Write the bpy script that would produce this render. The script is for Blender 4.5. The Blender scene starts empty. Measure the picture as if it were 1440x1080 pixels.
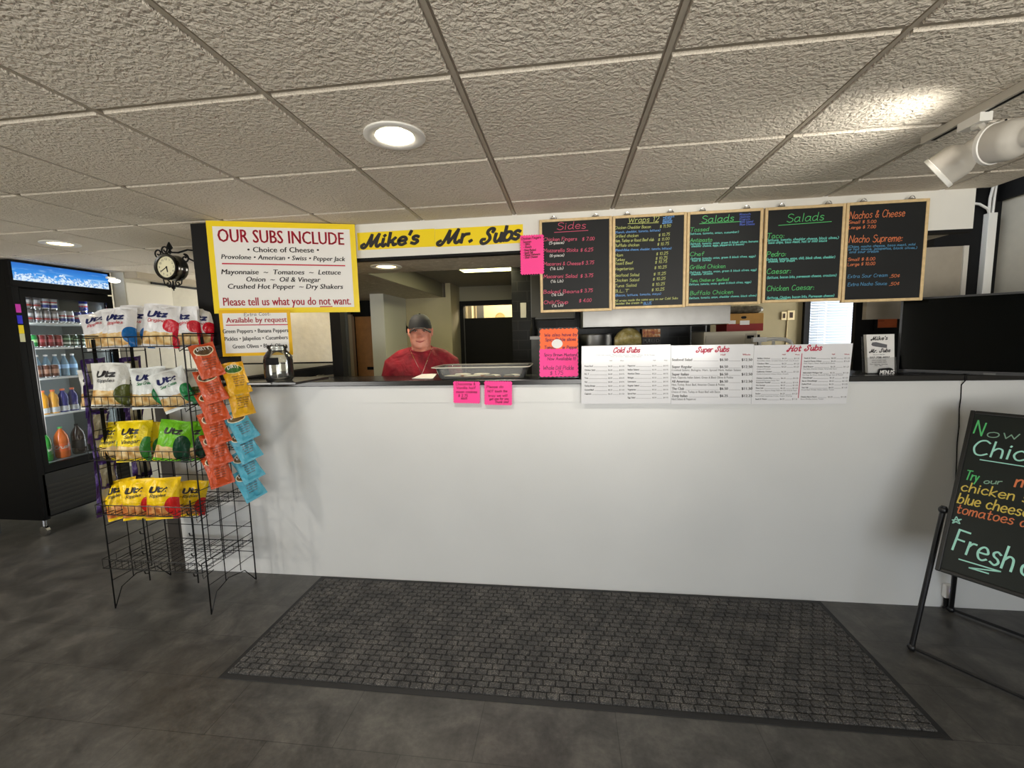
import bpy, bmesh, math, random
from mathutils import Vector, Matrix
random.seed(7)
PI = math.pi
SC = bpy.context.scene
COL = SC.collection

# ------------------------------------------------------------------ camera
CAM = Vector((0.0, 0.0, 1.732))
F = 608.94
FW = Vector((-0.12647879, 0.98616167, -0.1071834))
RT = Vector((0.99192486, 0.1247098, -0.0230766))
UP = Vector((0.00939043, 0.10923658, 0.99397142))
cd = bpy.data.cameras.new('camera')
cam = bpy.data.objects.new('camera', cd)
COL.objects.link(cam)
cam.matrix_world = Matrix(((RT.x, UP.x, -FW.x, CAM.x), (RT.y, UP.y, -FW.y, CAM.y), (RT.z, UP.z, -FW.z, CAM.z), (0, 0, 0, 1)))
cd.sensor_width = 36.0
cd.lens = 36.0 * F / 1440.0
cd.clip_start = 0.02
SC.camera = cam
# ------------------------------------------------------------------ view, world
SC.view_settings.view_transform = 'Standard'
SC.view_settings.look = 'None'
SC.view_settings.gamma = 1.0
SC.view_settings.use_curve_mapping = False
SC.view_settings.exposure = 0.23
world = bpy.data.worlds.new('world')
SC.world = world
world.use_nodes = True
bgn = world.node_tree.nodes['Background']
# bluish sky above; lower half made brighter to lift the ceiling
wt = world.node_tree
wc_ = wt.nodes.new('ShaderNodeTexCoord')
ws_ = wt.nodes.new('ShaderNodeSeparateXYZ')
wr_ = wt.nodes.new('ShaderNodeValToRGB')
wt.links.new(wc_.outputs['Generated'], ws_.inputs[0])
wm_ = wt.nodes.new('ShaderNodeMath')
wm_.operation = 'MULTIPLY_ADD'
wm_.inputs[1].default_value = 0.5
wm_.inputs[2].default_value = 0.5
wt.links.new(ws_.outputs[2], wm_.inputs[0])
wt.links.new(wm_.outputs[0], wr_.inputs[0])
wr_.color_ramp.elements[0].position = 0.47
wr_.color_ramp.elements[0].color = (1.0, 0.97, 0.90, 1)
wr_.color_ramp.elements[1].position = 0.53
wr_.color_ramp.elements[1].color = (0.44, 0.475, 0.51, 1)
wt.links.new(wr_.outputs[0], bgn.inputs[0])
bgn.inputs[1].default_value = 11.0
SC.cycles.use_denoising = True
SC.cycles.max_bounces = 8
SC.cycles.transparent_max_bounces = 12
SC.cycles.sample_clamp_indirect = 6.0
SC.cycles.caustics_reflective = False
SC.cycles.caustics_refractive = False


def lamp(name, kind, loc, energy, color, **kw):
    l = bpy.data.lights.new(name, kind)
    l.energy = energy
    l.color = color
    o = bpy.data.objects.new(name, l)
    COL.objects.link(o)
    o.location = loc
    aim = kw.pop('aim', None)
    portal = kw.pop('portal', False)
    for k, v in kw.items():
        setattr(l, k, v)
    if aim is not None:
        o.rotation_euler = (Vector(aim)).to_track_quat('-Z', 'Y').to_euler()
    if portal:
        l.cycles.is_portal = True
    return o


# daylight enters by the shop windows in the wall behind the camera (portals guide the sky through the openings)
WIN = [(-6.1, -3.9), (-0.35, 2.75)]
WZ0, WZ1, WY = 0.55, 2.25, -2.6
for k, (xa, xb) in enumerate(WIN):
    lamp('window_portal', 'AREA', ((xa + xb) / 2, WY - 0.02, (WZ0 + WZ1) / 2), 1.0, (1, 1, 1), shape='RECTANGLE', size=xb - xa,
         size_y=WZ1 - WZ0, aim=(0, 1, 0), portal=True)


# ------------------------------------------------------------------ sight lines: the point seen at photo pixel (x, y) in a plane of known depth
def ray(x, y):
    return FW * F + RT * (x - 720.0) + UP * (540.0 - y)


def AY(x, y, Y):
    d = ray(x, y)
    return CAM + d * (Y / d.y)


def AX(x, y, X):
    d = ray(x, y)
    return CAM + d * (X / d.x)


def AZ(x, y, Z):
    d = ray(x, y)
    return CAM + d * ((Z - CAM.z) / d.z)


# ------------------------------------------------------------------ materials
def lin(c):
    return tuple(((v / 255.0) / 12.92 if v / 255.0 <= 0.04045 else (((v / 255.0) + 0.055) / 1.055) ** 2.4) for v in c) + (1.0,)


class NT:
    """small helper around a node tree"""

    def __init__(self, name):
        self.m = bpy.data.materials.new(name)
        self.m.use_nodes = True
        self.t = self.m.node_tree
        self.b = self.t.nodes['Principled BSDF']

    def n(self, kind, **kw):
        o = self.t.nodes.new(kind)
        for k, v in kw.items():
            setattr(o, k, v)
        return o

    def put(self, sock, v):
        if hasattr(v, 'is_output'):
            self.t.links.new(v, sock)
        else:
            sock.default_value = v

    def math(self, op, a, b=0.0, c=None):
        o = self.n('ShaderNodeMath', operation=op)
        self.put(o.inputs[0], a)
        self.put(o.inputs[1], b)
        if c is not None:
            self.put(o.inputs[2], c)
        return o.outputs[0]

    def mix(self, f, a, b):
        o = self.n('ShaderNodeMix', data_type='RGBA')
        self.put(o.inputs[0], f)
        self.put(o.inputs[6], a)
        self.put(o.inputs[7], b)
        return o.outputs[2]

    def obj(self):
        return self.n('ShaderNodeTexCoord').outputs['Object']

    def noise(self, scale, detail=3, rough=0.5, dist=0.0, vec=None):
        o = self.n('ShaderNodeTexNoise')
        o.inputs['Scale'].default_value = scale
        o.inputs['Detail'].default_value = detail
        o.inputs['Roughness'].default_value = rough
        o.inputs['Distortion'].default_value = dist
        self.t.links.new(vec if vec is not None else self.obj(), o.inputs['Vector'])
        return o.outputs[0]

    def ramp(self, f, stops):
        o = self.n('ShaderNodeValToRGB')
        e = o.color_ramp.elements
        while len(e) < len(stops):
            e.new(0.5)
        for i, (p, c) in enumerate(stops):
            e[i].position = p
            e[i].color = c
        self.put(o.inputs[0], f)
        return o.outputs[0]

    def bump(self, h, strength=0.5, dist=0.01):
        o = self.n('ShaderNodeBump')
        o.inputs['Strength'].default_value = strength
        o.inputs['Distance'].default_value = dist
        self.put(o.inputs['Height'], h)
        self.t.links.new(o.outputs[0], self.b.inputs['Normal'])

    def set(self, **kw):
        for k, v in kw.items():
            self.put(self.b.inputs[k.replace('_', ' ')], v)
        return self


MATS = {}


def mat(name, col, rough=0.5, metal=0.0, var=0.0, vscale=20, bump=0.0, bscale=80, spec=None, emit=None, estr=0.0, trans=0.0, ior=1.45, alpha=None):
    if name in MATS:
        return MATS[name]
    t = NT(name)
    c = lin(col)
    if var > 0:
        f = t.noise(vscale, 4)
        d = tuple(max(0, v * (1 - var)) for v in c[:3]) + (1,)
        u = tuple(min(1, v * (1 + var)) for v in c[:3]) + (1,)
        t.put(t.b.inputs['Base Color'], t.ramp(f, [(0.3, d), (0.7, u)]))
    else:
        t.b.inputs['Base Color'].default_value = c
    t.set(Roughness=rough, Metallic=metal)
    if spec is not None:
        t.b.inputs['Specular IOR Level'].default_value = spec
    if bump > 0:
        t.bump(t.noise(bscale, 3), bump, 0.004)
    if emit is not None:
        t.b.inputs['Emission Color'].default_value = lin(emit)
        t.b.inputs['Emission Strength'].default_value = estr
    if trans > 0:
        t.b.inputs['Transmission Weight'].default_value = trans
        t.b.inputs['IOR'].default_value = ior
    MATS[name] = t.m
    return t.m


M_WHITE = mat('white paint', (226, 224, 217), 0.45, var=0.03, vscale=3, bump=0.06, bscale=160)
M_BLACK = mat('black paint', (15, 15, 16), 0.6, spec=0.2, var=0.1, bump=0.05)
M_BLACKGLOSS = mat('black gloss plastic', (10, 10, 11), 0.18)
M_RUBBER = mat('black rubber', (24, 24, 25), 0.65, bump=0.1)
M_WIRE = mat('black wire', (12, 12, 13), 0.35, metal=0.3)
M_STEEL = mat('brushed steel', (150, 148, 145), 0.42, metal=1.0, var=0.12, vscale=6)
M_DSTEEL = mat('dull steel', (92, 92, 90), 0.45, metal=0.6, var=0.15, vscale=8)
M_CHROME = mat('chrome', (220, 220, 220), 0.12, metal=1.0)
M_OLIVE = mat('olive wall paint', (176, 168, 138), 0.7, var=0.05, vscale=3, bump=0.05)
M_CREAM = mat('cream wall paint', (205, 200, 182), 0.7, var=0.05, vscale=3, bump=0.05)
M_WOOD = mat('pale pine', (216, 188, 140), 0.5, var=0.12, vscale=40)
M_ORANGEWOOD = mat('orange veneer', (196, 138, 78), 0.45, var=0.1, vscale=14)
M_PAPER = mat('white paper', (235, 233, 230), 0.6)
M_ACRYL = mat('acrylic white board', (228, 228, 231), 0.12, spec=0.6)
M_YELLOW = mat('sign yellow', (244, 214, 20), 0.4)
M_RED = mat('sign red', (190, 18, 52), 0.4)
M_INK = mat('ink black', (26, 24, 26), 0.45)
M_PINK = mat('neon pink card', (255, 62, 150), 0.55)
M_ORANGE = mat('neon orange card', (255, 108, 52), 0.55)
M_LAMPWHITE = mat('lamp white enamel', (232, 230, 224), 0.3)
M_LIGHT = mat('lamp lens', (255, 250, 235), 0.4, emit=(255, 244, 214), estr=30.0)
M_LIGHTW = mat('warm lamp lens', (255, 236, 200), 0.4, emit=(255, 222, 160), estr=14.0)
M_GLASS = mat('clear glass', (246, 248, 246), 0.02, trans=1.0, ior=1.45)


def clear_film(name, tint, white, ior=1.4):
    t = NT(name)
    tr = t.n('ShaderNodeBsdfTransparent')
    tr.inputs[0].default_value = tint
    gl = t.n('ShaderNodeBsdfGlossy')
    gl.inputs['Roughness'].default_value = 0.05
    df = t.n('ShaderNodeBsdfDiffuse')
    m1, m2 = t.n('ShaderNodeMixShader'), t.n('ShaderNodeMixShader')
    m1.inputs[0].default_value = white
    t.t.links.new(tr.outputs[0], m1.inputs[1])
    t.t.links.new(df.outputs[0], m1.inputs[2])
    fr = t.n('ShaderNodeFresnel')
    fr.inputs[0].default_value = ior
    t.t.links.new(fr.outputs[0], m2.inputs[0])
    t.t.links.new(m1.outputs[0], m2.inputs[1])
    t.t.links.new(gl.outputs[0], m2.inputs[2])
    t.t.links.new(m2.outputs[0], t.t.nodes['Material Output'].inputs[0])
    return t.m


M_PLASTIC = clear_film('clear plastic', (.96, .96, .96, 1), .04)
M_TRAY = clear_film('tray plastic', (1.0, 1.0, .99, 1), .13, 1.5)
M_JAR = clear_film('jar glass', (.99, 1.0, .99, 1), .02, 1.6)


# ------------------------------------------------------------------ mesh builder
class MB:
    def __init__(self):
        self.v, self.f, self.mi = [], [], []

    def add(self, vs, fs, m=0):
        b = len(self.v)
        self.v += [tuple(p) for p in vs]
        for f in fs:
            self.f.append([b + i for i in f])
            self.mi.append(m)
        return self

    def box(self, x0, x1, y0, y1, z0, z1, m=0):
        return self.add([(x0, y0, z0), (x1, y0, z0), (x1, y1, z0), (x0, y1, z0), (x0, y0, z1), (x1, y0, z1), (x1, y1, z1), (x0, y1, z1)],
                        [(0, 3, 2, 1), (4, 5, 6, 7), (0, 1, 5, 4), (1, 2, 6, 5), (2, 3, 7, 6), (3, 0, 4, 7)], m)

    def hexa(self, p, m=0):
        return self.add(p, [(0, 3, 2, 1), (4, 5, 6, 7), (0, 1, 5, 4), (1, 2, 6, 5), (2, 3, 7, 6), (3, 0, 4, 7)], m)

    def tube(self, pts, r, n=6, m=0, closed=False, rs=None):
        pts = [Vector(p) for p in pts]
        k = len(pts)
        prev = None
        rings = []
        for i, p in enumerate(pts):
            if closed:
                d = pts[(i + 1) % k] - pts[i - 1]
            else:
                d = pts[min(i + 1, k - 1)] - pts[max(i - 1, 0)]
            d = d.normalized() if d.length > 1e-9 else Vector((0, 0, 1))
            if prev is None:
                a = Vector((0, 0, 1)) if abs(d.z) < 0.9 else Vector((1, 0, 0))
                u = d.cross(a).normalized()
            else:
                u = (prev - d * prev.dot(d))
                u = u.normalized() if u.length > 1e-6 else d.orthogonal().normalized()
            prev = u
            w = d.cross(u)
            rr = rs[i] if rs else r
            rings.append([p + (u * math.cos(2 * PI * j / n) + w * math.sin(2 * PI * j / n)) * rr for j in range(n)])
        vs = [q for rg in rings for q in rg]
        fs = []
        for i in range(k if closed else k - 1):
            for j in range(n):
                a, b = i * n + j, i * n + (j + 1) % n
                c, e = ((i + 1) % k) * n + (j + 1) % n, ((i + 1) % k) * n + j
                fs.append((a, b, c, e))
        if not closed:
            fs.append(tuple(range(n - 1, -1, -1)))
            fs.append(tuple((k - 1) * n + j for j in range(n)))
        return self.add(vs, fs, m)

    def lathe(self, prof, n=20, c=(0, 0, 0), axis=None, m=0, sx=1.0, sy=1.0):
        """prof: list of (radius, height[, material])"""
        c = Vector(c)
        R = Matrix.Identity(3) if axis is None else Vector(axis).normalized().to_track_quat('Z', 'Y').to_matrix()
        vs = []
        for q in prof:
            for j in range(n):
                a = 2 * PI * j / n
                vs.append(c + R @ Vector((q[0] * math.cos(a) * sx, q[0] * math.sin(a) * sy, q[1])))
        b = len(self.v)
        self.v += [tuple(p) for p in vs]
        for i in range(len(prof) - 1):
            mm = prof[i][2] if len(prof[i]) > 2 else m
            for j in range(n):
                self.f.append([b + i * n + j, b + i * n + (j + 1) % n, b + (i + 1) * n + (j + 1) % n, b + (i + 1) * n + j])
                self.mi.append(mm)
        if prof[0][0] > 1e-5:
            self.f.append([b + j for j in range(n - 1, -1, -1)])
            self.mi.append(prof[0][2] if len(prof[0]) > 2 else m)
        if prof[-1][0] > 1e-5:
            self.f.append([b + (len(prof) - 1) * n + j for j in range(n)])
            self.mi.append(prof[-1][2] if len(prof[-1]) > 2 else m)
        return self

    def loft(self, rings, m=0):
        n = len(rings[0])
        vs = [p for r in rings for p in r]
        fs = []
        for i in range(len(rings) - 1):
            for j in range(n):
                fs.append((i * n + j, i * n + (j + 1) % n, (i + 1) * n + (j + 1) % n, (i + 1) * n + j))
        fs.append(tuple(range(n - 1, -1, -1)))
        fs.append(tuple((len(rings) - 1) * n + j for j in range(n)))
        return self.add(vs, fs, m)

    def ell(self, c, r, n=16, k=10, m=0, R=None):
        rings = []
        for i in range(1, k):
            t = PI * i / k - PI / 2
            rings.append([])
            for j in range(n):
                a = 2 * PI * j / n
                p = Vector((math.cos(t) * math.cos(a) * r[0], math.cos(t) * math.sin(a) * r[1], math.sin(t) * r[2]))
                if R is not None:
                    p = R @ p
                rings[-1].append(p + Vector(c))
        return self.loft(rings, m)

    def prism(self, poly, h0, h1, plane='xz', m=0):
        """polygon in the xz plane extruded along y (plane 'xz') or in xy along z (plane 'xy')"""
        n = len(poly)
        if plane == 'xz':
            vs = [(p[0], h0, p[1]) for p in poly] + [(p[0], h1, p[1]) for p in poly]
        else:
            vs = [(p[0], p[1], h0) for p in poly] + [(p[0], p[1], h1) for p in poly]
        fs = [tuple(range(n)), tuple(range(2 * n - 1, n - 1, -1))]
        for i in range(n):
            j = (i + 1) % n
            fs.append((j, i, n + i, n + j))
        return self.add(vs, fs, m)

    def mapped(self, fn):
        self.v = [tuple(fn(Vector(p))) for p in self.v]
        return self

    def build(self, name, mats, parent=None, smooth=False, bevel=0.0, loc=None, recalc=True):
        me = bpy.data.meshes.new(name)
        me.from_pydata(self.v, [], self.f)
        if not isinstance(mats, (list, tuple)):
            mats = [mats]
        for q in mats:
            me.materials.append(q)
        if len(mats) > 1:
            me.polygons.foreach_set('material_index', self.mi)
        if recalc:
            bm = bmesh.new()
            bm.from_mesh(me)
            bmesh.ops.recalc_face_normals(bm, faces=bm.faces)
            bm.to_mesh(me)
            bm.free()
        if smooth:
            me.polygons.foreach_set('use_smooth', [True] * len(me.polygons))
            try:
                me.set_sharp_from_angle(angle=math.radians(40))
            except Exception:
                pass
        me.update()
        o = bpy.data.objects.new(name, me)
        COL.objects.link(o)
        if parent is not None:
            o.parent = parent
        if loc is not None:
            o.location = loc
        if bevel > 0:
            b = o.modifiers.new('bevel', 'BEVEL')
            b.width = bevel
            b.segments = 2
            b.limit_method = 'ANGLE'
        return o


def tag(o, label, cat, group=None, kind=None):
    o['label'] = label
    o['category'] = cat
    if group:
        o['group'] = group
    if kind:
        o['kind'] = kind
    return o


def thing(name, label, cat, loc=(0, 0, 0), rz=0.0, group=None, M=None):
    o = bpy.data.objects.new(name, None)
    o.empty_display_size = 0.05
    COL.objects.link(o)
    if M is not None:
        o.matrix_world = M
    else:
        o.location = loc
        o.rotation_euler = (0, 0, rz)
    return tag(o, label, cat, group)


def struct(o):
    o['kind'] = 'structure'
    return o


def dup(root, M=None, loc=None, rz=None, label=None, group=None):
    c = root.copy()
    COL.objects.link(c)
    if M is not None:
        c.matrix_world = M
    if loc is not None:
        c.location = loc
    if rz is not None:
        c.rotation_euler = (0, 0, rz)
    if label:
        c['label'] = label
    if group:
        c['group'] = group
    for ch in list(root.children):
        k = ch.copy()
        COL.objects.link(k)
        k.parent = c
        for g in list(ch.children):
            q = g.copy()
            COL.objects.link(q)
            q.parent = k
    return c


def frame(P, ux, uz=(0, 0, 1)):
    """matrix with local x along ux, local z along uz (made square), local y pointing away from the viewer"""
    ux = Vector(ux).normalized()
    uz = Vector(uz)
    uz = (uz - ux * uz.dot(ux)).normalized()
    uy = uz.cross(ux)
    P = Vector(P)
    return Matrix(((ux.x, uy.x, uz.x, P.x), (ux.y, uy.y, uz.y, P.y), (ux.z, uy.z, uz.z, P.z), (0, 0, 0, 1)))


# ------------------------------------------------------------------ lettering: handwriting strokes and printed glyphs
HAND = {
    'A': (7, "-0,0 3.5,10 7,0;-1.3,3.8 5.7,3.8"), 'B': (5.6, "-0,0 0,10;0,10 4,9.6 4.6,7.5 3,5.6 0,5.2;0,5.2 4.5,4.8 5.6,2.4 4,.3 0,0"),
    'C': (6.4, "6,8.6 4,10 1.5,9 0,5 1.2,1 3.6,0 6.2,1.4"), 'D': (6.2, "-0,0 0,10;0,10 4.5,8.8 6.2,5 4.5,1 0,0"),
    'E': (5.4, "-5.2,10 0,10 0,0 5.4,0;-0,5.2 4.2,5.2"), 'F': (5.2, "-5.4,10 0,10 0,0;-0,5.4 4,5.4"),
    'G': (6.8, "6,8.6 4,10 1.4,9 0,5 1.2,1 3.8,0 6.4,1.6 6.4,4.4;-6.8,4.4 4,4.4"), 'H': (6, "-0,0 0,10;-6,0 6,10;-0,5 6,5"),
    'I': (1.6, "-.8,0 .8,10"), 'J': (4.4, "4,10 4,2 2.6,0 0,1.6"), 'K': (5.8, "-0,0 0,10;-5.4,10 0,4.6 5.8,0"), 'L': (5, "-0,10 0,0 5,0"),
    'M': (8, "-0,0 1,10 4,3.5 7,10 8,0"), 'N': (6.4, "-0,0 0,10 6.2,0 6.4,10"), 'O': (7, "3.5,10 .8,8.4 0,5 .8,1.6 3.5,0 6.2,1.6 7,5 6.2,8.4 3.5,10"),
    'P': (5.6, "-0,0 0,10;0,10 4.6,9.4 5.6,7.3 4,5.2 0,4.8"), 'Q': (7, "3.5,10 .8,8.4 0,5 .8,1.6 3.5,0 6.2,1.6 7,5 6.2,8.4 3.5,10;-4.4,2.6 7,-.6"),
    'R': (6, "-0,0 0,10;0,10 4.6,9.4 5.6,7.3 4,5.2 0,4.8;-2,4.8 6,0"), 'S': (5.4, "5.4,8.8 3,10 .6,8.6 .8,6.4 3.2,5.2 5.4,3.6 5,1.2 2.6,0 0,1.4"),
    'T': (6.6, "-0,10 7,10;-3.5,10 3.3,0"), 'U': (6.2, "0,10 0,3 1.4,.4 3.2,0 5.2,.8 6.2,3 6.2,10"), 'V': (6.4, "-0,10 3.2,0 6.4,10"),
    'W': (9, "-0,10 2.2,0 4.5,7 6.8,0 9,10"), 'X': (6, "-0,10 6,0;-6,10 0,0"), 'Y': (6, "-0,10 3,5 3,0;-6,10 3,5"), 'Z': (6, "-0,10 6,10 0,0 6,0"),
    'a': (5.4, "4.6,4.8 3,6 .8,5 0,2.6 1,.3 2.8,.4 4.4,2.2;4.7,5.8 4.6,1.6 5.6,0"), 'b': (4.8, "-0,10 0,0;0,3.4 1.6,5.8 3.8,5.6 4.8,3 3.6,.4 1.4,.2 0,1.6"),
    'c': (4.4, "4.2,4.8 2.6,6 .8,5 0,2.8 1,.6 2.6,0 4.4,1"), 'd': (5.2, "4.6,4.8 3,6 .8,5 0,2.6 1,.3 2.8,.4 4.4,2.2;4.8,10 4.6,1.4 5.4,0"),
    'e': (4.6, ".2,3 4.4,3.4 3.8,5.4 2.2,6 .6,4.8 0,2.8 1,.6 2.8,0 4.6,1"), 'f': (3.8, "4,9 3,10 1.8,9.4 1.6,7 1.6,0;-0,5.6 3.6,5.6"),
    'g': (4.8, "4.6,4.8 3,6 .8,5 0,2.6 1,.3 2.8,.4 4.4,2.2;4.7,5.8 4.7,-1.6 3.4,-3 .8,-2.4"), 'h': (4.4, "-0,10 0,0;0,3.6 1.8,5.8 3.6,5.4 4.2,3.4 4.3,0"),
    'i': (1.2, "-.6,6 .6,0;-.5,7.8 .7,8.4"), 'j': (2, "1.8,6 1.8,-1.6 .8,-3 -1,-2.2;-1.7,7.8 1.9,8.4"), 'k': (4.2, "-0,10 0,0;-4,6 .1,2.6 4.2,0"),
    'l': (1.2, "-.6,10 .6,0"), 'm': (6.6, "-0,6 0,0;0,4 1.6,5.9 2.9,5 3.1,0;3.1,4 4.8,5.9 6.2,5 6.5,0"), 'n': (4.2, "-0,6 0,0;0,4 1.8,5.9 3.6,5.2 4,0"),
    'o': (4.6, "2.3,6 .5,5 0,3 .6,.8 2.3,0 4,.9 4.6,3 4,5.2 2.3,6"), 'p': (4.6, "-0,6 0,-3;0,4 1.6,5.9 3.8,5.4 4.6,3 3.6,.5 1.4,.2 0,1.6"),
    'q': (5, "4.6,4.8 3,6 .8,5 0,2.6 1,.3 2.8,.4 4.4,2.2;-4.7,5.8 4.7,-3"), 'r': (3.2, "-0,6 0,0;0,3.6 1.4,5.6 3.2,5.8"),
    's': (3.8, "3.6,5.2 2,6 .5,5 1,3.6 2.8,2.8 3.6,1.4 2.2,0 0,.8"), 't': (3.8, "1.6,9 1.6,1.2 2.6,0 3.8,.8;-0,6 3.6,6"),
    'u': (4.4, "0,6 .1,1.6 1.4,0 3,.6 4.2,2.6;-4.2,6 4.3,0"), 'v': (4, "-0,6 2,0 4,6"), 'w': (6, "-0,6 1.4,0 3,4.6 4.6,0 6,6"), 'x': (4, "-0,6 4,0;-4,6 0,0"),
    'y': (4.4, "-0,6 2.2,.8;-4.4,6 1.2,-3"), 'z': (4.2, "-0,6 4,6 0,0 4.2,0"), 'ñ': (4.2, "-0,6 0,0;0,4 1.8,5.9 3.6,5.2 4,0;.4,7.6 1.4,8.4 2.6,7.6 3.8,8.4"),
    '0': (5, "2.5,10 .5,8 0,5 .5,2 2.5,0 4.5,2 5,5 4.5,8 2.5,10"), '1': (2, "-0,8 1.4,10 1.4,0"), '2': (5, "0,8 1.6,10 4,9.6 4.6,7.4 2.6,3.6 0,0;-0,0 5,0"),
    '3': (5, ".2,9 2.4,10 4.4,8.6 3.6,6 1.8,5.4;1.8,5.4 4.4,4.6 5,2.4 3,0 0,1"), '4': (5, "-3.4,0 3.8,10 0,3.4 5.2,3.4"),
    '5': (5, "-4.8,10 .8,10 .4,5.8;.4,5.8 3,6.4 5,3.6 3.6,.4 0,.8"), '6': (5, "4.2,9.8 1.2,7.4 0,3.4 1.4,.2 3.8,.4 4.8,3 3,5 .4,3.6"),
    '7': (5, "-0,10 5,10 1.6,0"), '8': (5, "2.5,5.4 .6,7.6 2.5,10 4.4,7.6 2.5,5.4 0,2.4 2.5,0 5,2.4 2.5,5.4"), '9': (5, "4.6,6.4 2.4,5 .2,7 2,10 4.4,9 4.6,6.4 4,0"),
    '$': (5, "4.8,7.6 2.6,8.8 .4,7.4 1,5.6 4,4.2 4.6,2.2 2.4,1 0,2.2;-2.6,10.2 2.4,-.4"), '.': (1, "-0,0 .7,.6"), ',': (1, "-.8,.6 0,-1.6"), '(': (2.4, "2.4,10.6 .4,7.4 .2,3 2,-1.4"),
    ')': (2.4, "0,10.6 2,7.4 2.2,3 .4,-1.4"), '/': (4, "-0,-.6 4,10"), "'": (1, "-.8,10 .2,7.6"), '!': (1.4, "-.8,10 .6,3;-.5,.2 .8,.8"), '&': (5.6, "5.4,0 1,7 1.8,9.4 3.4,8.4 1,4.4 .2,1.6 2.2,0 5.2,4"),
    ':': (1, "-.2,4.4 .8,4.8;-.2,.6 .8,1"), '-': (3.4, "-0,4 3.4,4.2"), '¢': (4.6, "4.2,6.6 2.4,7.6 .4,5.6 .4,3.4 2.4,1.4 4.6,2.6;-2.8,9.4 1.8,-.4"),
    '½': (9, "-0,9 1,10 1,5.4;-6.4,10 2.4,0;6,4 7.6,5 8.6,3.6 6,0 9,0"), '*': (5, "-2.5,8 2.5,2;-0,6.6 5,3.4;-5,6.6 0,3.4"),
}
SWASH = {
    'M': (11.4, "1.5,2.9 .2,1.8 .6,.3 2.2,0 3.6,2.6 5.4,9.6;5.4,9.6 5.5,4 6,.9;6,.9 7.8,5 9.8,9.8;9.8,9.8 9.1,4 9.3,1 10.4,.2 11.6,1.6"),
    'S': (7.6, "6.7,7.4 7.3,9.1 5.8,10 3.8,9 3.4,7.1 5,5.1 5.7,2.6 4.1,.4 1.7,0 .2,1.4 .8,3 2.3,3"),
    'C': (7, "6.2,7.2 6.9,9 5.3,10 2.7,8.6 1,5 1.2,1.6 3.2,0 5.4,.8 7,2.8"), 'H': (9.6, "1.4,2.6 .2,1.4 .9,.1 2.5,.3 3.6,3.2 4.9,10;9.8,10 8.4,5 7.8,1 8.6,.1 9.8,1.2;2.4,4.8 5,5.6 8.8,5.2"),
    'i': (2.4, ".4,5.8 .3,1.2 1.2,.1 2.4,1.4;-.6,8 1,8.5"), 'u': (5, ".3,5.8 .3,1.6 1.6,.1 3,.9 4.1,3;4.1,5.8 4,1.2 4.8,.1 5.6,1.2"), 'k': (5, "-.3,10 .3,0;4,5.8 2.4,4 .5,3;.5,3 2.6,2.6 3.6,.4 5,.8"),
}


def smooth_pts(pts, sub=4):
    out = []
    n = len(pts)
    for i in range(n - 1):
        p0, p1, p2, p3 = pts[max(i - 1, 0)], pts[i], pts[i + 1], pts[min(i + 2, n - 1)]
        for s in range(sub):
            t = s / sub
            q = []
            for k in range(2):
                q.append(0.5 * (2 * p1[k] + (p2[k] - p0[k]) * t + (2 * p0[k] - 5 * p1[k] + 4 * p2[k] - p3[k]) * t * t + (3 * p1[k] - p0[k] - 3 * p2[k] + p3[k]) * t ** 3))
            out.append(tuple(q))
    out.append(pts[-1])
    return out


def parse_strokes(s, sub):
    res = []
    for st in s.split(';'):
        raw = st.startswith('-')
        if raw:
            st = st[1:]
        pts = [tuple(float(q) for q in p.split(',')) for p in st.split()]
        if raw:
            res += [[pts[i], pts[i + 1]] for i in range(len(pts) - 1)]
        else:
            res.append(pts if len(pts) < 3 else smooth_pts(pts, sub))
    return res


_SC = {}


def strokes_of(ch, swash, sub=4):
    k = (ch, swash, sub)
    if k not in _SC:
        d = SWASH.get(ch) if swash else None
        d = d or HAND.get(ch) or HAND.get(ch.lower())
        _SC[k] = (d[0], parse_strokes(d[1], sub)) if d else (4, [])
    return _SC[k]


def ribbon(mb, pts, w, put, m=0, cap=True):
    """flat stroke: pts in the writing plane, put(x, z) -> 3D point"""
    n = len(pts)
    L, R = [], []
    for i in range(n):
        a, b = pts[max(i - 1, 0)], pts[min(i + 1, n - 1)]
        dx, dz = b[0] - a[0], b[1] - a[1]
        l = math.hypot(dx, dz) or 1.0
        dx, dz = dx / l, dz / l
        if 0 < i < n - 1:
            ax, az = pts[i][0] - a[0], pts[i][1] - a[1]
            al = math.hypot(ax, az) or 1.0
            cc = max(0.45, abs((ax * dx + az * dz) / al))
        else:
            cc = 1.0
        e = cap * w * 0.35
        px, pz = pts[i]
        if i == 0:
            px, pz = px - dx * e, pz - dz * e
        if i == n - 1:
            px, pz = px + dx * e, pz + dz * e
        L.append(put(px - dz * w / 2 / cc, pz + dx * w / 2 / cc))
        R.append(put(px + dz * w / 2 / cc, pz - dx * w / 2 / cc))
    vs = []
    for i in range(n):
        vs += [L[i], R[i]]
    mb.add(vs, [(2 * i, 2 * i + 1, 2 * i + 3, 2 * i + 2) for i in range(n - 1)], m)


def hand_layout(s, swash=False, gap=1.7, sub=4):
    x = 0.0
    out = []
    for ch in s:
        if ch == ' ':
            x += 4.2
            continue
        w, st = strokes_of(ch, swash, sub)
        for p in st:
            out.append([(q[0] + x, q[1]) for q in p])
        x += w + gap
    return out, max(x - gap, 0.1)


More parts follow.
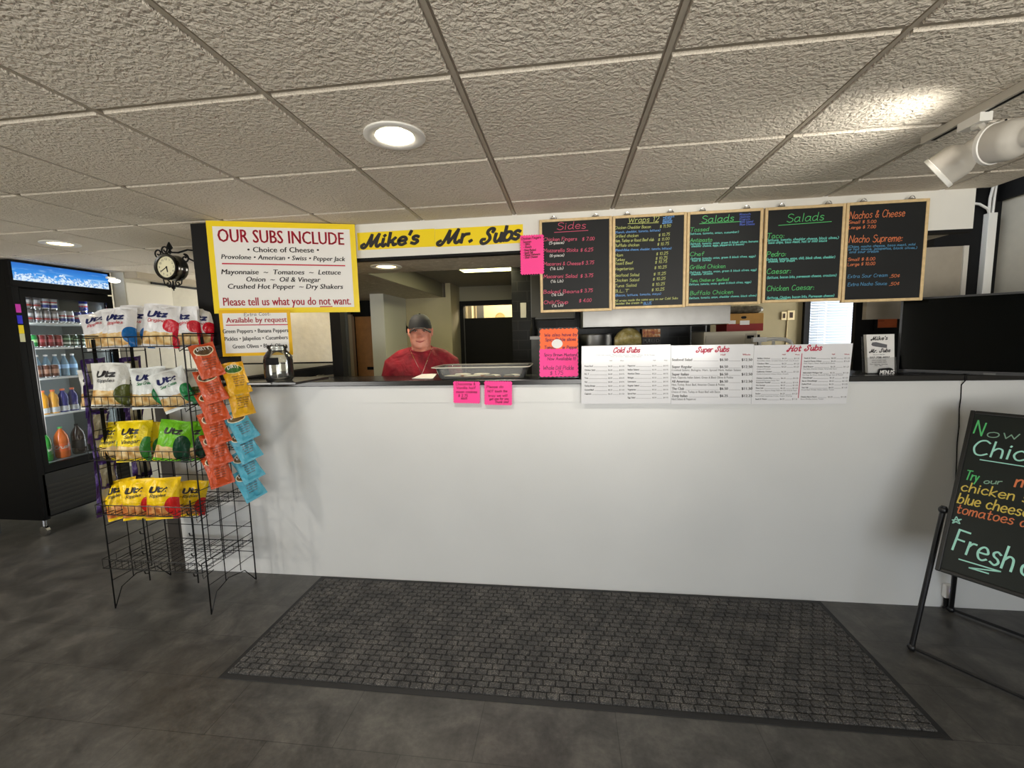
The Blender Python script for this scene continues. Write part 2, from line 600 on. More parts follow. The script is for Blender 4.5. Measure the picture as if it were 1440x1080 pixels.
def hand(mb, s, a, b, h, w, m=0, shear=0.12, swash=False, jit=0.25, put=None, seed=0, sub=4, gap=1.7):
    """write s along the baseline a->b (plane coords), cap height h, pen width w"""
    rnd = random.Random(len(s) * 31 + seed)
    st, L = hand_layout(s, swash, gap, sub)
    ux, uz = (b[0] - a[0]) / L, (b[1] - a[1]) / L
    k = h / 10.0
    put0 = put or (lambda x, z: (x, -0.0015, z))
    jx = jz = 0.0
    for si, p in enumerate(st):
        off = si % 12 * 0.00004

        def put(x, z, off=off):
            q = put0(x, z)
            return (q[0], q[1] - off, q[2])
        if si % 3 == 0:
            jx, jz = (rnd.random() - 0.5) * jit, (rnd.random() - 0.5) * jit
        pts = []
        for (x, z) in p:
            z2 = z + jz
            x2 = x + jx
            pts.append((a[0] + ux * x2 + shear * z2 * k, a[1] + uz * x2 + z2 * k))
        ribbon(mb, pts, w, put, m)


_G = {}


def glyph(ch, bold):
    key = (ch, bold)
    if key in _G:
        return _G[key]

    def mk(t):
        cu = bpy.data.curves.new('t', 'FONT')
        cu.body = t
        cu.size = 1.0
        cu.resolution_u = 2
        cu.offset = 0.0
        ob = bpy.data.objects.new('t', cu)
        COL.objects.link(ob)
        dg = bpy.context.evaluated_depsgraph_get()
        dg.update()
        me = bpy.data.meshes.new_from_object(ob.evaluated_get(dg))
        vs = [(v.co.x, v.co.y) for v in me.vertices]
        fs = [tuple(p.vertices) for p in me.polygons]
        bpy.data.objects.remove(ob)
        bpy.data.curves.remove(cu)
        bpy.data.meshes.remove(me)
        return vs, fs
    if ('adv', bold) not in _G:
        _G[('adv', bold)] = max(v[0] for v in mk('H')[0])
    if ch == ' ':
        _G[key] = ([], [], 0.3)
        return _G[key]
    vs, fs = mk(ch)
    adv = max(v[0] for v in mk(ch + 'H')[0]) - _G[('adv', bold)]
    _G[key] = (vs, fs, adv)
    return _G[key]


def sans(mb, s, a, b, h, m=0, bold=False, shear=0.0, put=None, natural=False):
    """printed text along the baseline a->b (fitted to its length), cap height h (plane units)"""
    put = put or (lambda x, z: (x, -0.0012, z))
    L = 0.0
    lay = []
    for ch in s:
        vs, fs, adv = glyph(ch, bold)
        lay.append((L, vs, fs))
        L += adv
    k = h / 0.70
    if natural:
        ux, uz = k, 0.0
    else:
        ux, uz = (b[0] - a[0]) / L, (b[1] - a[1]) / L
    for x0, vs, fs in lay:
        if vs:
            for dx in ((-0.024, 0.0, 0.024) if bold else (0.0,)):
                mb.add([put(a[0] + ux * (x0 + x + dx) + shear * z * k, a[1] + uz * (x0 + x) + z * k) for x, z in vs], fs, m)


def swidth(s, h, bold=False):
    return sum(glyph(c, bold)[2] for c in s) * h / 0.70


class Plane:
    """a sign's own plane: p(x, y) gives plane coordinates of photo pixel"""

    def __init__(self, M):
        self.M = M
        self.I = M.inverted()

    def p(self, x, y):
        o = self.I @ CAM
        d = self.I.to_3x3() @ ray(x, y)
        t = -o.y / d.y
        return (o.x + d.x * t, o.z + d.z * t)

    def len(self, x, y, dpx):
        a, b = self.p(x, y), self.p(x, y - dpx)
        return math.hypot(a[0] - b[0], a[1] - b[1])


def crop(ox, oy, s):
    return lambda x, y: (ox + x / s, oy + y / s)

# ================================================================== THE SETTING
CZ, YC = 2.507, 2.844
TILE, GX, GY = 0.6096, -0.9326, 1.3403


def floor_mat():
    t = NT('dark vinyl tile floor')
    o = t.obj()
    br = t.n('ShaderNodeTexBrick')
    br.offset = 0.5
    for k, v in (('Scale', 1.0), ('Mortar Size', 0.002), ('Mortar Smooth', 0.2), ('Brick Width', 0.61), ('Row Height', 0.305)):
        br.inputs[k].default_value = v
    mp = t.n('ShaderNodeMapping')
    mp.inputs['Location'].default_value = (0.405, 0.09, 0)
    mp.inputs['Rotation'].default_value = (0, 0, PI / 2)
    t.t.links.new(o, mp.inputs[0])
    mp2 = t.n('ShaderNodeMapping')
    mp2.inputs['Location'].default_value = (0.1, 0.265, 0)
    t.t.links.new(o, mp2.inputs[0])
    t.t.links.new(mp2.outputs[0], br.inputs['Vector'])
    br.inputs['Color1'].default_value = (1.08, 1.08, 1.08, 1)
    br.inputs['Color2'].default_value = (0.90, 0.90, 0.90, 1)
    br.inputs['Mortar'].default_value = (0.5, 0.5, 0.5, 1)
    n1 = t.noise(5, 6, 0.62, 0.6)
    n2 = t.noise(38, 4, 0.7)
    s = t.math('ADD', t.math('MULTIPLY', n1, 0.7), t.math('MULTIPLY', n2, 0.3))
    c = t.ramp(s, [(0.33, lin((46, 44, 42))), (0.5, lin((70, 68, 65))), (0.68, lin((96, 93, 88)))])
    mx = t.n('ShaderNodeMix', data_type='RGBA', blend_type='MULTIPLY')
    mx.inputs[0].default_value = 1.0
    t.t.links.new(c, mx.inputs[6])
    t.t.links.new(br.outputs[0], mx.inputs[7])
    t.put(t.b.inputs['Base Color'], mx.outputs[2])
    t.put(t.b.inputs['Roughness'], t.math('ADD', 0.26, t.math('MULTIPLY', n2, 0.22)))
    t.bump(t.math('ADD', t.math('MULTIPLY', n2, 0.5), br.outputs[1]), 0.12, 0.003)
    return t.m


def ceiling_mat():
    t = NT('fissured ceiling tile')
    o = t.obj()
    w = t.n('ShaderNodeTexNoise')
    w.inputs['Scale'].default_value = 3.0
    t.t.links.new(o, w.inputs['Vector'])
    ad = t.n('ShaderNodeMix', data_type='RGBA', blend_type='ADD')
    ad.inputs[0].default_value = 0.06
    t.t.links.new(o, ad.inputs[6])
    t.t.links.new(w.outputs[1], ad.inputs[7])
    n1 = t.noise(62, 2, 0.5, 0.45, ad.outputs[2])
    n2 = t.noise(120, 2, 0.5, 0.3, ad.outputs[2])
    h = t.math('ADD', t.math('MULTIPLY', n1, 0.8), t.math('MULTIPLY', n2, 0.25))
    big = t.noise(1.3, 2)
    t.put(t.b.inputs['Base Color'], t.ramp(big, [(0.3, lin((212, 202, 186))), (0.7, lin((224, 215, 200)))]))
    t.set(Roughness=0.85)
    t.bump(h, 1.0, 0.017)
    return t.m


def stucco_mat():
    t = NT('stippled plaster')
    n1 = t.noise(16, 5, 0.6, 1.2)
    n2 = t.noise(60, 3)
    t.put(t.b.inputs['Base Color'], t.ramp(n1, [(0.35, lin((176, 166, 146))), (0.62, lin((196, 187, 168))), (0.72, lin((226, 220, 205)))]))
    t.set(Roughness=0.75)
    t.bump(t.math('ADD', n1, t.math('MULTIPLY', n2, 0.3)), 0.6, 0.02)
    return t.m


def tilewall_mat():
    t = NT('black glazed tile')
    br = t.n('ShaderNodeTexBrick')
    br.offset = 0.5
    for k, v in (('Scale', 1.0), ('Mortar Size', 0.004), ('Brick Width', 0.2), ('Row Height', 0.1)):
        br.inputs[k].default_value = v
    mp = t.n('ShaderNodeMapping')
    mp.inputs['Rotation'].default_value = (-PI / 2, 0, 0)
    t.t.links.new(t.obj(), mp.inputs[0])
    t.t.links.new(mp.outputs[0], br.inputs['Vector'])
    br.inputs['Color1'].default_value = lin((11, 11, 11))
    br.inputs['Color2'].default_value = lin((15, 15, 14))
    br.inputs['Mortar'].default_value = lin((34, 33, 31))
    t.put(t.b.inputs['Base Color'], br.outputs[0])
    t.set(Roughness=0.3)
    t.b.inputs['Specular IOR Level'].default_value = 0.25
    return t.m


M_FLOOR, M_CEIL, M_STUCCO, M_TILE = floor_mat(), ceiling_mat(), stucco_mat(), tilewall_mat()
M_GRID = mat('ceiling grid enamel', (168, 158, 142), 0.5)
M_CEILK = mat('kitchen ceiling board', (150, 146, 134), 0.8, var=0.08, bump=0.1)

struct(MB().box(-6.4, 3.6, -2.9, 8.2, -0.1, 0.0).build('floor', M_FLOOR))

# ceiling: tegular tiles that hang a little below their grid
mb = MB()
for i in range(-9, 6):
    for j in range(-7, 8):
        x0, y0 = GX + i * TILE, GY + j * TILE
        x1, y1 = x0 + TILE, y0 + TILE
        if x0 > 2.3 or y0 < -2.9:
            continue
        cut = y1 > YC
        if cut and x0 > -2.4:
            if y0 >= YC:
                continue
            y1 = YC + 0.017
        if y0 > 5.2:
            continue
        e, s = 0.016, 0.012
        x1b = min(x1, 2.37 + e)
        zt, zb = CZ + 0.010, CZ - 0.002
        mb.hexa([(x0 + e, y0 + e, zb), (x1b - e, y0 + e, zb), (x1b - e, y1 - e, zb), (x0 + e, y1 - e, zb),
                 (x0 + e - 0.004, y0 + e - 0.004, zt), (x1b - e + 0.004, y0 + e - 0.004, zt), (x1b - e + 0.004, y1 - e + 0.004, zt), (x0 + e - 0.004, y1 - e + 0.004, zt)])
ceil = struct(mb.build('ceiling', M_CEIL))
mb = MB()
mb.box(-6.4, 2.37, -2.9, YC, CZ + 0.008, CZ + 0.03)
mb.box(-6.4, -2.35, YC, 6.1, CZ + 0.008, CZ + 0.03)
for i in range(-8, 6):
    x = GX + i * TILE
    mb.box(x - 0.007, x + 0.007, -2.9, YC if x > -2.4 else 6.1, CZ + 0.001, CZ + 0.009)
mb.build('ceiling_grid', M_GRID, ceil)

# walls of the customer area
struct(MB().box(-6.4, -6.3, -2.9, 8.2, 0, 2.9).build('wall_far_left', M_CREAM))
wl = MB().box(-4.75, -4.6, 4.09, 8.2, 0, 2.507).build('wall_left', mat('left wall paint', (196, 192, 178), 0.6, var=0.04))
struct(wl)
struct(MB().box(-6.3, -5.55, 4.09, 4.2, 0, 2.507).build('wall_alcove', M_CREAM))
b = MB()
xs = [-6.4] + [q for w in WIN for q in w] + [3.6]
for k in range(0, len(xs), 2):
    b.box(xs[k], xs[k + 1], WY - 0.15, WY, 0, 2.9)
for w in WIN:
    b.box(w[0], w[1], WY - 0.15, WY, 0, WZ0)
    b.box(w[0], w[1], WY - 0.15, WY, WZ1, 2.9)
struct(b.build('wall_back', M_CREAM))
for k, w in enumerate(WIN):
    f = MB()
    for (xa, xb, za, zb) in ((w[0], w[0] + 0.05, WZ0, WZ1), (w[1] - 0.05, w[1], WZ0, WZ1), (w[0] + 0.05, w[1] - 0.05, WZ0, WZ0 + 0.05), (w[0] + 0.05, w[1] - 0.05, WZ1 - 0.05, WZ1),
                             ((w[0] + w[1]) / 2 - 0.025, (w[0] + w[1]) / 2 + 0.025, WZ0 + 0.05, WZ1 - 0.05)):
        f.box(xa, xb, WY - 0.10, WY - 0.04, za, zb)
    struct(f.build('window_%d' % (k + 1), M_BLACK))
# bay on the right, beyond the ceiling edge: it rises a little higher than the tiles
struct(MB().box(2.96, 3.1, -2.6, 3.6, 0, 2.9).build('wall_right', mat('right wall board', (186, 180, 166), 0.6, var=0.03, bump=0.05)))
t1 = MB()
P = AX(1393, 283, 2.955)
t1.box(2.93, 2.96, -2.0, 3.62, 2.58, 2.9)
t1.box(2.37, 2.96, -2.6, 3.62, 2.84, 2.9)
t1.box(2.37, 2.40, -2.6, 2.9, CZ + 0.01, 2.84)
struct(t1.build('trim_1', M_BLACK))
t1 = MB()
t1.box(2.56, 2.96, 3.47, 3.62, 0.0, 2.84)
struct(t1.build('trim_2', M_BLACK))

# the counter: white panelled front, black laminate top
M_COUNTER = mat('counter panel paint', (222, 222, 220), 0.32, var=0.025, vscale=2, bump=0.08, bscale=90)
c = MB().box(-2.95, 2.96, YC, 2.97, 0, 1.418).build('wall_counter', M_COUNTER)
struct(c)
MB().box(-2.95, 2.95, YC - 0.004, YC, 1.30, 1.418).build('top_rail_board', M_COUNTER, c)
struct(MB().box(-3.10, -2.952, YC + 0.03, 2.97, 0, 1.418).build('trim_3', mat('dark brown panel', (52, 46, 40), 0.6, var=0.1)))
M_LAM = mat('black laminate', (26, 25, 25), 0.24, var=0.25, vscale=60, spec=0.6)
ct = MB().box(-2.95, 2.95, 2.815, 3.22, 1.42, 1.455).build('countertop', M_LAM, bevel=0.004)
tag(ct, 'long black laminate counter top along the white front wall', 'counter top')
sx1, sx0 = AY(416, 541, 2.44).x, AY(347, 541, 2.44).x
sz = AY(400, 541.3, 2.44).z
lg = MB().box(sx0, sx1, 2.44, 2.8145, sz, 1.491).build('counter_shelf', M_LAM, bevel=0.003)
tag(lg, 'short raised black shelf under the black column and the glass jar', 'shelf')
sx2, sx3 = AY(349, 538, 2.43).x, AY(380, 538, 2.43).x
st = MB().box(sx2, sx3, 2.432, 2.4395, sz + 0.006, 1.487).build('metal_edge_strip', M_STEEL)
tag(st, 'short bright metal strip on the front of the raised black shelf', 'edge strip')

# fascia above the opening, with its black bottom trim, and the dropped plaster soffit behind it
fa = struct(MB().box(-2.12, 2.29, YC, 2.90, 2.285, CZ + 0.008).build('wall_fascia', M_WHITE))
struct(MB().box(-2.12, 2.29, YC - 0.004, 2.90, 2.268, 2.2845).build('trim_4', M_BLACK))
sf = MB()
sf.box(-2.6, 2.285, 2.9005, 3.5, 2.285, 2.7)
sf.box(-3.15, -1.65, 3.5, 5.955, 2.285, 2.7)
struct(sf.build('ceiling_soffit', [M_STUCCO]))
# smooth side of the soffit
struct(MB().box(-1.65, -1.64, 3.502, 5.71, 2.286, 2.56).build('trim_5', mat('soffit side paint', (120, 116, 98), 0.7)))
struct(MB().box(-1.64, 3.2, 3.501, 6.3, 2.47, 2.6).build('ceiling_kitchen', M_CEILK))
# black column at the left end of the counter
struct(MB().box(-2.395, -2.178, 2.60, 2.67, 1.492, CZ + 0.005).build('wall_column', M_BLACK))
# plaster panel and black post beside it
struct(MB().box(-2.75, -1.862, 3.26, 3.32, 1.572, 2.284).build('wall_panel', mat('pale stucco', (236, 230, 212), 0.7, var=0.05, bump=0.6, bscale=28)))
struct(MB().box(-2.75, -1.862, 3.25, 3.33, 1.56, 1.571).build('trim_6', M_BLACK))
struct(MB().box(-1.861, -1.775, 3.26, 3.34, 0.0, 2.284).build('trim_7', M_BLACK))
# pale low wall seen under the panel and the black ledge before it
struct(MB().box(-2.95, -2.04, 3.60, 3.66, 0.0, 1.62).build('wall_low', M_CREAM))
w = MB()
p1, p2 = AY(322, 535, 2.98), AY(480, 513, 3.56)
p3, p4 = AY(322, 543, 2.98), AY(480, 525, 3.56)
q = 0.03
w.hexa([p3, p4, p4 + Vector((-.12, .02, 0)), p3 + Vector((-.12, .02, 0)), p1, p2, p2 + Vector((-.12, .02, 0)), p1 + Vector((-.12, .02, 0))])
le = w.build('splash_ledge', M_BLACK)
struct(le)
le.name = 'trim_8'

struct(MB().box(-3.3, -1.58, 5.96, 6.02, 0, 2.70).build('wall_kitchen_rear', M_BLACK))
struct(MB().box(-3.30, -3.22, 3.72, 5.955, 0, 2.284).build('wall_kitchen_side', M_CREAM))
# back of the kitchen, left: doorway with an orange door, jamb, olive wall
struct(MB().box(-3.2, AY(490, 470, 5.8).x, 5.8, 5.9, 0, 2.285).build('wall_kitchen_left', mat('grey blue paint', (150, 156, 156), 0.5)))
dx0, dx1 = AY(490, 470, 5.75).x, -2.34
d = MB().box(dx0, dx0 + 0.05, 5.76, 5.84, 0, 2.1)
struct(d.build('trim_9', mat('door casing paint', (210, 196, 170), 0.5)))
dr = MB().box(dx0 + 0.055, dx1 + 0.1, 5.86, 5.90, 0.01, 2.07).build('door_1', M_ORANGEWOOD)
struct(dr)
hp = AY(496.5, 454, 5.86)
MB().box(hp.x - 0.012, hp.x + 0.012, 5.848, 5.86, hp.z - 0.035, hp.z + 0.035).build('hinge', mat('bronze', (96, 66, 36), 0.4, metal=0.7), dr)
MB().box(dx0 + 0.2, dx1 + 0.1, 5.848, 5.86, 1.32, 1.36).build('door_pull', M_BLACK, dr)
struct(MB().box(dx0 + 0.055, dx1 + 0.1, 5.80, 5.90, 2.075, 2.284).build('trim_10', M_BLACK))
struct(MB().box(-2.33, -2.16, 5.0, 5.72, 0, 2.284).build('wall_jamb', mat('jamb paint', (208, 208, 198), 0.6)))
struct(MB().box(-2.159, -1.60, 5.72, 5.82, 0, 2.284).build('wall_kitchen_back', M_OLIVE))
struct(MB().box(-1.6, -1.53, 5.715, 6.2, 0, 2.469).build('wall_corner', M_OLIVE))
# recess with a black frame, a half door and a bright room beyond
r = MB()
r.box(-1.53, -0.30, 6.2, 6.3, 2.265, 2.469)
struct(r.build('wall_recess', mat('recess paint', (150, 146, 128), 0.7)))
r = MB()
r.box(-1.529, -0.30, 6.18, 6.3, 2.20, 2.264)
r.box(-1.529, -1.475, 6.18, 6.3, 0, 2.199)
struct(r.build('trim_11', M_BLACK))
hd = MB().box(-1.47, -0.72, 6.2, 6.25, 0.01, 2.02).build('door_2', M_BLACK)
struct(hd)
MB().box(-1.475, -1.465, 6.185, 6.2, 0.2, 2.015).build('door_edge', M_DSTEEL, hd)
M_BRIGHT = mat('bright room paint', (240, 222, 176), 0.7)
rb = MB()
rb.box(-2.6, 0.6, 7.5, 7.6, 0, 2.8)
rb.box(-2.7, -2.6, 6.3, 7.6, 0, 2.8)
rb.box(0.6, 0.7, 6.3, 7.6, 0, 2.8)
rb.box(-2.6, 0.6, 6.31, 7.5, 2.7, 2.8)
struct(rb.build('wall_bright_room', M_BRIGHT))
lamp('room_lamp', 'POINT', (-1.0, 6.9, 2.45), 26, (1.0, 0.9, 0.68), shadow_soft_size=0.12)
# dark tiled kitchen walls, right
struct(MB().box(-0.56, -0.30, 4.5, 6.2, 0, 2.469).build('wall_tiled_pier', M_TILE))
struct(MB().box(-0.299, 1.40, 4.5, 4.6, 0, 2.469).build('wall_tiled', M_TILE))
bx0, bx1 = 2.29, 2.815
M_OLIVE2 = mat('khaki wall paint', (150, 138, 104), 0.7, var=0.08, vscale=5, bump=0.08)
b = MB()
b.box(1.40, 2.235, 4.5, 4.6, 0, 2.469)
b.box(2.235, 2.86, 4.5, 4.6, 0, 1.16)
b.box(2.235, 2.86, 4.5, 4.6, 2.2, 2.469)
struct(b.build('wall_kitchen_right', M_OLIVE2))
struct(MB().box(2.86, 3.2, 4.5, 4.6, 0, 2.469).build('wall_kitchen_end', M_BLACK))
# beige board under the right end of the fascia and the dark wall with the certificate
a0, a1 = AY(1303, 330, 3.42), AY(1356, 328, 3.42)
sb = MB()
sb.box(a0.x - 0.35, a1.x, 3.42, 3.46, 1.80, 2.284)
struct(sb.build('wall_board', mat('taupe board', (158, 148, 132), 0.7, var=0.04)))
struct(MB().box(a1.x + 0.001, a1.x + 0.03, 3.41, 3.46, 1.60, 2.284).build('trim_12', mat('pale edge', (206, 200, 188), 0.6)))
struct(MB().box(2.20, 2.56, 3.66, 3.70, 1.0, 1.96).build('wall_dark_board', M_BLACK))

# window with blinds in the kitchen wall
wn = MB()
wn.box(2.236, 2.285, 4.46, 4.52, 1.161, 2.2)
wn.box(2.815, 2.859, 4.46, 4.52, 1.161, 2.2)
wn.box(2.286, 2.814, 4.46, 4.52, 2.15, 2.2)
wn = struct(wn.build('window_4', M_BLACK))
MB().box(2.286, 2.814, 4.54, 4.55, 1.165, 2.149).build('pane', mat('daylit pane', (240, 246, 255), 0.5, emit=(225, 238, 255), estr=0.8), wn)
M_SLAT = NT('blind slat')
M_SLAT.b.inputs['Base Color'].default_value = lin((232, 236, 240))
M_SLAT.set(Roughness=0.4)
tl = M_SLAT.n('ShaderNodeBsdfTranslucent')
tl.inputs[0].default_value = lin((238, 242, 246))
ms = M_SLAT.n('ShaderNodeMixShader')
ms.inputs[0].default_value = 0.35
M_SLAT.t.links.new(M_SLAT.b.outputs[0], ms.inputs[1])
M_SLAT.t.links.new(tl.outputs[0], ms.inputs[2])
M_SLAT.t.links.new(ms.outputs[0], M_SLAT.t.nodes['Material Output'].inputs[0])
bl = thing('window_blind', 'white slatted blind over the bright kitchen window', 'blind', (2.55, 4.46, 2.15))
s = MB()
rnd = random.Random(3)
for k in range(38):
    z = -0.04 - k * 0.025
    dz = 0.003 * math.sin(k * 1.3)
    for (xa, xb) in ((-0.262, -0.135), (-0.125, 0.262)):
        s.hexa([(xa, -0.012, z - 0.010 + dz), (xb, -0.012, z - 0.010 - dz), (xb, 0.010, z + 0.009 - dz), (xa, 0.010, z + 0.009 + dz),
                (xa, -0.012, z - 0.0085 + dz), (xb, -0.012, z - 0.0085 - dz), (xb, 0.010, z + 0.0105 - dz), (xa, 0.010, z + 0.0105 + dz)])
s.build('slats', M_SLAT.m, bl)
MB().box(-0.265, 0.265, -0.02, 0.02, -0.03, 0.0).build('head_rail', M_LAMPWHITE, bl)
s = MB()
for x in (-0.2, 0.05, 0.2):
    s.tube([(x, -0.016, -0.03), (x, -0.016, -0.97)], 0.002, 4)
s.build('cord', M_PAPER, bl)

# ------------------------------------------------------------------ lamps
def downlight(loc, label, warm=False, watts=20, r=0.115):
    t = thing('recessed_downlight', label, 'ceiling light', loc, 0, 'recessed downlights')
    m = MB()
    m.lathe([(r, 0.0), (r, -0.006), (r * 0.92, -0.009), (r * 0.66, -0.006), (r * 0.60, 0.0), (r * 0.6, 0.012)], 32)
    m.build('trim_ring', M_LAMPWHITE, t, smooth=True)
    MB().lathe([(0.0, -0.004), (r * 0.4, -0.0035), (r * 0.598, -0.001), (r * 0.598, 0.008), (0, 0.008)], 28).build('lens', M_LIGHTW if warm else M_LIGHT, t, smooth=True)
    l = lamp('downlight_lamp', 'SPOT', (loc[0], loc[1], loc[2] - 0.02), watts, (1.0, 0.90, 0.74) if warm else (1.0, 0.95, 0.86), spot_size=2.5, spot_blend=0.6, shadow_soft_size=0.06, aim=(0, 0, -1))
    return t


downlight((-0.642, 1.673, CZ - 0.002), 'round recessed ceiling light with white ring above the floor mat', False, 45)
downlight((-3.738, 2.878, CZ - 0.002), 'round recessed ceiling light before the drinks cooler', True, 22)
downlight((-1.345, 3.20, 2.285), 'round recessed light in the plaster soffit above the person', True, 15)
downlight((-3.74, 0.55, CZ - 0.002), 'round recessed ceiling light left of the photographer', False, 165)
lamp('plaster_panel_fill', 'POINT', (-2.2, 2.98, 2.2), 3.0, (1.0, 0.93, 0.8), shadow_soft_size=0.06)  # added fill with no fixture, brightens the plaster panel
p = AX(161, 395, -4.55)  # small glowing white oval of unknown source
sc = thing('wall_oval', 'small glowing white oval high on the left wall right of the drinks cooler', 'glowing oval', (-4.6, p.y, p.z))
MB().ell((0.05, 0, 0), (0.045, 0.05, 0.022)).build('glowing_oval', mat('oval glow white', (255, 250, 240), 0.4, emit=(255, 250, 236), estr=2.0), sc, smooth=True)
MB().box(0.0, 0.02, -0.04, 0.04, 0.02, 0.04).build('bracket', M_LAMPWHITE, sc)

fl = thing('fluorescent_ceiling_panel', 'long yellowish fluorescent panel in the kitchen ceiling', 'ceiling light', (-0.85, 4.3, 2.47))
MB().box(-0.28, 0.28, -0.55, 0.55, -0.006, 0.0).build('diffuser', mat('fluorescent diffuser', (250, 246, 190), 0.5, emit=(255, 246, 170), estr=5.0), fl)
f = MB()
for (xa, xb, ya, yb) in ((-0.30, -0.281, -0.57, 0.57), (0.281, 0.30, -0.57, 0.57), (-0.28, 0.28, -0.57, -0.551), (-0.28, 0.28, 0.551, 0.57)):
    f.box(xa, xb, ya, yb, -0.008, 0.0)
f.build('panel_frame', M_LAMPWHITE, fl)
lamp('kitchen_panel_lamp', 'AREA', (-0.85, 4.3, 2.455), 9, (1.0, 0.94, 0.74), shape='RECTANGLE', size=0.55, size_y=1.1, aim=(0, 0, -1))

# track lights at the right
tr = thing('ceiling_light_track', 'white ceiling track at the right carrying the lamp heads', 'light track', (1.457, 1.2, CZ - 0.002))
MB().box(-0.018, 0.018, -0.9, 0.86, -0.03, 0.0).build('rail', mat('track enamel', (196, 190, 178), 0.4), tr, bevel=0.003)
MB().box(-0.006, 0.006, -0.88, 0.82, -0.0315, -0.0302).build('slot', M_BLACK, tr)


def sight(x, y, dist):
    return CAM + ray(x, y).normalized() * dist


def track_head(P, d, r, label, neck, spot_dir, watts, up):
    """P: middle of the mouth, d: unit axis from mouth towards the back"""
    d = Vector(d).normalized()
    t = thing('track_lamp_head', label, 'spotlight', P, 0, 'track lamp heads')
    m = MB()
    L = r * 0.95
    m.lathe([(r * 0.86, 0.012), (r * 0.9, 0.0), (r, 0.0), (r, L), (r * 0.93, L + r * 0.22), (r * 0.74, L + r * 0.5), (r * 0.55, L + r * 0.62), (r * 0.52, L + r * 0.7), (r * 0.52, L + neck), (r * 0.44, L + neck + 0.006), (0, L + neck + 0.006)], 32, axis=d)
    m.build('shade', mat('track head enamel', (186, 181, 172), 0.35), t, smooth=True)
    MB().lathe([(r * 0.99 + 0.002, 0.002), (r + 0.003, -0.002), (r + 0.003, 0.010), (r * 0.99 + 0.001, 0.012)], 32, axis=d).build('rim', M_LAMPWHITE, t, smooth=True)
    MB().lathe([(0, 0.02), (r * 0.84, 0.014), (r * 0.84, 0.03), (0, 0.03)], 28, axis=d).build('lens', mat('spot lens', (255, 250, 235), 0.4, emit=(255, 246, 224), estr=6.0), t, smooth=True)
    e = d * (L + neck)
    m = MB()
    u = d.orthogonal().normalized()
    w = d.cross(u)
    for k in range(5):
        a = 2 * PI * k / 5
        m.ell(e + d * 0.009 + (u * math.cos(a) + w * math.sin(a)) * r * 0.28, (0.004, 0.004, 0.004), 8, 6)
    m.build('vent_hole', M_BLACK, t)
    st = d * (L + neck * 0.72)
    top = Vector(up) - Vector(P)
    m = MB()
    m.tube([st, st + (top - st) * 0.55, top + Vector((0, 0, -0.035))], 0.011, 8)
    m.box(top.x - 0.02, top.x + 0.02, top.y - 0.045, top.y + 0.045, top.z - 0.03, top.z)
    m.build('stem', M_LAMPWHITE, t)
    lamp('track_lamp', 'SPOT', Vector(P) - d * 0.03, watts, (1.0, 0.95, 0.85), spot_size=spot_dir[1], spot_blend=0.9, shadow_soft_size=0.05, aim=spot_dir[0])
    return t


m1 = AY(1317, 245, 1.86)
b1 = AY(1366, 211, 1.80)
track_head(m1, (b1 - m1), 0.062, 'small white track lamp pointing down left at the end of the ceiling track', 0.135, ((-0.75, 0.25, -0.5), 1.6), 30, (1.457, 1.84, CZ - 0.032))
m2 = AY(1394, 203, 1.62)
b2 = AY(1450, 190, 1.52)
track_head(m2, (b2 - m2), 0.058, 'larger white track lamp cut by the right edge of the photo', 0.09, ((-0.62, 0.62, 0.36), 1.7), 9, (1.457, 1.50, CZ - 0.032))

# ================================================================== SIGNS AND BOARDS
def board(name, label, cat, tl, tr, bl, br, Ys, t, group=None):
    """flat board through four photo corners; Ys = depth of its left and right ends. Returns (root matrix, width, height, Plane)"""
    A, B = AY(*tl, Ys[0]), AY(*tr, Ys[1])
    C, D = AY(*bl, Ys[0]), AY(*br, Ys[1])
    zt, zb = (A.z + B.z) / 2, (C.z + D.z) / 2
    xl, xr = (A.x + C.x) / 2, (B.x + D.x) / 2
    M = frame((xl, Ys[0], zb), (xr - xl, Ys[1] - Ys[0], 0))
    w = math.hypot(xr - xl, Ys[1] - Ys[0])
    return M, w, zt - zb, Plane(M)


def place(o, M):
    o.matrix_world = M
    return o


def printed(sheet, rows, mats, parent, name='lettering'):
    mb = MB()
    for r in rows:
        r(mb)
    return mb.build(name, mats, parent, recalc=False)


# --- large yellow-bordered sign
M1, w, h, P1 = board('s', '', '', (287, 308), (498, 317.6), (303, 437.5), (507, 441.8), (2.535, 2.815), 0.006)
sg = place(MB().box(0, w, 0.0, 0.008, 0, h).build('menu_sign', M_YELLOW), M1)
tag(sg, 'large white sign with yellow border listing what the subs include', 'sign')
i = 0.034
MB().box(i, w - i, -0.0012, 0.0, i, h - i).build('sign_face', M_PAPER, sg)
c4 = crop(210, 290, 4.645)
yy = -0.0022


def T(pl, s, x0, y0, x1, y1, hp, cr, m=0, bold=True, shear=0.0, y=-0.0022):
    a, b = pl.p(*cr(x0, y0)), pl.p(*cr(x1, y1))
    hh = pl.len(*cr(x0, y0), hp)
    return lambda mb: sans(mb, s, a, b, hh, m, bold, shear, put=lambda x, z: (x, y, z))


def LN(pl, x0, y0, x1, y1, wd, cr, m=0, y=-0.0022):
    a, b = pl.p(*cr(x0, y0)), pl.p(*cr(x1, y1))
    return lambda mb: ribbon(mb, [a, b], wd, lambda x, z: (x, y, z), m, 0)


def H(pl, s, x0, y0, x1, y1, hp, cr, m=0, w=0.004, shear=0.12, y=-0.0022, swash=False, jit=0.5, seed=0, sub=3):
    a, b = pl.p(*cr(x0, y0)), pl.p(*cr(x1, y1))
    hh = pl.len(*cr(x0, y0), hp)
    return lambda mb: hand(mb, s, a, b, hh, w, m, shear, swash, jit, put=lambda x, z: (x, y, z), seed=seed, sub=sub)


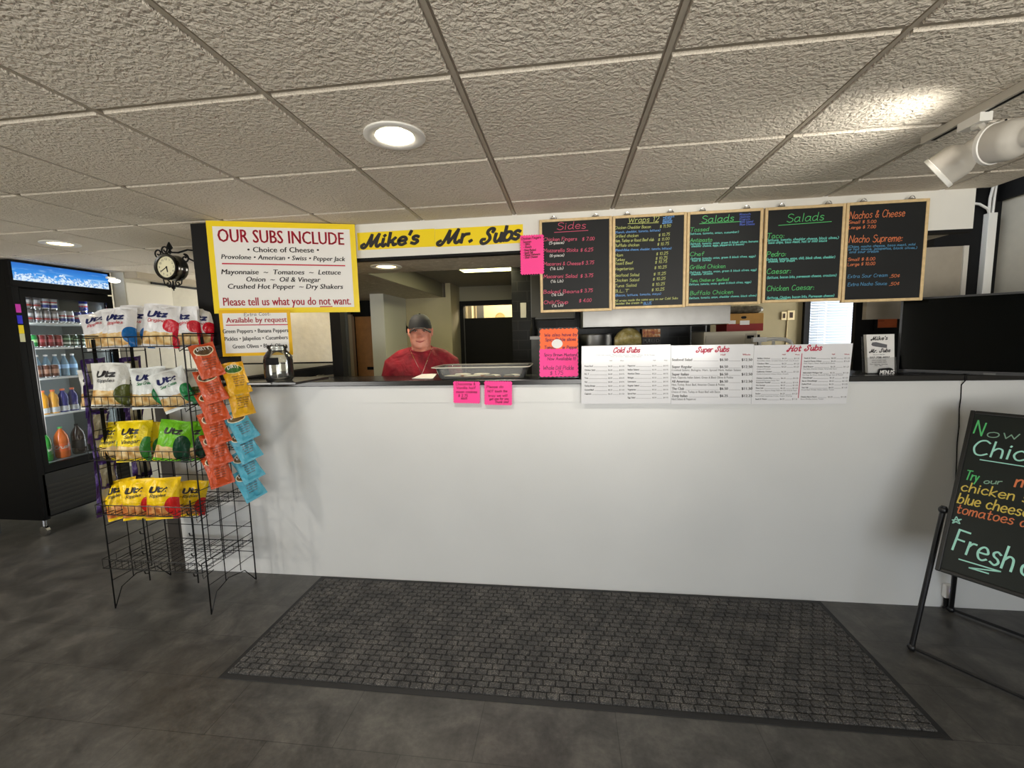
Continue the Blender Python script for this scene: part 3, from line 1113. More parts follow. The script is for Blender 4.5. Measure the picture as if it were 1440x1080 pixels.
printed(sg, [
    T(P1, 'OUR SUBS INCLUDE', 447, 232, 1275, 253, 18.5, c4, 0),
    T(P1, '• Choice of Cheese •', 640, 300, 1112, 303, 7.4, c4, 1),
    T(P1, 'Provolone • American • Swiss • Pepper Jack', 468, 344, 1277, 359, 6.6, c4, 1, shear=0.2),
    LN(P1, 475, 375, 1280, 389, 0.008, c4, 0),
    T(P1, 'Mayonnaise  ~  Tomatoes  ~  Lettuce', 468, 444, 1250, 447, 7, c4, 1, shear=0.2),
    T(P1, 'Onion  ~  Oil & Vinegar', 630, 492, 1115, 495, 6.8, c4, 1, shear=0.2),
    T(P1, 'Crushed Hot Pepper  ~ Dry Shakers', 510, 539, 1265, 540, 7, c4, 1, shear=0.2),
    T(P1, 'Please tell us what you do not want.', 482, 650, 1320, 642, 11.5, c4, 0),
    LN(P1, 1115, 656, 1197, 655, 0.006, c4, 0)], [M_RED, M_INK], sg)

# --- smaller yellow-bordered sign hung below
M2, w, h, P2 = board('s', '', '', (310, 436), (412, 435.5), (313, 502), (413, 498), (2.540, 2.67), 0.005)
M2 = frame((M2.translation.x, 2.5405, M2.translation.z), M1.col[0].to_3d())
P2 = Plane(M2)
P2b = P2.p(413, 498)
w = P2b[0]
h = P2.p(412, 435.5)[1]
# sits just in front of the large sign
off = M2.to_3x3() @ Vector((0, -0.012, 0))
M2.translation = M2.translation + off
P2 = Plane(M2)
sg2 = place(MB().box(0, w, 0.0, 0.005, 0, h).build('extras_sign', mat('deep sign yellow', (236, 184, 12), 0.35)), M2)
tag(sg2, 'smaller yellow-bordered sign of extras on request, partly behind the chip rack', 'sign')
i = 0.02
MB().box(i, w - i, -0.0012, 0.0, i, h - i).build('sign_face', M_PAPER, sg2)
printed(sg2, [
    H(P2, 'Extra Cost:', 620, 718, 790, 712, 4.2, c4, 2, 0.0024),
    T(P2, 'Available by request', 505, 762, 898, 755, 7.4, c4, 0),
    LN(P2, 500, 777, 905, 773, 0.006, c4, 0),
    T(P2, 'Green Peppers • Banana Peppers', 480, 830, 910, 822, 5.6, c4, 1),
    T(P2, 'Pickles • Jalapeños • Cucumbers', 492, 880, 906, 868, 5.6, c4, 1),
    T(P2, 'Green Olives • Black Olives', 545, 930, 900, 919, 5.6, c4, 1)], [M_RED, M_INK, mat('felt pen', (90, 70, 80), 0.5)], sg2)

# --- yellow banner on the fascia (two strips)
c6 = crop(480, 300, 3.857)


def banner(label, tl, tr, bl, br, words):
    M, w, h, P = board('', '', '', tl, tr, bl, br, (2.8415, 2.8415), 0.002)
    o = place(MB().box(0, w, 0.0, 0.002, 0, h).build('name_banner', M_YELLOW), M)
    tag(o, label, 'sign', 'yellow name banners')
    mb = MB()
    for (s, x0, y0, x1, y1, hp, wd) in words:
        a, b = P.p(*c6(x0, y0)), P.p(*c6(x1, y1))
        hh = P.len(*c6(x0, y0), hp)
        for k, dx in enumerate((0.0, wd * 0.3)):
            hand(mb, s, (a[0] + dx, a[1] + dx * 0.3), (b[0] + dx, b[1] + dx * 0.3), hh, wd * (0.8 if k else 1.0), 0, 0.28, True, 0.0, put=lambda x, z, k=k: (x, -0.0015 - 0.0003 * k, z), sub=6, gap=1.3)
    mb.build('lettering', M_INK, o, recalc=False)


banner('left yellow banner strip reading a first name on the white fascia', (502, 327), (611, 322), (503.5, 351), (612, 347.5), [("Mike's", 106, 189, 412, 163, 17.5, 0.019)])
banner('right yellow banner strip ending behind the top pink note', (611.3, 322), (735, 315.5), (612.3, 347.5), (736, 341.5), [('Mr.', 517, 174, 706, 152, 19, 0.019), ('Subs', 752, 167, 960, 139, 20, 0.019)])

# --- framed chalkboards
M_SLATE = mat('chalkboard slate', (28, 29, 30), 0.5, spec=0.25, var=0.12, vscale=4)
CH = {k: mat('chalk ' + k, tuple(int(v * .9) for v in c), 0.7) for k, c in {'pink': (232, 96, 128), 'white': (236, 236, 232), 'lime': (214, 222, 130), 'blue': (110, 170, 240), 'green': (98, 218, 128), 'cyan': (130, 240, 226),
                                               'orange': (240, 136, 84), 'sky': (92, 160, 206), 'violet': (96, 124, 235), 'yellow': (240, 214, 96), 'mint': (190, 255, 236), 'grey': (150, 190, 165)}.items()}
c1 = crop(720, 270, 4.8)
c2 = crop(960, 270, 4.0)


def chalkboard(label, tl, tr, bl, br, rows, cols):
    M, w, h, P = board('', '', '', tl, tr, bl, br, (2.815, 2.815), 0.02)
    t = thing('framed_chalkboard', label, 'chalkboard', M=M, group='framed chalkboard menus over the counter')
    e = 0.0165
    f = MB()
    f.box(0, e, 0, 0.022, 0, h)
    f.box(w - e, w, 0, 0.022, 0, h)
    f.box(e, w - e, 0, 0.022, 0, e)
    f.box(e, w - e, 0, 0.022, h - e, h)
    f.build('wooden_frame', M_WOOD, t, bevel=0.003)
    s = MB().box(e, w - e, 0.004, 0.02, e, h - e).build('slate', M_SLATE, t)
    mb = MB()
    for r in rows:
        r(P)(mb)
    mb.build('chalk_writing', [CH[k] for k in cols], t, recalc=False)
    return t, M, w, h


def W(s, x0, y0, x1, y1, hp, m, cr=c1, w=0.0042, seed=0):
    return lambda P: H(P, s, x0, y0, x1, y1, hp, cr, m, w * 0.66, 0.15, 0.0034, False, 0.7, seed)


def U(x0, y0, x1, y1, m, cr=c1, w=0.004):
    return lambda P: LN(P, x0, y0, x1, y1, w * 0.8, cr, m, 0.0034)


B = []
rows = [W('Sides', 305, 255, 495, 245, 10, 0, w=.005), U(285, 272, 515, 258, 0)]
for s, p, q, y, yp, yq, x1, xp in (('Chicken Fingers', '$ 7.00', '(5-piece)', 330, 329, 353, 437, 555), ('Mozzarella Sticks', '$ 6.25', '(6-piece)', 405, 403, 438, 445, 545),
                                   ('Macaroni & Cheese', '$ 3.75', '(½ Lb)', 496, 490, 526, 462, 552), ('Macaroni Salad', '$ 3.75', '(½ Lb)', 581, 578, 612, 440, 545),
                                   ('Baked Beans', '$ 3.75', '(½ Lb)', 684, 679, 702, 452, 543), ('Chili/Soup', '$ 4.00', '(½ Lb)', 756, 745, 776, 375, 535)):
    rows += [W(s, 214, y, x1, y - 4, 4.7, 0, seed=y), W(p, xp - 82, yp, xp, yp - 5, 4.7, 0, seed=y + 1), W(q, 250 + (y - 330) * .05, yq, 350 if y < 450 else 345, yq - 5, 3.6, 1, seed=y + 2)]
B.append(chalkboard('framed chalkboard headed Sides in pink, first board on the left', (757.5, 309), (859.6, 303.5), (761, 441), (861.6, 435.5), rows, ['pink', 'white']))
rows = [W('Wraps 12', 785, 207, 990, 199, 7.5, 0, w=.0045), U(782, 213, 990, 206, 0), W('wheat', 1020, 176, 1095, 168, 2.4, 1), W('white', 1020, 189, 1075, 183, 2.2, 1), W('tomato', 1018, 201, 1080, 196, 2.2, 1), W('spinach', 1015, 213, 1080, 208, 2.2, 1)]
for s, p, x1, y in (('Chicken Cheddar Bacon', '$ 11.50', 937, 250), ('Grilled chicken', '$ 10.75', 853, 307), ('Ham, Turkey or Roast Beef club', '$ 11.00', 957, 338), ('Buffalo chicken', '$ 10.75', 858, 370), ('Ham', '$ 10.25', 748, 435),
                    ('Turkey', '$ 10.75', 760, 466), ('Roast Beef', '$ 10.75', 815, 491), ('Vegetarian', '$ 10.25', 820, 528), ('Seafood Salad', '$ 11.25', 857, 572), ('Chicken Salad', '$ 10.25', 857, 606), ('Tuna Salad', '$ 10.25', 840, 642), ('B.L.T', '$ 10.25', 785, 678)):
    rows += [W(s, 694, y, x1, y - (x1 - 694) * .035, 3.9, 0, w=.003, seed=y), W(p, 998 - (y - 250) * .13, y - 8, 1070 - (y - 250) * .1, y - 15, 3.9, 0, w=.003, seed=y + 5)]
rows += [W('(Ranch, cheddar, tomato, lettuce)', 697, 279, 1000, 263, 2.9, 1, w=.003), W('(Ranch/blue cheese, cheddar, tomato, lettuce)', 697, 399, 1075, 385, 2.9, 1, w=.003), W('(Bacon, lettuce, tomato, mayo)', 697, 705, 1005, 692, 2.9, 1, w=.003),
         W('All wraps made the same way as our Cold Subs', 694, 741, 1120, 722, 3, 0, w=.0026), W('Besides the cream in', 694, 761, 880, 752, 3, 0, w=.0026), W('BLUE', 888, 758, 942, 752, 2.9, 1, w=.003), U(886, 763, 944, 758, 1, w=.002)]
B.append(chalkboard('framed chalkboard headed Wraps with yellow and blue writing, second from the left', (860.4, 303.4), (965, 298), (862.4, 435.4), (965, 431.5), rows, ['lime', 'blue']))
rows = [W('Salads', 108, 172, 288, 163, 9.5, 0, c2, .005), U(95, 178, 330, 165, 0, c2)]
for k, s in enumerate(('Ranch', 'Italian', 'French', '1000 Island', 'Blue Cheese')):
    rows.append(W(s, 322, 131 + k * 14, (382, 380, 378, 396, 405)[k], 128 + k * 14, 2.8, 2, c2, .0026))
for s, x1, y in (('Tossed', 147, 222), ('Antipasto', 165, 282), ('Chef', 120, 360), ('Grilled Chicken', 240, 433), ('Tuna, Chicken or Seafood', 258, 506), ('Buffalo Chicken', 283, 580)):
    rows.append(W(s, 42, y, x1, y - (x1 - 42) * .035, 5.5 if x1 != 258 else 4, 0, c2, .0036, y))
for s, x0, y, x1 in (('(lettuce, tomato, onion, cucumber)', 40, 240, 315), ('(lettuce, tomato, onion, green & black olives, banana', 44, 297, 425), ('cheddar cheese, eggs, pepperoni & bacon)', 50, 310, 345), ('(lettuce, tomato, onion, green & black olives, eggs)', 46, 380, 410), ('ham & turkey', 54, 391, 160),
                     ('(lettuce, tomato, onion, green & black olives, egg)', 42, 457, 415), ('cheddar cheese', 48, 468, 168), ('(lettuce, tomato, onion, green & black olives, eggs)', 38, 525, 385), ('(lettuce, tomato, onion, cheddar cheese, black olives)', 38, 602, 415)):
    rows.append(W(s, x0, y, x1, y - (x1 - x0) * .042, 2.7, 1, c2, .0028, y))
B.append(chalkboard('framed chalkboard headed Salads with a small violet list in its corner', (966.7, 297.8), (1073.5, 292.2), (964.5, 431.5), (1070, 426.8), rows, ['green', 'cyan', 'violet']))
rows = [W('Salads', 588, 170, 795, 158, 11.5, 0, c2, .005), U(540, 187, 840, 165, 0, c2)]
for s, x1, y in (('Taco:', 570, 260), ('Pedro:', 580, 363), ('Caesar:', 607, 460), ('Chicken Caesar:', 738, 556)):
    rows.append(W(s, 474, y, x1, y - (x1 - 474) * .03, 7, 0, c2, .0042, y))
for s, x0, y, x1 in (('(lettuce, tomato, cheddar cheese, black olives,)', 474, 277, 878), ('taco chips, taco meat, hot or mild sauce', 482, 291, 812), ('(lettuce, tomato, onion, chili, black olives, cheddar)', 474, 385, 858), ('cheese, sour cream', 484, 396, 630), ('(lettuce, bacon bits, parmesan cheese, croutons)', 476, 488, 865),
                     ('(lettuce, Chicken, bacon bits, Parmesan cheese)', 476, 602, 852), ('croutons', 522, 609, 585)):
    rows.append(W(s, x0, y, x1, y - (x1 - x0) * .038, 3.3, 1, c2, .0032, y))
B.append(chalkboard('framed chalkboard headed Salads with Taco and Pedro below, fourth from the left', (1075.5, 292), (1189, 285.5), (1073, 426.8), (1184.5, 421.8), rows, ['green', 'cyan']))
rows = [W('Nachos & Cheese', 940, 150, 1248, 136, 10, 0, c2, .005), W('Small $ 5.00', 936, 178, 1088, 173, 4.2, 0, c2, .0036), W('Large $ 7.00', 936, 208, 1086, 202, 4.2, 0, c2, .0036), W('Nacho Supreme:', 938, 285, 1235, 275, 10, 0, c2, .005),
        W('(Chips, nacho cheese, taco meat, mild', 932, 314, 1310, 299, 3.1, 1, c2, .003), W('or hot sauce, jalapeños, black olives,)', 934, 328, 1320, 318, 3.1, 1, c2, .003), W('and sour cream', 940, 344, 1102, 339, 3.6, 1, c2, .003),
        W('Small $ 8.00', 932, 388, 1082, 383, 4.2, 0, c2, .0036), W('Large $ 10.00', 930, 416, 1082, 410, 4.2, 0, c2, .0036), W('Extra Sour Cream', 930, 484, 1152, 475, 4.6, 1, c2, .0034), W('.50¢', 1166, 482, 1222, 479, 4.4, 0, c2, .0034), W('Extra Nacho Sauce', 930, 529, 1150, 522, 4.6, 1, c2, .0034, 3), W('.50¢', 1164, 527, 1220, 522, 4.4, 0, c2, .0034)]
B.append(chalkboard('framed chalkboard headed Nachos and Cheese in orange, last on the right', (1189.4, 285.4), (1308, 278), (1185.6, 421.9), (1298, 426), rows, ['orange', 'sky']))
# clips along the top
nm = ('Sides', 'Wraps', 'left Salads', 'right Salads', 'Nachos')
for k, (t, M, w, h) in enumerate(B):
    for s, fx in (('left', 0.2), ('right', 0.78)):
        m = MB()
        m.tube([(-0.016, 0.006, 0.0), (-0.010, -0.002, 0.011), (0.0, -0.004, 0.016), (0.011, -0.002, 0.011), (0.016, 0.006, 0.0)], 0.0024, 6)
        m.box(-0.02, 0.02, 0.002, 0.014, -0.001, 0.006)
        o = m.build('spring_clip', M_CHROME, smooth=False)
        o.matrix_world = M @ Matrix.Translation((w * fx, 0, h + 0.0015))
        tag(o, 'small metal clip on the top edge of the %s board, %s one' % (nm[k], s), 'clip', 'clips above the chalkboards')

# --- neon notes with pinked edges
def pinked(w, h, n, d, top=True):
    def side(a, b, k, nx, nz):
        out = []
        for i in range(k):
            for f, o in ((0.0, 0.0), (0.5, d)):
                t = (i + f) / k
                out.append((a[0] + (b[0] - a[0]) * t + nx * o, a[1] + (b[1] - a[1]) * t + nz * o))
        return out
    kv = max(3, round(n * h / w))
    return side((0, 0), (w, 0), n, 0, -1) + side((w, 0), (w, h), kv, 1, 0) + side((w, h), (0, h), n, 0, 1) + side((0, h), (0, 0), kv, -1, 0)


c8 = crop(600, 460, 6.0)


def note(label, M, w, h, rows, mcard=M_PINK, n=11):
    o = MB().prism(pinked(w, h, n, 0.006), 0.0, 0.0008).build('pink_note', mcard)
    o.matrix_world = M
    tag(o, label, 'note', 'neon pink notes with zigzag edges')
    P = Plane(M)
    mb = MB()
    for s, x0, y0, x1, y1, hp, cr in rows:
        H(P, s, x0, y0, x1, y1, hp, cr, 0, 0.0028, 0.1, -0.0012, False, 0.6, len(s))(mb)
    mb.build('handwriting', mat('dark red felt pen', (120, 14, 52), 0.5), o, recalc=False)
    return o


def quadM(tl, tr, bl, Y):
    A, Bq, Cq = AY(*tl, Y), AY(*tr, Y), AY(*bl, Y)
    ux = Bq - A
    M = frame(Cq, ux, A - Cq)
    return M, ux.length, (A - Cq).length


M, w, h = quadM((639, 537), (675, 537.5), (638.5, 566), 2.8105)
note('pink note on the counter edge below the left half of the cookie tray', M, w, h, [('Chocolate &', 245, 490, 410, 490, 3.6, c8), ('Vanilla half', 250, 522, 412, 522, 3.6, c8), ('moon cookies', 250, 556, 425, 556, 3.6, c8), ('$ 2.75', 268, 588, 345, 590, 3.6, c8), ('each', 290, 608, 340, 608, 3, c8)])
M, w, h = quadM((681, 536.5), (718.5, 537), (682, 568.5), 2.8105)
note('pink note asking not to touch, right of the other note on the counter edge', M, w, h, [('Please do', 505, 515, 645, 512, 3.6, c8), ('NOT touch the', 515, 550, 678, 548, 3.2, c8), ('tray we will', 520, 588, 680, 585, 3.2, c8), ('get one for you', 530, 615, 690, 612, 3, c8), ('Thank you!', 575, 640, 690, 638, 3, c8)])
M, w, h = quadM((731.5, 332), (763, 330.5), (733, 385.5), 2.808)
c1b = crop(720, 270, 4.8)
note('pink note with a short list, overlapping the left edge of the Sides board', M, w, h, [('Chicken Fingers', 62, 325, 195, 312, 3.2, c1b), ('Sauces:', 75, 345, 130, 340, 3, c1b), ('- BBQ', 78, 362, 120, 358, 2.8, c1b), ('- Ranch', 78, 380, 130, 376, 2.8, c1b), ('- Honey Mustard', 76, 400, 160, 396, 2.8, c1b), ('- Sweet Chili', 76, 418, 140, 414, 2.8, c1b), ('- Mango Habanero', 76, 434, 188, 424, 2.8, c1b), ('- Blue Cheese', 78, 450, 172, 442, 2.8, c1b)], n=9)

# --- neon card in a clear stand on the counter
M, w, h = quadM((762, 463), (817, 461.5), (759, 532.5), 2.86)
M = frame(M.translation + Vector((0, 0, 0.0)), M.col[0].to_3d(), (0.0, 0.12, 1))
M.translation.z = 1.4575
st = thing('counter_card_stand', 'orange and pink neon card about pickles in a clear stand', 'card stand', M=M)
hp = h * 0.56
ck = crop(720, 400, 8.0)
PM = Plane(M)
MB().prism(pinked(w - 0.012, h * 0.44, 9, 0.006), -0.001, 0.001).mapped(lambda p: p + Vector((0.008, 0, h * 0.55))).build('orange_card', M_ORANGE, st)
MB().prism(pinked(w - 0.008, h * 0.545, 9, 0.006), -0.0026, -0.0012).mapped(lambda p: p + Vector((0.004, 0, 0.012))).build('pink_card', M_PINK, st)
m = MB()
m.box(-0.004, w + 0.004, 0.0025, 0.0045, 0, h + 0.008)
m.box(-0.004, w + 0.004, -0.05, 0.05, 0, 0.003)
m.build('clear_stand', M_PLASTIC, st)
mb = MB()
for s, x0, y0, x1, y1, hpx in (('We also have by', 365, 588, 732, 578, 4.2), ('Spicy Pickle slices', 375, 640, 715, 632, 4.2), ('Tomato     or Pepper', 365, 725, 732, 722, 4.2), ('Spicy Brown Mustard', 360, 808, 728, 806, 4), ('Now Available !!!', 400, 852, 715, 850, 4), ('Whole Dill Pickle', 350, 960, 692, 958, 5.4), ('$ 1.75', 428, 1018, 572, 1015, 5.2)):
    H(PM, s, x0, y0, x1, y1, hpx, ck, 0, 0.0032, 0.1, -0.0032, False, 0.6, len(s))(mb)
mb.build('handwriting', mat('purple felt pen', (92, 14, 70), 0.5), st, recalc=False)
# lamp glare on the card, put in as a white disc
a = PM.p(*ck(508, 668))
m = MB()
m.prism([(a[0] + 0.036 * math.cos(t * PI / 14) * 1.0, a[1] + 0.030 * math.sin(t * PI / 14)) for t in range(28)], -0.004, -0.0034)
m.build('white_sticker', M_PAPER, st)

# --- three acrylic price boards hanging over the counter edge
c3 = crop(800, 420, 5.143)
c3b = crop(1000, 420, 5.143)
M_GREY = mat('print grey', (96, 96, 100), 0.5)
M_DRED = mat('print dark red', (186, 22, 66), 0.4)


def price_board(label, tlx, trx, blx, brx, yt, yb, rows):
    A, Bq = AY(tlx, yt[0], 2.785), AY(trx, yt[1], 2.785)
    C, D = AY(blx, yb[0], 2.806), AY(brx, yb[1], 2.806)
    zt, zb = (A.z + Bq.z) / 2, (C.z + D.z) / 2
    M = frame((C.x, 2.806, zb), (1, 0, 0), (0, -0.021, zt - zb))
    w = (D.x - C.x)
    wt = Bq.x - A.x
    h = math.hypot(zt - zb, 0.021)
    ox = A.x - C.x
    o = MB().prism([(0, 0), (w, 0), (ox + wt, h), (ox, h)], 0.0, 0.004).build('price_board', M_ACRYL)
    o.matrix_world = M
    tag(o, label, 'menu board', 'white price boards hanging on the counter edge')
    P = Plane(M)
    mb = MB()
    for r in rows:
        r(P)(mb)
    mb.build('lettering', [M_DRED, M_INK, M_GREY], o, recalc=False)
    return o


def TT(s, x0, y0, x1, y1, hp, m=1, cr=c3, bold=False):
    return lambda P: T(P, s, x0, y0, x1, y1, hp, cr, m, bold, 0.0, -0.001)


def SW(s, x0, y0, x1, y1, hp, cr=c3):
    return lambda P: H(P, s, x0, y0, x1, y1, hp, cr, 0, 0.0068, 0.25, -0.001, True, 0.0, 0, 6)


def DL(x0, y0, x1, y1, cr=c3, m=2, w=0.0012):
    return lambda P: LN(P, x0, y0, x1, y1, w, cr, m, -0.001)


rows = [SW('Cold Subs', 318, 390, 510, 388, 7), TT('Cold Subs include: Mayonnaise, Lettuce, Tomato, Onion, Oil & Vinegar', 200, 410, 625, 410, 1.5, 2), TT('Choice of Cheese - Extra Cost for Extras', 295, 423, 525, 423, 1.3, 2), TT('Half', 292, 452, 312, 452, 1.6), TT('Whole', 370, 452, 398, 452, 1.6), TT('Half', 608, 450, 628, 450, 1.6), TT('Whole', 688, 450, 712, 450, 1.6)]
for k, (s, p, q) in enumerate((('Roast Beef', '$6.25', '$11.50'), ('Chicken Salad', '$6.00', '$10.75'), ('B.L.T', '$6.00', '$10.75'), ('Tuna', '$6.00', '$10.75'), ('Ham', '$6.00', '$10.75'), ('Turkey Breast', '$6.00', '$11.50'), ('Corned Beef', '$6.25', '$11.50'), ('Capicola', '$6.25', '$11.50'))):
    y = 493 + k * 28.6
    wd = len(s) * 5.6 + 4
    rows += [TT(s, 113, y, 113 + wd, y, 2.3, bold=True), DL(118 + wd, y, 278, y), TT(p, 284, y, 314, y, 2.0), DL(318, y, 360, y), TT(q, 364, y, 400, y, 2.0)]
for k, (s, p, q) in enumerate((('Pepperoni', '$5.75', '$10.75'), ('Italian Salami', '$5.75', '$10.75'), ('American Cheese', '$5.25', '$9.75'), ('Bologna', '$5.25', '$9.75'), ('Liverwurst', '$5.25', '$9.75'), ('Regular Salami', '$5.75', '$10.75'), ('Vegetarian', '$5.25', '$9.75'), ('Spiced Ham', '$5.50', '$9.75'), ('Egg Salad', '$5.50', '$9.75'))):
    y = 490 + k * 28.8
    wd = len(s) * 5.6 + 4
    rows += [TT(s, 425, y, 425 + wd, y, 2.3, bold=True), DL(430 + wd, y, 596, y), TT(p, 602, y, 632, y, 2.0), DL(636, y, 676, y), TT(q, 682, y, 718, y, 2.0)]
price_board('left white price board headed Cold Subs', 818, 943, 817.3, 943.3, (486, 485.3), (567, 568), rows)
rows = [SW('Super Subs', 918, 388, 1153, 382, 7.4), TT('Half', 1096, 411, 1132, 411, 2.4, 0, bold=True), TT('Whole', 1255, 410, 1312, 410, 2.4, 0, bold=True)]
for s, x1, p, q, y, sub, xs in (('Seafood Salad', 892, '$6.50', '$12.50', 450, '', 0), ('Super Regular', 890, '$6.50', '$12.50', 501, 'Cooked Salami, Bologna, Ham, Spiced Ham, Italian Salami', 1245), ('Super Italian', 868, '$6.50', '$12.50', 555, 'Ham, Capicola, Italian Salami, Green & Black Olives & Pickles', 1188),
                                ('All American', 868, '$6.50', '$12.50', 607, 'Ham, Turkey, Roast Beef, American Cheese & Pickles', 1126), ('The Club', 832, '$6.50', '$11.50', 659, 'Choice of: Ham, Turkey or Roast Beef with Bacon', 1095), ('Zesty Italian', 858, '$6.25', '$12.25', 711, 'Hard Salami & Pepperoni', 918)):
    rows += [TT(s, 744, y, x1, y, 3.6, bold=True), DL(x1 + 8, y, 1082, y), TT(p, 1089, y, 1150, y, 3.6, bold=True), DL(1154, y, 1240, y), TT(q, 1247, y, 1326, y, 3.6, bold=True)]
    if sub:
        rows.append(TT(sub, 742, y + 22, xs, y + 22, 2.9))
price_board('middle white price board headed Super Subs', 943.6, 1060.5, 943.6, 1056, (485.3, 484.5), (568, 568), rows)
rows = [SW('Hot Subs', 545, 382, 795, 372, 7.6, c3b), TT('Half', 512, 408, 538, 408, 1.7, 0, c3b, True), TT('Whole', 605, 408, 640, 408, 1.7, 0, c3b, True), TT('Half', 872, 406, 895, 406, 1.7, 0, c3b, True), TT('Whole', 962, 406, 1000, 406, 1.7, 0, c3b, True), DL(657, 395, 630, 718, c3b, 0, 0.004)]
ly = (('Buffalo Chicken', 437, 'Ranch/Blue cheese, shredded lettuce, fried onion & sauce'), ('Chicken Fillet', 475, ''), ('Chicken Parmesan', 497, 'Chicken & Provolone'), ('California Chicken', 533, 'Chicken & American Cheese, lettuce, Avocado'), ('Chicken Cordon Bleu', 580, 'Chicken & Provolone Cheese, Ham'), ('Homemade Meatball', 611, ''), ('Hot Sausage', 631, ''), ('Pizza Sub', 652, 'Cheese, Sauce, Pepperoni, Sausage, Mushroom, Onion & Green Pepper'), ('Reuben', 692, 'Corned Beef, Sauerkraut & Swiss, Russian Dressing'), ('Steak & Cheese', 731, ''))
for s, y, sub in ly:
    sx = -(y - 437) * 0.055
    wd = len(s) * 6.1
    rows += [TT(s, 334 + sx, y, 334 + sx + wd, y - 1, 2.0, 1, c3b, True), DL(340 + sx + wd, y, 506 + sx, y, c3b), TT('$6.25', 512 + sx, y, 546 + sx, y, 2.0, 1, c3b), DL(550 + sx, y, 596 + sx, y, c3b), TT('$11.25', 600 + sx, y, 638 + sx, y, 2.0, 1, c3b)]
    if sub:
        rows.append(TT(sub, 332 + sx, y + 16, 332 + sx + min(300, len(sub) * 5.4), y + 15, 1.7, 2, c3b))
ry = (('Steak & Cheese', 435, ''), ('Steak & Cheese Deluxe', 457, 'Steak, Peppers, Onions, Mushrooms & Cheese'), ('Beef Bruiser', 497, 'Top Steak, American Cheese, Horseradish Sauce'), ('Adirondack Michigan Sub', 541, 'Hot Dogs, Red Onion, Homemade Michigan Sauce & Mustard'), ('Cheeseburger', 577, ''), ('Bacon Cheeseburger', 600, ''), ('Pulled Pork', 623, ''), ('Taco Sub', 648, 'Ground Beef, Cheddar Cheese, Lettuce, Tomato'), ('Chicken Bacon Ranch', 715, 'Bacon, Cheddar, Lettuce, Tomato'))
for s, y, sub in ry:
    sx = -(y - 437) * 0.09
    wd = len(s) * 6.1
    rows += [TT(s, 672 + sx, y, 672 + sx + wd, y - 1, 2.0, 1, c3b, True), DL(678 + sx + wd, y, 860 + sx, y, c3b), TT('$6.25', 868 + sx, y, 902 + sx, y, 2.0, 1, c3b), DL(906 + sx, y, 956 + sx, y, c3b), TT('$11.25', 962 + sx, y, 1002 + sx, y, 2.0, 1, c3b)]
    if sub:
        rows.append(TT(sub, 670 + sx, y + 15, 670 + sx + min(300, len(sub) * 5.4), y + 14, 1.7, 2, c3b))
price_board('right white price board headed Hot Subs', 1060.8, 1199.5, 1056.3, 1190, (484.5, 484), (568, 568), rows)

# --- brochure holder
bro = AY(1237, 532, 2.93)
A, Bq = AY(1216, 472, 2.95), AY(1257, 470, 2.93)
bx = thing('brochure_holder', 'clear holder of white menu brochures left of the television', 'brochure holder', (AY(1221, 531, 2.92).x, 2.92, 1.4555))
w = AY(1258, 531, 2.92).x - AY(1221, 531, 2.92).x
hh = AY(1240, 470, 2.95).z - 1.456
m = MB()
m.hexa([(0, 0.004, 0.006), (w, 0.004, 0.006), (w, 0.03, 0.006), (0, 0.03, 0.006), (-0.012, 0.024, hh), (w - 0.002, 0.024, hh), (w - 0.002, 0.05, hh), (-0.012, 0.05, hh)])
m.build('brochures', M_PAPER, bx)
m = MB()
m.box(-0.008, w + 0.008, -0.003, 0.06, 0, 0.004)
m.hexa([(-0.006, -0.003, 0.004), (w + 0.006, -0.003, 0.004), (w + 0.006, 0.0, 0.004), (-0.006, 0.0, 0.004), (-0.01, 0.006, hh * 0.42), (w + 0.004, 0.006, hh * 0.42), (w + 0.004, 0.009, hh * 0.42), (-0.01, 0.009, hh * 0.42)])
m.hexa([(-0.006, 0.045, 0.004), (w + 0.006, 0.045, 0.004), (w + 0.006, 0.048, 0.004), (-0.006, 0.048, 0.004), (-0.016, 0.062, hh * 0.95), (w + 0.0, 0.062, hh * 0.95), (w + 0.0, 0.065, hh * 0.95), (-0.016, 0.065, hh * 0.95)])
m.build('clear_pocket', M_PLASTIC, bx)
Mb = Matrix.Translation(bx.location) @ frame((0, 0.003, 0.006), (1, 0, 0), (-0.006, 0.02, hh - 0.006))
Pb = Plane(Mb)
Lb = Matrix.Translation(-bx.location) @ Mb
cb = crop(1180, 410, 7.717)
mb = MB()


def putb(x, z):
    q = Lb @ Vector((x, -0.0006, z))
    return (q.x, q.y, q.z)


for s, x0, y0, x1, y1, hpx, wd in (("Mike's", 342, 530, 520, 522, 5.2, .0042), ('Mr. Subs', 325, 664, 550, 655, 5.0, .0042)):
    a, b2 = Pb.p(*cb(x0, y0)), Pb.p(*cb(x1, y1))
    hand(mb, s, a, b2, Pb.len(*cb(x0, y0), hpx), wd, 0, 0.25, True, 0, put=putb, sub=5)
for s, x0, y0, x1, y1, hpx in (('507-708-4097', 328, 726, 548, 722, 2.6), ('Dine In or Take Out', 368, 690, 495, 686, 1.1), ('COLD & HOT SUBS', 352, 752, 510, 748, 1.3), ('SALADS WRAPS SIDES', 352, 772, 515, 770, 1.3), ('Open Monday - Saturday', 330, 792, 525, 792, 1.2), ('10am - 8pm', 380, 806, 470, 806, 1.2)):
    sans(mb, s, Pb.p(*cb(x0, y0)), Pb.p(*cb(x1, y1)), Pb.len(*cb(x0, y0), hpx), 0, True, 0.1, put=putb)
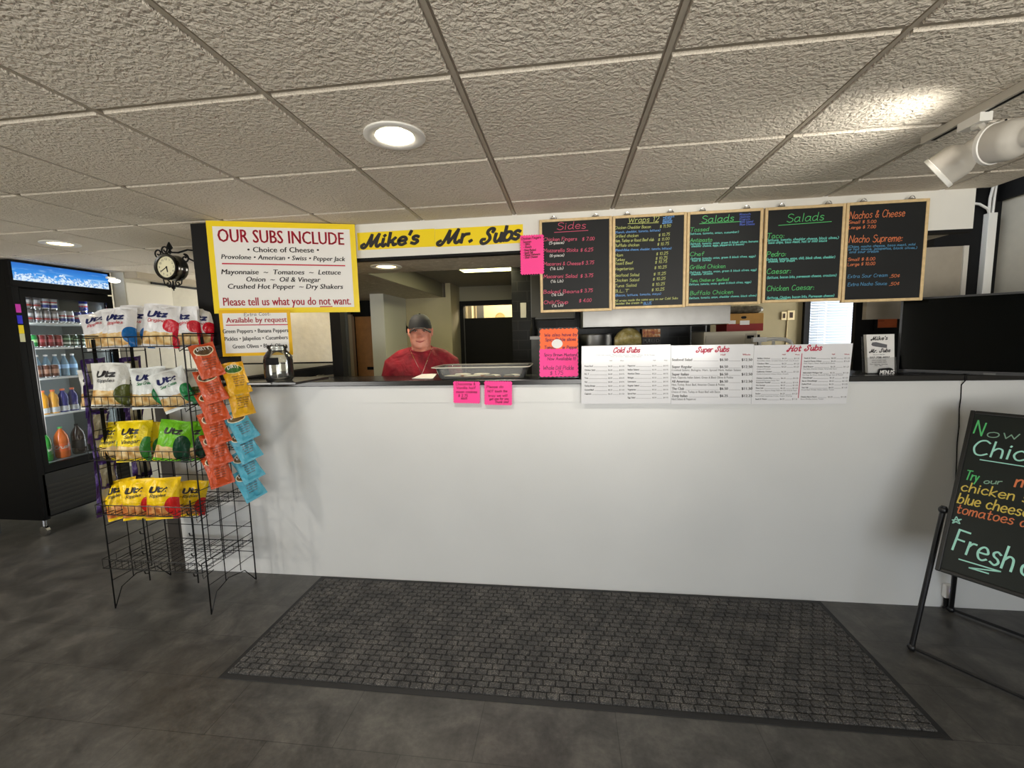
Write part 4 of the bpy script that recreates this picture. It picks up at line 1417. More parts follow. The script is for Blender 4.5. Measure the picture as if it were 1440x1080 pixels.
# drawn sub roll
a0 = Pb.p(*cb(350, 562))
pts = [Pb.p(*cb(x, y)) for x, y in ((348, 575), (360, 552), (400, 548), (470, 565), (520, 576), (518, 612), (470, 608), (400, 598), (362, 590))]
mb.add([putb(*q) for q in pts], [tuple(range(len(pts)))], 1)
mb.build('lettering', [M_INK, M_GREY], bx, recalc=False)
# black blob tag
P0 = Pb.p(*cb(498, 872))
rx = Pb.p(*cb(590, 872))[0] - P0[0]
m = MB()
poly = []
for k in range(36):
    a = 2 * PI * k / 36
    r = 1 + 0.07 * math.cos(5 * a + 0.6)
    poly.append((P0[0] + rx * 1.02 * r * math.cos(a), P0[1] + rx * 0.52 * r * math.sin(a)))
m.add([tuple(Lb @ Vector((x, -0.014, z))) for x, z in poly] + [tuple(Lb @ Vector((x, -0.0125, z))) for x, z in poly], [tuple(range(36)), tuple(range(71, 35, -1))] + [((k + 1) % 36, k, 36 + k, 36 + (k + 1) % 36) for k in range(36)])
tg = m.build('black_tag', M_BLACK, bx)
m = MB()
a, b2 = Pb.p(*cb(425, 893)), Pb.p(*cb(575, 893))
hand(m, "MENU'S", a, b2, Pb.len(*cb(425, 893), 4.6), 0.0046, 0, 0.1, False, 0.3, put=lambda x, z: tuple(Lb @ Vector((x, -0.0148, z))))
m.build('tag_lettering', M_PAPER, tg, recalc=False)

# ================================================================== ON AND ROUND THE COUNTER
ZT = 1.4552
# glass cookie jar with a black label
jp = AY(393.5, 536, 2.53)
jar = thing('glass_jar', 'round clear glass jar with black label on the short raised black shelf', 'jar', (jp.x, 2.53, 1.4912))
R = 0.0845
K = 0.86
prof = [(0, 0.001), (R * .84, 0.001), (R * .97, 0.02), (R, 0.05), (R, 0.15), (R * .93, 0.185), (R * .72, 0.215), (R * .62, 0.225), (R * .62, 0.236), (R * .70, 0.240), (R * .70, 0.256), (R * .66, 0.262), (R * .60, 0.258),
        (R * .57, 0.235), (R * .67, 0.212), (R * .88, 0.182), (R * .95, 0.15), (R * .95, 0.05), (R * .92, 0.026), (R * .8, 0.012), (0, 0.012)]
prof = [(r_, h_ * K) for r_, h_ in prof]
MB().lathe(prof, 40).build('glass_body', M_JAR, jar, smooth=True)
m = MB()
m.tube([(R * .74 + 0.028 * (1 - abs(t - 4) / 4), 0, 0.178 - t * 0.007) for t in range(9)], 0.010, 8)
m.build('handle', M_JAR, jar, smooth=True)
m = MB()
a0 = math.atan2(-2.53, -jp.x) - 0.42
g = []
nA = 12
for i in range(nA + 1):
    for j in range(7):
        u, v = i / nA * 2 - 1, j / 6 * 2 - 1
        q = a0 + u * 0.44
        g.append(((R + 0.0015) * math.cos(q), (R + 0.0015) * math.sin(q), 0.128 + v * 0.022))
m.add(g, [(i * 7 + j, (i + 1) * 7 + j, (i + 1) * 7 + j + 1, i * 7 + j + 1) for i in range(nA) for j in range(6)])
lb = m.build('black_label', M_BLACK, jar, smooth=True)
sl = lb.modifiers.new('thick', 'SOLIDIFY')
sl.thickness = 0.0008

# silver pen, papers
a, b2 = AZ(444, 529, ZT + .004), AZ(455, 526.5, ZT + .004)
m = MB()
m.tube([a, a + (b2 - a) * 0.15, b2 - (b2 - a) * 0.1, b2], 0.0045, 8, rs=[0.001, 0.0042, 0.0046, 0.003])
tag(m.build('pen', M_CHROME, smooth=True), 'silver pen lying on the counter right of the glass jar', 'pen')
c = [AZ(x, y, ZT + .0015) for x, y in ((579, 532.3), (607, 532.8), (613, 526.2), (594, 525.8))]
m = MB()
for k in range(3):
    o = Vector((0.004 * k, 0.003 * k, 0.0012 * k))
    m.hexa([q + o for q in c] + [q + o + Vector((0, 0, 0.001)) for q in c])
tag(m.build('paper_sheets', M_PAPER), 'few white sheets of paper left of the cookie tray', 'paper')

# cookie tray and the half moon cookies
t0, t1 = AY(616, 538, 2.86), AY(738, 536, 2.86)
cx, wx = (t0.x + t1.x) / 2, (t1.x - t0.x)
cyy, dy = 2.985, 0.15
tray = thing('cookie_tray', 'clear plastic tray of half moon cookies on the counter', 'tray', (cx, cyy, ZT))
m = MB()


def rrect(hx, hy, r, z, n=5):
    out = []
    for (sx, sy, a0) in ((1, 1, 0), (-1, 1, 90), (-1, -1, 180), (1, -1, 270)):
        for k in range(n):
            a = math.radians(a0 + 90 * k / (n - 1))
            out.append(Vector((sx * (hx - r) + r * math.cos(a), sy * (hy - r) + r * math.sin(a), z)))
    return out


hx, hy, H0 = wx / 2, dy, 0.078
rg = [rrect(hx - .02, hy - .02, .03, .001), rrect(hx - .006, hy - .006, .04, .012), rrect(hx + .012, hy + .012, .045, H0), rrect(hx + .034, hy + .028, .05, H0 + .004), rrect(hx + .034, hy + .028, .05, H0 + .008),
      rrect(hx + .009, hy + .009, .045, H0 + .007), rrect(hx - .009, hy - .009, .04, .014), rrect(hx - .022, hy - .022, .03, .0045)]
m.loft(rg)
m.build('tray_body', M_TRAY, tray, smooth=True)
m = MB()
m.tube([tuple(v) for v in rrect(hx + .036, hy + .030, .05, H0 + .006, 7)], 0.004, 6, closed=True)
m.build('tray_rim', mat('tray rim plastic', (214, 208, 192), 0.15), tray, smooth=True)
M_COOKIE = mat('cookie base', (186, 132, 78), 0.8, var=0.15, vscale=60)
M_ICEW = mat('vanilla icing', (244, 236, 216), 0.45)
M_ICEB = mat('chocolate icing', (52, 32, 24), 0.4)


def cookie(x, y, rz, label):
    t = thing('half_moon_cookie', label, 'cookie', (cx + x, cyy + y, ZT + 0.0055), rz, 'half moon cookies in the tray')
    r = 0.062
    MB().lathe([(0, 0), (r * .92, 0), (r, 0.006), (r * .97, 0.012), (r * .8, 0.016), (0, 0.018)], 28).build('cake', M_COOKIE, t, smooth=True)
    for s, mm, nm2 in ((1, M_ICEW, 'white_icing'), (-1, M_ICEB, 'dark_icing')):
        m = MB()
        rings = []
        for rr, z in ((r * .95, 0.0135), (r * .9, 0.018), (r * .6, 0.0205), (0.004, 0.021)):
            rings.append([Vector((rr * math.cos(PI * k / 16) * 1.0, s * rr * math.sin(PI * k / 16), z)) for k in range(17)])
        n = 17
        vs = [p for q in rings for p in q]
        m.add(vs, [(i * n + j, i * n + j + 1, (i + 1) * n + j + 1, (i + 1) * n + j) for i in range(3) for j in range(n - 1)])
        m.build(nm2, mm, t, smooth=True)


sp = (hx - .02) * 2 / 4
for k, (lab, rz) in enumerate((('front row cookie showing white icing, leftmost in the tray', PI), ('front row cookie showing white icing, second from the left', PI), ('front row cookie with dark icing to the right, third from the left', -PI / 3), ('front row cookie with dark icing, rightmost in the tray', -PI / 2.6))):
    cookie(-hx + .02 + sp * (k + .5), -0.068, rz, lab)
for k, (lab, rz) in enumerate((('back row cookie behind the leftmost front cookie', PI), ('back row cookie behind the second front cookie', PI))):
    cookie(-hx + .06 + sp * (k + .5), 0.066, rz, lab)

# ------------------------------------------------------------------ television on the counter
yl = 3.02
tl, bl_ = AY(1267.5, 420, yl), AY(1265.5, 523, yl)
th = tl.z - bl_.z
ang = math.radians(40)
wtv = th * 1.74
tv = thing('television', 'black flat television standing angled on the right end of the counter', 'television', M=frame((tl.x, yl, bl_.z), (math.cos(ang), -math.sin(ang), 0)))
m = MB()
e = 0.011
m.box(0, wtv, 0.004, 0.03, 0, th)
m.box(wtv * .2, wtv * .8, 0.03, 0.06, th * .08, th * .7)
m.build('housing', mat('tv housing', (14, 14, 15), 0.35), tv, bevel=0.003)
m = MB()
m.box(0, e, 0, 0.004, 0, th)
m.box(wtv - e, wtv, 0, 0.004, 0, th)
m.box(e, wtv - e, 0, 0.004, th - e, th)
m.box(e, wtv - e, 0, 0.004, 0, e * 1.7)
m.build('bezel', mat('tv bezel', (38, 38, 40), 0.3), tv)
MB().box(e, wtv - e, 0.0015, 0.0035, e * 1.7, th - e).build('screen', mat('tv screen', (4, 6, 7), 0.08, spec=0.2), tv)
for fx in (0.16, 0.84):
    m = MB()
    zb = ZT - bl_.z
    m.hexa([(wtv * fx - .012, -.07, zb), (wtv * fx + .012, -.07, zb), (wtv * fx + .012, .10, zb), (wtv * fx - .012, .10, zb), (wtv * fx - .008, .006, 0.004), (wtv * fx + .008, .006, 0.004), (wtv * fx + .008, .026, 0.004), (wtv * fx - .008, .026, 0.004)])
    m.build('foot', M_BLACKGLOSS, tv)
MB().box(wtv * .47, wtv * .53, -0.003, 0.0, 0.001, 0.010).build('sensor', M_DSTEEL, tv)

# television cord and its adapter
pts = [AY(x, y, 2.838) for x, y in ((1352, 541), (1351, 560), (1349, 575), (1348.5, 600), (1346, 622), (1345, 650), (1343, 700), (1341, 760), (1339.5, 800), (1338.6, 822))]
sm = []
for i in range(len(pts) - 1):
    for k in range(4):
        sm.append(pts[i].lerp(pts[i + 1], k / 4))
sm.append(pts[-1])
top = [Vector((pts[0].x, 2.845, ZT + 0.004)), Vector((pts[0].x, 2.809, ZT + 0.003)), Vector((pts[0].x, 2.808, 1.43))]
MB().tube([tv.matrix_world.inverted() @ q_ for q_ in top + sm], 0.003, 6).build('power_cord', M_BLACK, tv, smooth=True)
q = AY(1333.5, 832, 2.82)
ad = thing('power_adapter', 'small white adapter with a blue light at the floor behind the A-frame board', 'adapter', (q.x, 2.825, q.z - 0.04))
MB().box(-0.022, 0.022, -0.014, 0.014, 0, 0.085).build('adapter_body', M_PAPER, ad, bevel=0.004)
MB().ell((0.006, -0.0145, 0.05), (0.004, 0.002, 0.004), 10, 6).build('indicator', mat('blue led', (70, 70, 255), 0.3, emit=(90, 80, 255), estr=8), ad)
m = MB()
z0 = -(q.z - 0.04)
m.tube([(0, 0, 0), (0.0, 0, -0.05), (-0.01, 0.0, z0 * .8), (-0.02, 0.002, z0 + .006)], 0.012, 8, rs=[.015, .014, .006, .005])
m.tube([(0.02, 0, 0.08), (0.034, 0.004, 0.09), (0.04, 0.005, 0.02), (0.03, 0.004, -0.05), (0.006, 0.0, -0.055)], 0.003, 6)
m.build('cable', M_BLACK, ad, smooth=True)

# ------------------------------------------------------------------ A-frame chalkboard at the right
psi, lean, ah = 0.8868, 0.46, 0.87
wv = Vector((math.cos(psi), -math.sin(psi), 0))
nv = Vector((-math.sin(psi), -math.cos(psi), 0))
upv = Vector((0, 0, 1)) * math.cos(lean) - nv * math.sin(lean)
TLp = sight(1365, 577, (Vector((2.145, 2.583, 1.27)) - CAM).length)
BLp = TLp - upv * ah
MA = frame(BLp, wv, upv)
PA = Plane(MA)
aw = 0.66
af = thing('a_frame_chalkboard', 'black A-frame chalkboard with coloured handwriting at the right edge', 'sandwich board', M=MA)
e = 0.019
m = MB()
m.box(0, e, -0.006, 0.018, 0, ah)
m.box(aw - e, aw, -0.006, 0.018, 0, ah)
m.box(e, aw - e, -0.006, 0.018, 0, e)
m.box(e, aw - e, -0.006, 0.018, ah - e, ah)
m.build('board_frame', mat('black board frame', (20, 21, 20), 0.4), af, bevel=0.004)
MB().box(e, aw - e, 0.0, 0.014, e, ah - e).build('slate', mat('green black slate', (27, 32, 29), 0.45, spec=0.3, var=0.1, vscale=5), af)
ca = crop(1240, 560, 2.455)
mb = MB()


def HA(s, x0, y0, x1, y1, hpx, mi, w=0.006, sh=0.1):
    H(PA, s, x0, y0, x1, y1, hpx, ca, mi, w, sh, -0.0012, False, 0.4, len(s), 5)(mb)


HA('N', 318, 120, 345, 130, 18, 0)
HA('ow', 362, 134, 470, 143, 12, 1, .0045)
HA('Chick', 312, 193, 545, 226, 21, 2, .0075)
LN(PA, 338, 212, 500, 237, .005, ca, 2, -.0012)(mb)
HA('Try', 286, 280, 330, 288, 13, 0, .005)
HA('our', 352, 295, 412, 297, 7, 1, .0045)
HA('m', 460, 305, 510, 308, 17, 3, .007)
HA('chicken s', 272, 318, 505, 362, 13, 4, .0055)
HA('blue cheese', 260, 360, 505, 412, 14, 4, .0055)
HA('tomatoes a', 256, 395, 500, 447, 13, 3, .005)
HA('Fresh', 245, 522, 445, 598, 30, 2, .0085)
HA('o', 478, 606, 520, 622, 28, 2, .0085)
for (xa, ya, xb, yb) in ((265, 555, 412, 599), (412, 599, 300, 585), (300, 585, 370, 606)):
    LN(PA, xa, ya, xb, yb, .006, ca, 2, -.0012)(mb)
st = [(242, 420), (276, 418), (244, 432), (258, 408), (270, 434), (242, 420)]
for k in range(5):
    LN(PA, *st[k], *st[k + 1], .004, ca, 2, -.0013)(mb)
mb.build('chalk_writing', [CH['green'], CH['grey'], CH['mint'], CH['orange'], CH['yellow']], af, recalc=False)
IA = MA.inverted()


def toA(p):
    return IA @ Vector(p)


f0 = AZ(1282, 910, 0.016)
f1 = f0 + wv * (aw + 0.10)
pv = ah * 0.36
b0 = Vector((2.318, 2.800, 0.016))
b1f = b0 + wv * (aw + 0.06)
m1, m2 = MB(), MB()
pl_, pr_ = Vector((-0.022, 0.02, pv)), Vector((aw + 0.022, 0.02, pv))
for (ft, pvv, nm2) in ((f0, pl_, 'front_leg'), (f1, pr_, 'front_leg')):
    m = MB()
    a = toA(ft)
    m.tube([a, a.lerp(pvv, 0.5), pvv + (pvv - a).normalized() * 0.02], 0.0125, 10)
    m.ell(a, (0.02, 0.02, 0.02), 12, 8)
    m.ell(pvv, (0.021, 0.019, 0.021), 12, 8)
    m.build(nm2, mat('black tube', (20, 20, 22), 0.35), af, smooth=True)
for (ft, pvv) in ((b0, Vector((0.02, 0.05, pv + 0.30))), (b1f, Vector((aw - 0.02, 0.05, pv + 0.30)))):
    m = MB()
    a = toA(ft)
    m.tube([a, pvv], 0.0125, 10)
    m.ell(a, (0.02, 0.02, 0.02), 12, 8)
    m.build('rear_leg', mat('black tube', (20, 20, 22), 0.35), af, smooth=True)
for (a, b2) in ((f0, f1), (b0, b1f)):
    MB().tube([toA(a), toA(b2)], 0.009, 8).build('floor_bar', mat('black tube', (20, 20, 22), 0.35), af, smooth=True)

# ------------------------------------------------------------------ floor mat with raised woven blocks
mc = [(-1.822, 1.867), (-1.848, 2.835), (1.618, 2.836), (1.582, 1.868)]
x0, x1, y0, y1 = -1.822, 1.6, 1.866, 2.836
mt = thing('floor_mat', 'large dark grey ribbed floor mat along the counter', 'mat', ((x0 + x1) / 2, (y0 + y1) / 2, 0))
wx2, wy2 = (x1 - x0) / 2, (y1 - y0) / 2
m = MB()
m.loft([[Vector((sx * (wx2 - d), sy * (wy2 - d), z)) for sx, sy in ((-1, -1), (1, -1), (1, 1), (-1, 1))] for d, z in ((0, 0.001), (0.002, 0.003), (0.028, 0.007), (0.030, 0.0055))])
m.build('rubber_border', M_RUBBER, mt)
tm = NT('mat carpet')
n1 = tm.noise(150, 3, 0.7)
n2 = tm.noise(9, 3)
c_ = tm.ramp(tm.math('ADD', tm.math('MULTIPLY', n1, .75), tm.math('MULTIPLY', n2, .25)), [(0.36, lin((36, 36, 37))), (0.53, lin((74, 73, 72))), (0.72, lin((146, 140, 132)))])
tm.put(tm.b.inputs['Base Color'], c_)
tm.set(Roughness=0.95)
tm.bump(n1, 0.9, 0.006)
m = MB()
nx, ny = 54, 23
sx_, sy_ = (2 * wx2 - 0.064) / nx, (2 * wy2 - 0.064) / ny
g = 0.0045
rnd = random.Random(5)
for j in range(ny):
    for i in range(-1, nx + 1):
        xa = -wx2 + 0.032 + (i + (0.33 * (j % 3))) * sx_
        xb = xa + sx_ - g
        xa, xb = max(xa, -wx2 + 0.032), min(xb, wx2 - 0.032)
        if xb - xa < 0.01:
            continue
        ya = -wy2 + 0.032 + j * sy_
        yb = ya + sy_ - g
        h = 0.0130 + rnd.random() * 0.0015
        b_ = 0.0045
        zm = h - 0.003
        vs = [(xa, ya, .005), (xb, ya, .005), (xb, yb, .005), (xa, yb, .005), (xa + .001, ya + .001, zm), (xb - .001, ya + .001, zm), (xb - .001, yb - .001, zm), (xa + .001, yb - .001, zm),
              (xa + b_, ya + b_, h), (xb - b_, ya + b_, h), (xb - b_, yb - b_, h), (xa + b_, yb - b_, h)]
        fs = [(0, 1, 5, 4), (1, 2, 6, 5), (2, 3, 7, 6), (3, 0, 4, 7), (4, 5, 9, 8), (5, 6, 10, 9), (6, 7, 11, 10), (7, 4, 8, 11), (8, 9, 10, 11)]
        m.add(vs, fs)
m.build('carpet_blocks', tm.m, mt, recalc=False)

# ------------------------------------------------------------------ double-faced clock on the column
ck0 = AY(246, 377.5, 2.66)
cl = thing('station_clock', 'black double-faced bracket clock on the side of the black column', 'clock', (ck0.x, 2.635, ck0.z))
R = 0.083
dp = 0.034
m = MB()
m.lathe([(R * .8, -dp), (R * .84, -dp - .012), (R * .98, -dp - .014), (R * 1.03, -dp), (R * .99, -dp + .02), (R * .94, 0), (R * .99, dp - .02), (R * 1.03, dp), (R * .98, dp + .014), (R * .84, dp + .012), (R * .8, dp)], 36, axis=(0, -1, 0))
m.build('case', M_BLACKGLOSS, cl, smooth=True)
for s in (-1, 1):
    f = MB().lathe([(0, -.002), (R * .82, -.002), (R * .82, .002), (0, .002)], 36, c=(0, s * dp, 0), axis=(0, -1, 0)).build('dial', mat('clock dial', (232, 226, 192), 0.4), cl)
    m = MB()
    yv = s * (dp + .0035)
    nums = ['12', '1', '2', '3', '4', '5', '6', '7', '8', '9', '10', '11']
    for k, nn in enumerate(nums):
        a = 2 * PI * k / 12
        xx, zz = R * .62 * math.sin(a), R * .62 * math.cos(a)
        hN = R * .17
        wN = swidth(nn, hN)
        sg_ = -s
        sans(m, nn, (xx - wN / 2, zz - hN / 2), (xx + wN / 2, zz - hN / 2), hN, put=lambda x, z: ((x if s < 0 else -x), yv, z))
    m.build('numerals', M_INK, f, recalc=False)
    m = MB()
    for ang_, ln, wd in ((math.radians(238), .58, .005), (math.radians(172), .4, .007)):
        dx, dz = math.sin(ang_) * (1 if s < 0 else -1), math.cos(ang_)
        m.tube([(0, yv, 0), (dx * R * ln, yv, dz * R * ln)], wd * .5, 5)
    m.ell((0, yv, 0), (.006, .003, .006), 10, 6)
    m.build('hands', M_BLACK, f)
m = MB()


def scroll(cx_, cz_, r0, turns, a0, dirn, n=26):
    out = []
    for k in range(n):
        t = k / (n - 1)
        a = a0 + dirn * turns * 2 * PI * t
        r = r0 * (1 - 0.75 * t)
        out.append((cx_ + r * math.cos(a), 0, cz_ + r * math.sin(a)))
    return out


m.tube(scroll(-.085, .098, .03, 1.2, -PI / 2, -1), .005, 6)
m.tube(scroll(-.035, .118, .028, 1.3, -PI / 2, -1), .005, 6)
m.tube([(-.09, 0, .07), (-.05, 0, .092), (0, 0, .1), (.06, 0, .095), (.13, 0, .11), (-2.395 - ck0.x, 0, .10)], .006, 6)
m.lathe([(.004, .09), (.012, .105), (.006, .115), (.02, .13), (.004, .165), (0, .168)], 12)
m.tube(scroll(.105, .055, .03, 1.2, PI / 2, -1), .005, 6)
m.tube([(.1, 0, .085), (.14, 0, .05), (-2.395 - ck0.x, 0, .02)], .005, 6)
for s in (-1, 1):
    m.tube(scroll(s * .035, -.103, .02, 1.1, PI / 2, s), .004, 6)
    m.tube([(s * .07, 0, -.07), (s * .062, 0, -.105), (s * .03, 0, -.125), (0, 0, -.118)], .004, 6)
m.lathe([(.005, -.085), (.006, -.12), (.012, -.128), (.012, -.133), (.004, -.14), (.003, -.15)], 10)
m.box(-2.395 - ck0.x - .006, -2.395 - ck0.x - .001, -.03, .03, -.02, .14)
m.build('scroll_bracket', M_BLACK, cl, smooth=True)
# dark rail high on the left wall, white panel under it and chair rail
q1, q2 = AX(211, 393, -4.6), AX(277, 401, -4.6)
struct(MB().box(-4.599, -4.585, q1.y, q2.y + 1.0, q1.z - 0.05, q1.z + 0.03).build('trim_13', M_BLACK))
q1, q2 = AX(150, 426, -4.6), AX(243, 432, -4.6)
struct(MB().box(-4.599, -4.58, 4.1, q2.y, 2.12, 2.16).build('trim_14', mat('moulding paint', (168, 162, 148), 0.6)))
struct(MB().box(-4.599, -4.59, 4.1, q2.y, 2.161, 2.40).build('trim_15', mat('pale panel paint', (222, 218, 206), 0.5)))
struct(MB().box(-4.599, -4.45, 4.1, 4.95, 2.44, 2.505).build('trim_16', mat('soffit band', (170, 160, 142), 0.7)))

# conduit and wires at the right
k0, k1 = AY(1387.5, 300, 3.44), AY(1391.5, 410, 3.44)
cn = thing('wall_conduit', 'white vertical cable conduit on the black corner at the right', 'conduit', ((k0.x + k1.x) / 2, 3.447, 1.45))
MB().box(-0.026, 0.026, -0.022, 0.022, 0, k0.z - 1.45).build('channel', M_LAMPWHITE, cn, bevel=0.003)
m = MB()
zt = k0.z - 1.45
for xs_ in (((-.012, 0, zt - .02), (-.012, 0, zt + .1), (.0, -.01, zt + .22), (.0, -.02, zt + .36)), ((.01, 0, zt - .02), (.014, 0, zt + .12), (.02, -.01, zt + .36)), ((0, 0, zt - .02), (-.03, -.01, zt + .03), (-.09, -.02, zt + .06), (-.2, -.02, zt + .08)),
            ((-.2, -.02, zt + .09), (-.12, -.03, zt + .18), (-.04, -.03, zt + .30), (.0, -.02, zt + .36))):
    m.tube(xs_, .008, 6)
m.build('wires', M_LAMPWHITE, cn, smooth=True)

# ================================================================== KITCHEN THINGS BEHIND THE COUNTER
p0, p1 = AY(820, 447, 3.62), AY(1027, 440, 3.62)
hz0, hz1 = AY(900, 459, 3.62).z, AY(900, 441, 3.62).z
hd = thing('extractor_hood', 'wide stainless extractor hood above the kitchen line', 'extractor hood', (p0.x, 3.62, 1.80))
hw = p1.x - p0.x
MB().box(0, hw, 0, 0.004, 0.0, 0.20).build('front_panel', M_STEEL, hd)
m = MB()
m.hexa([(0, .0045, .0), (hw, .0045, .0), (hw, .86, .0), (0, .86, .0), (0, .0045, .2), (hw, .0045, .2), (hw, .86, .45), (0, .86, .45)])
m.build('canopy', M_DSTEEL, hd)
q0, q1 = AY(746, 403, 4.2), AY(826, 447, 4.2)
uc = thing('upper_cabinet', 'dark stainless wall unit left of the extractor hood', 'cabinet', (q0.x, 4.2, q1.z))
MB().box(0, .42, 0.003, .29, 0, .42).build('body', M_DSTEEL, uc)
MB().box(.01, .41, -.012, .002, .01, .41).build('door', mat('dark steel door', (70, 68, 62), 0.35, metal=0.7), uc)
MB().box(-.10, -.045, -.01, .02, .02, .16).build('switch_box', M_CREAM, uc)
q0, q1 = AY(747, 473, 3.9), AY(822, 533, 3.9)
gr = thing('steel_cooking_unit', 'grey steel cooking unit behind the orange and pink card', 'cooker', (q0.x, 3.9, 0))
MB().box(0, .41, 0, .55, .1, q0.z - .03).build('body', M_DSTEEL, gr)
MB().box(-.01, .415, -.01, .56, q0.z - .028, q0.z).build('top_plate', M_STEEL, gr)
m = MB()
for x in (.04, .37):
    for y in (.04, .5):
        m.tube([(x, y, 0), (x, y, .1)], .02, 8)
m.build('feet', M_DSTEEL, gr)
q0 = AY(751, 455, 4.1)
pt = tag(MB().lathe([(0, 0), (.03, 0), (.034, .06), (.02, .1), (.016, .16), (.022, .17), (0, .172)], 16).build('pepper_mill', M_BLACK, smooth=True), 'small dark bottle standing on the steel cooking unit', 'bottle')
pt.location = (q0.x, 4.02, AY(747, 473, 3.9).z + .001)
q0, q1 = AY(818, 470, 3.95), AY(862, 487, 3.95)
pan = thing('steel_food_pan', 'shiny steel food pan left of the bread bag', 'food pan', (q0.x + .13, 4.15, 1.45))
MB().lathe([(0, 0), (.13, 0), (.15, .03), (.155, q0.z - 1.45), (.162, q0.z - 1.448), (.15, q0.z - 1.47), (.14, .04), (0, .02)], 30).build('pan_body', M_STEEL, pan, smooth=True)
m = MB()
m.tube([(.04, -.155, .18), (.05, -.19, .17), (.07, -.19, .17), (.08, -.15, .18)], .005, 6)
m.build('handle', M_CHROME, pan)
tb = thing('kitchen_shelf', 'dark kitchen work table behind the price boards', 'table', (.35, 3.62, 0))
m = MB()
m.box(0, 1.45, 0, .6, 1.40, 1.445)
m.build('table_top', M_DSTEEL, tb)
for x in (.04, 1.41):
    for y in (.04, .56):
        MB().tube([(x, y, 0), (x, y, 1.40)], .02, 8).build('leg', M_DSTEEL, tb)
MB().box(.06, .64, .1, .4, 1.4455, 1.63).build('bread_bin', M_BLACK)
bb = [o for o in COL.objects if o.name == 'bread_bin'][0]
bb.location = (.35, 3.62, 0)
tag(bb, 'low black box carrying the bread bag and a carton', 'box')
q0, q1 = AY(865, 463, 3.78), AY(905, 488, 3.78)
m = MB()
rg = []
rnd = random.Random(2)
for i in range(11):
    t = i / 10
    r = math.sin(PI * (0.08 + .84 * t)) ** .5
    rg.append([Vector((q0.x + (q1.x - q0.x) * t, 3.82 + .07 * r * math.cos(2 * PI * j / 16) * (1 + .12 * rnd.random()), 1.632 + .078 * r + .078 * r * math.sin(2 * PI * j / 16) * (1 + .1 * rnd.random()))) for j in range(16)])
m.loft(rg)
tbag = NT('bread bag film')
nn = tbag.noise(22, 4)
tbag.put(tbag.b.inputs['Base Color'], tbag.ramp(nn, [(.35, lin((188, 166, 96))), (.55, lin((232, 212, 142))), (.7, lin((250, 244, 214)))]))
tbag.set(Roughness=.2)
tbag.bump(tbag.noise(40, 3), .6, .01)
tag(m.build('bread_bag', tbag.m, smooth=True), 'yellowish bag of bread rolls below the extractor hood', 'bread bag')
q0, q1 = AY(903, 463, 3.75), AY(929, 488, 3.75)
cb_ = thing('food_carton', 'small dark carton with food picture and white words, right of the bread bag', 'carton', (q0.x, 3.75, 1.632))
ww, hh2 = q1.x - q0.x, .145
MB().box(0, ww, 0.001, .12, 0, hh2).build('box_body', mat('dark carton', (40, 30, 26), .5), cb_)
tp = NT('food picture')
tp.put(tp.b.inputs['Base Color'], tp.ramp(tp.noise(40, 3), [(.4, lin((170, 70, 30))), (.55, lin((226, 150, 70))), (.66, lin((240, 226, 200)))]))
MB().box(.004, ww - .004, -.0005, .0008, hh2 * .52, hh2 - .004).build('picture', tp.m, cb_)
m = MB()
sans(m, 'PULLED', (.01, .03), (ww - .01, .03), .03, 0, True, put=lambda x, z: (x, -.0006, z))
m.build('carton_lettering', M_PAPER, cb_, recalc=False)
q0, q1 = AY(962, 452, 4.35), AY(983, 452, 4.35)
ld = thing('wire_shelf_rack', 'narrow bright-runged rack standing on the work table in front of the black tiles', 'rack', (q0.x, 4.12, 1.446))
lw = (q1.x - q0.x) * .95
m = MB()
for x in (0, lw):
    m.tube([(x, 0, 0), (x, 0, .5)], .006, 6)
m.build('uprights', M_DSTEEL, ld)
m = MB()
for k in range(8):
    m.tube([(0, 0, .05 + k * .062), (lw, 0, .05 + k * .062)], .006, 6)
m.build('rungs', M_STEEL, ld)
# microwave, carton with bags on it
q0, q1 = AY(990, 467, 3.72), AY(1065.5, 468, 3.72)
mw = thing('microwave_oven', 'pale microwave oven above the middle price board', 'microwave', (q0.x, 3.72, 1.4465))
ww, hh2 = q1.x - q0.x, q0.z - 1.4465
MB().box(0, ww, 0.0, .36, 0, hh2).build('body', mat('microwave enamel', (205, 196, 174), .35), mw, bevel=.005)
MB().box(.012, ww * .74, -.012, -.0005, .02, hh2 - .03).build('door', mat('microwave door', (196, 186, 164), .3), mw)
MB().box(ww * .77, ww - .012, -.006, -.0005, .02, hh2 - .02).build('control_panel', mat('control panel', (180, 170, 150), .3), mw)
MB().box(ww * .80, ww - .03, -.008, -.0061, hh2 - .06, hh2 - .035).build('display', M_BLACK, mw)
MB().box(ww + .004, ww + .06, .1, .22, 0, hh2 - .03).build('vent_box', M_BLACK, mw)
q0b, q1b = AY(1010, 444, 3.9), AY(1064, 468, 3.9)
ct2 = thing('cardboard_carton', 'brown and red cardboard carton on top of the microwave', 'carton', (q0b.x + .03, 3.78, 1.4465 + hh2 + .001))
cw, chh = q1b.x - q0b.x - .03, .142
MB().box(0, cw, 0, .26, chh * .42, chh).build('upper_box', mat('brown cardboard', (172, 128, 66), .8, var=.1), ct2)
MB().box(0, cw, 0, .26, 0, chh * .419).build('red_band', mat('red print', (138, 28, 26), .6), ct2)
m = MB()
m.box(cw * .05, cw * .24, -.0015, -.0002, chh * .42, chh * .62)
m.box(cw * .36, cw * .62, -.0015, -.0002, chh * .36, chh * .6)
m.build('stickers', M_PAPER, ct2)
MB().ell((cw * .46, -.001, chh * .78), (.022, .003, .012), 14, 6).build('hand_hole', M_BLACK, ct2)
m = MB()
rnd = random.Random(9)
for k in range(4):
    m.ell((cw * (.15 + .24 * k), .1, chh + .034), (.07, .07, .035), 12, 8)
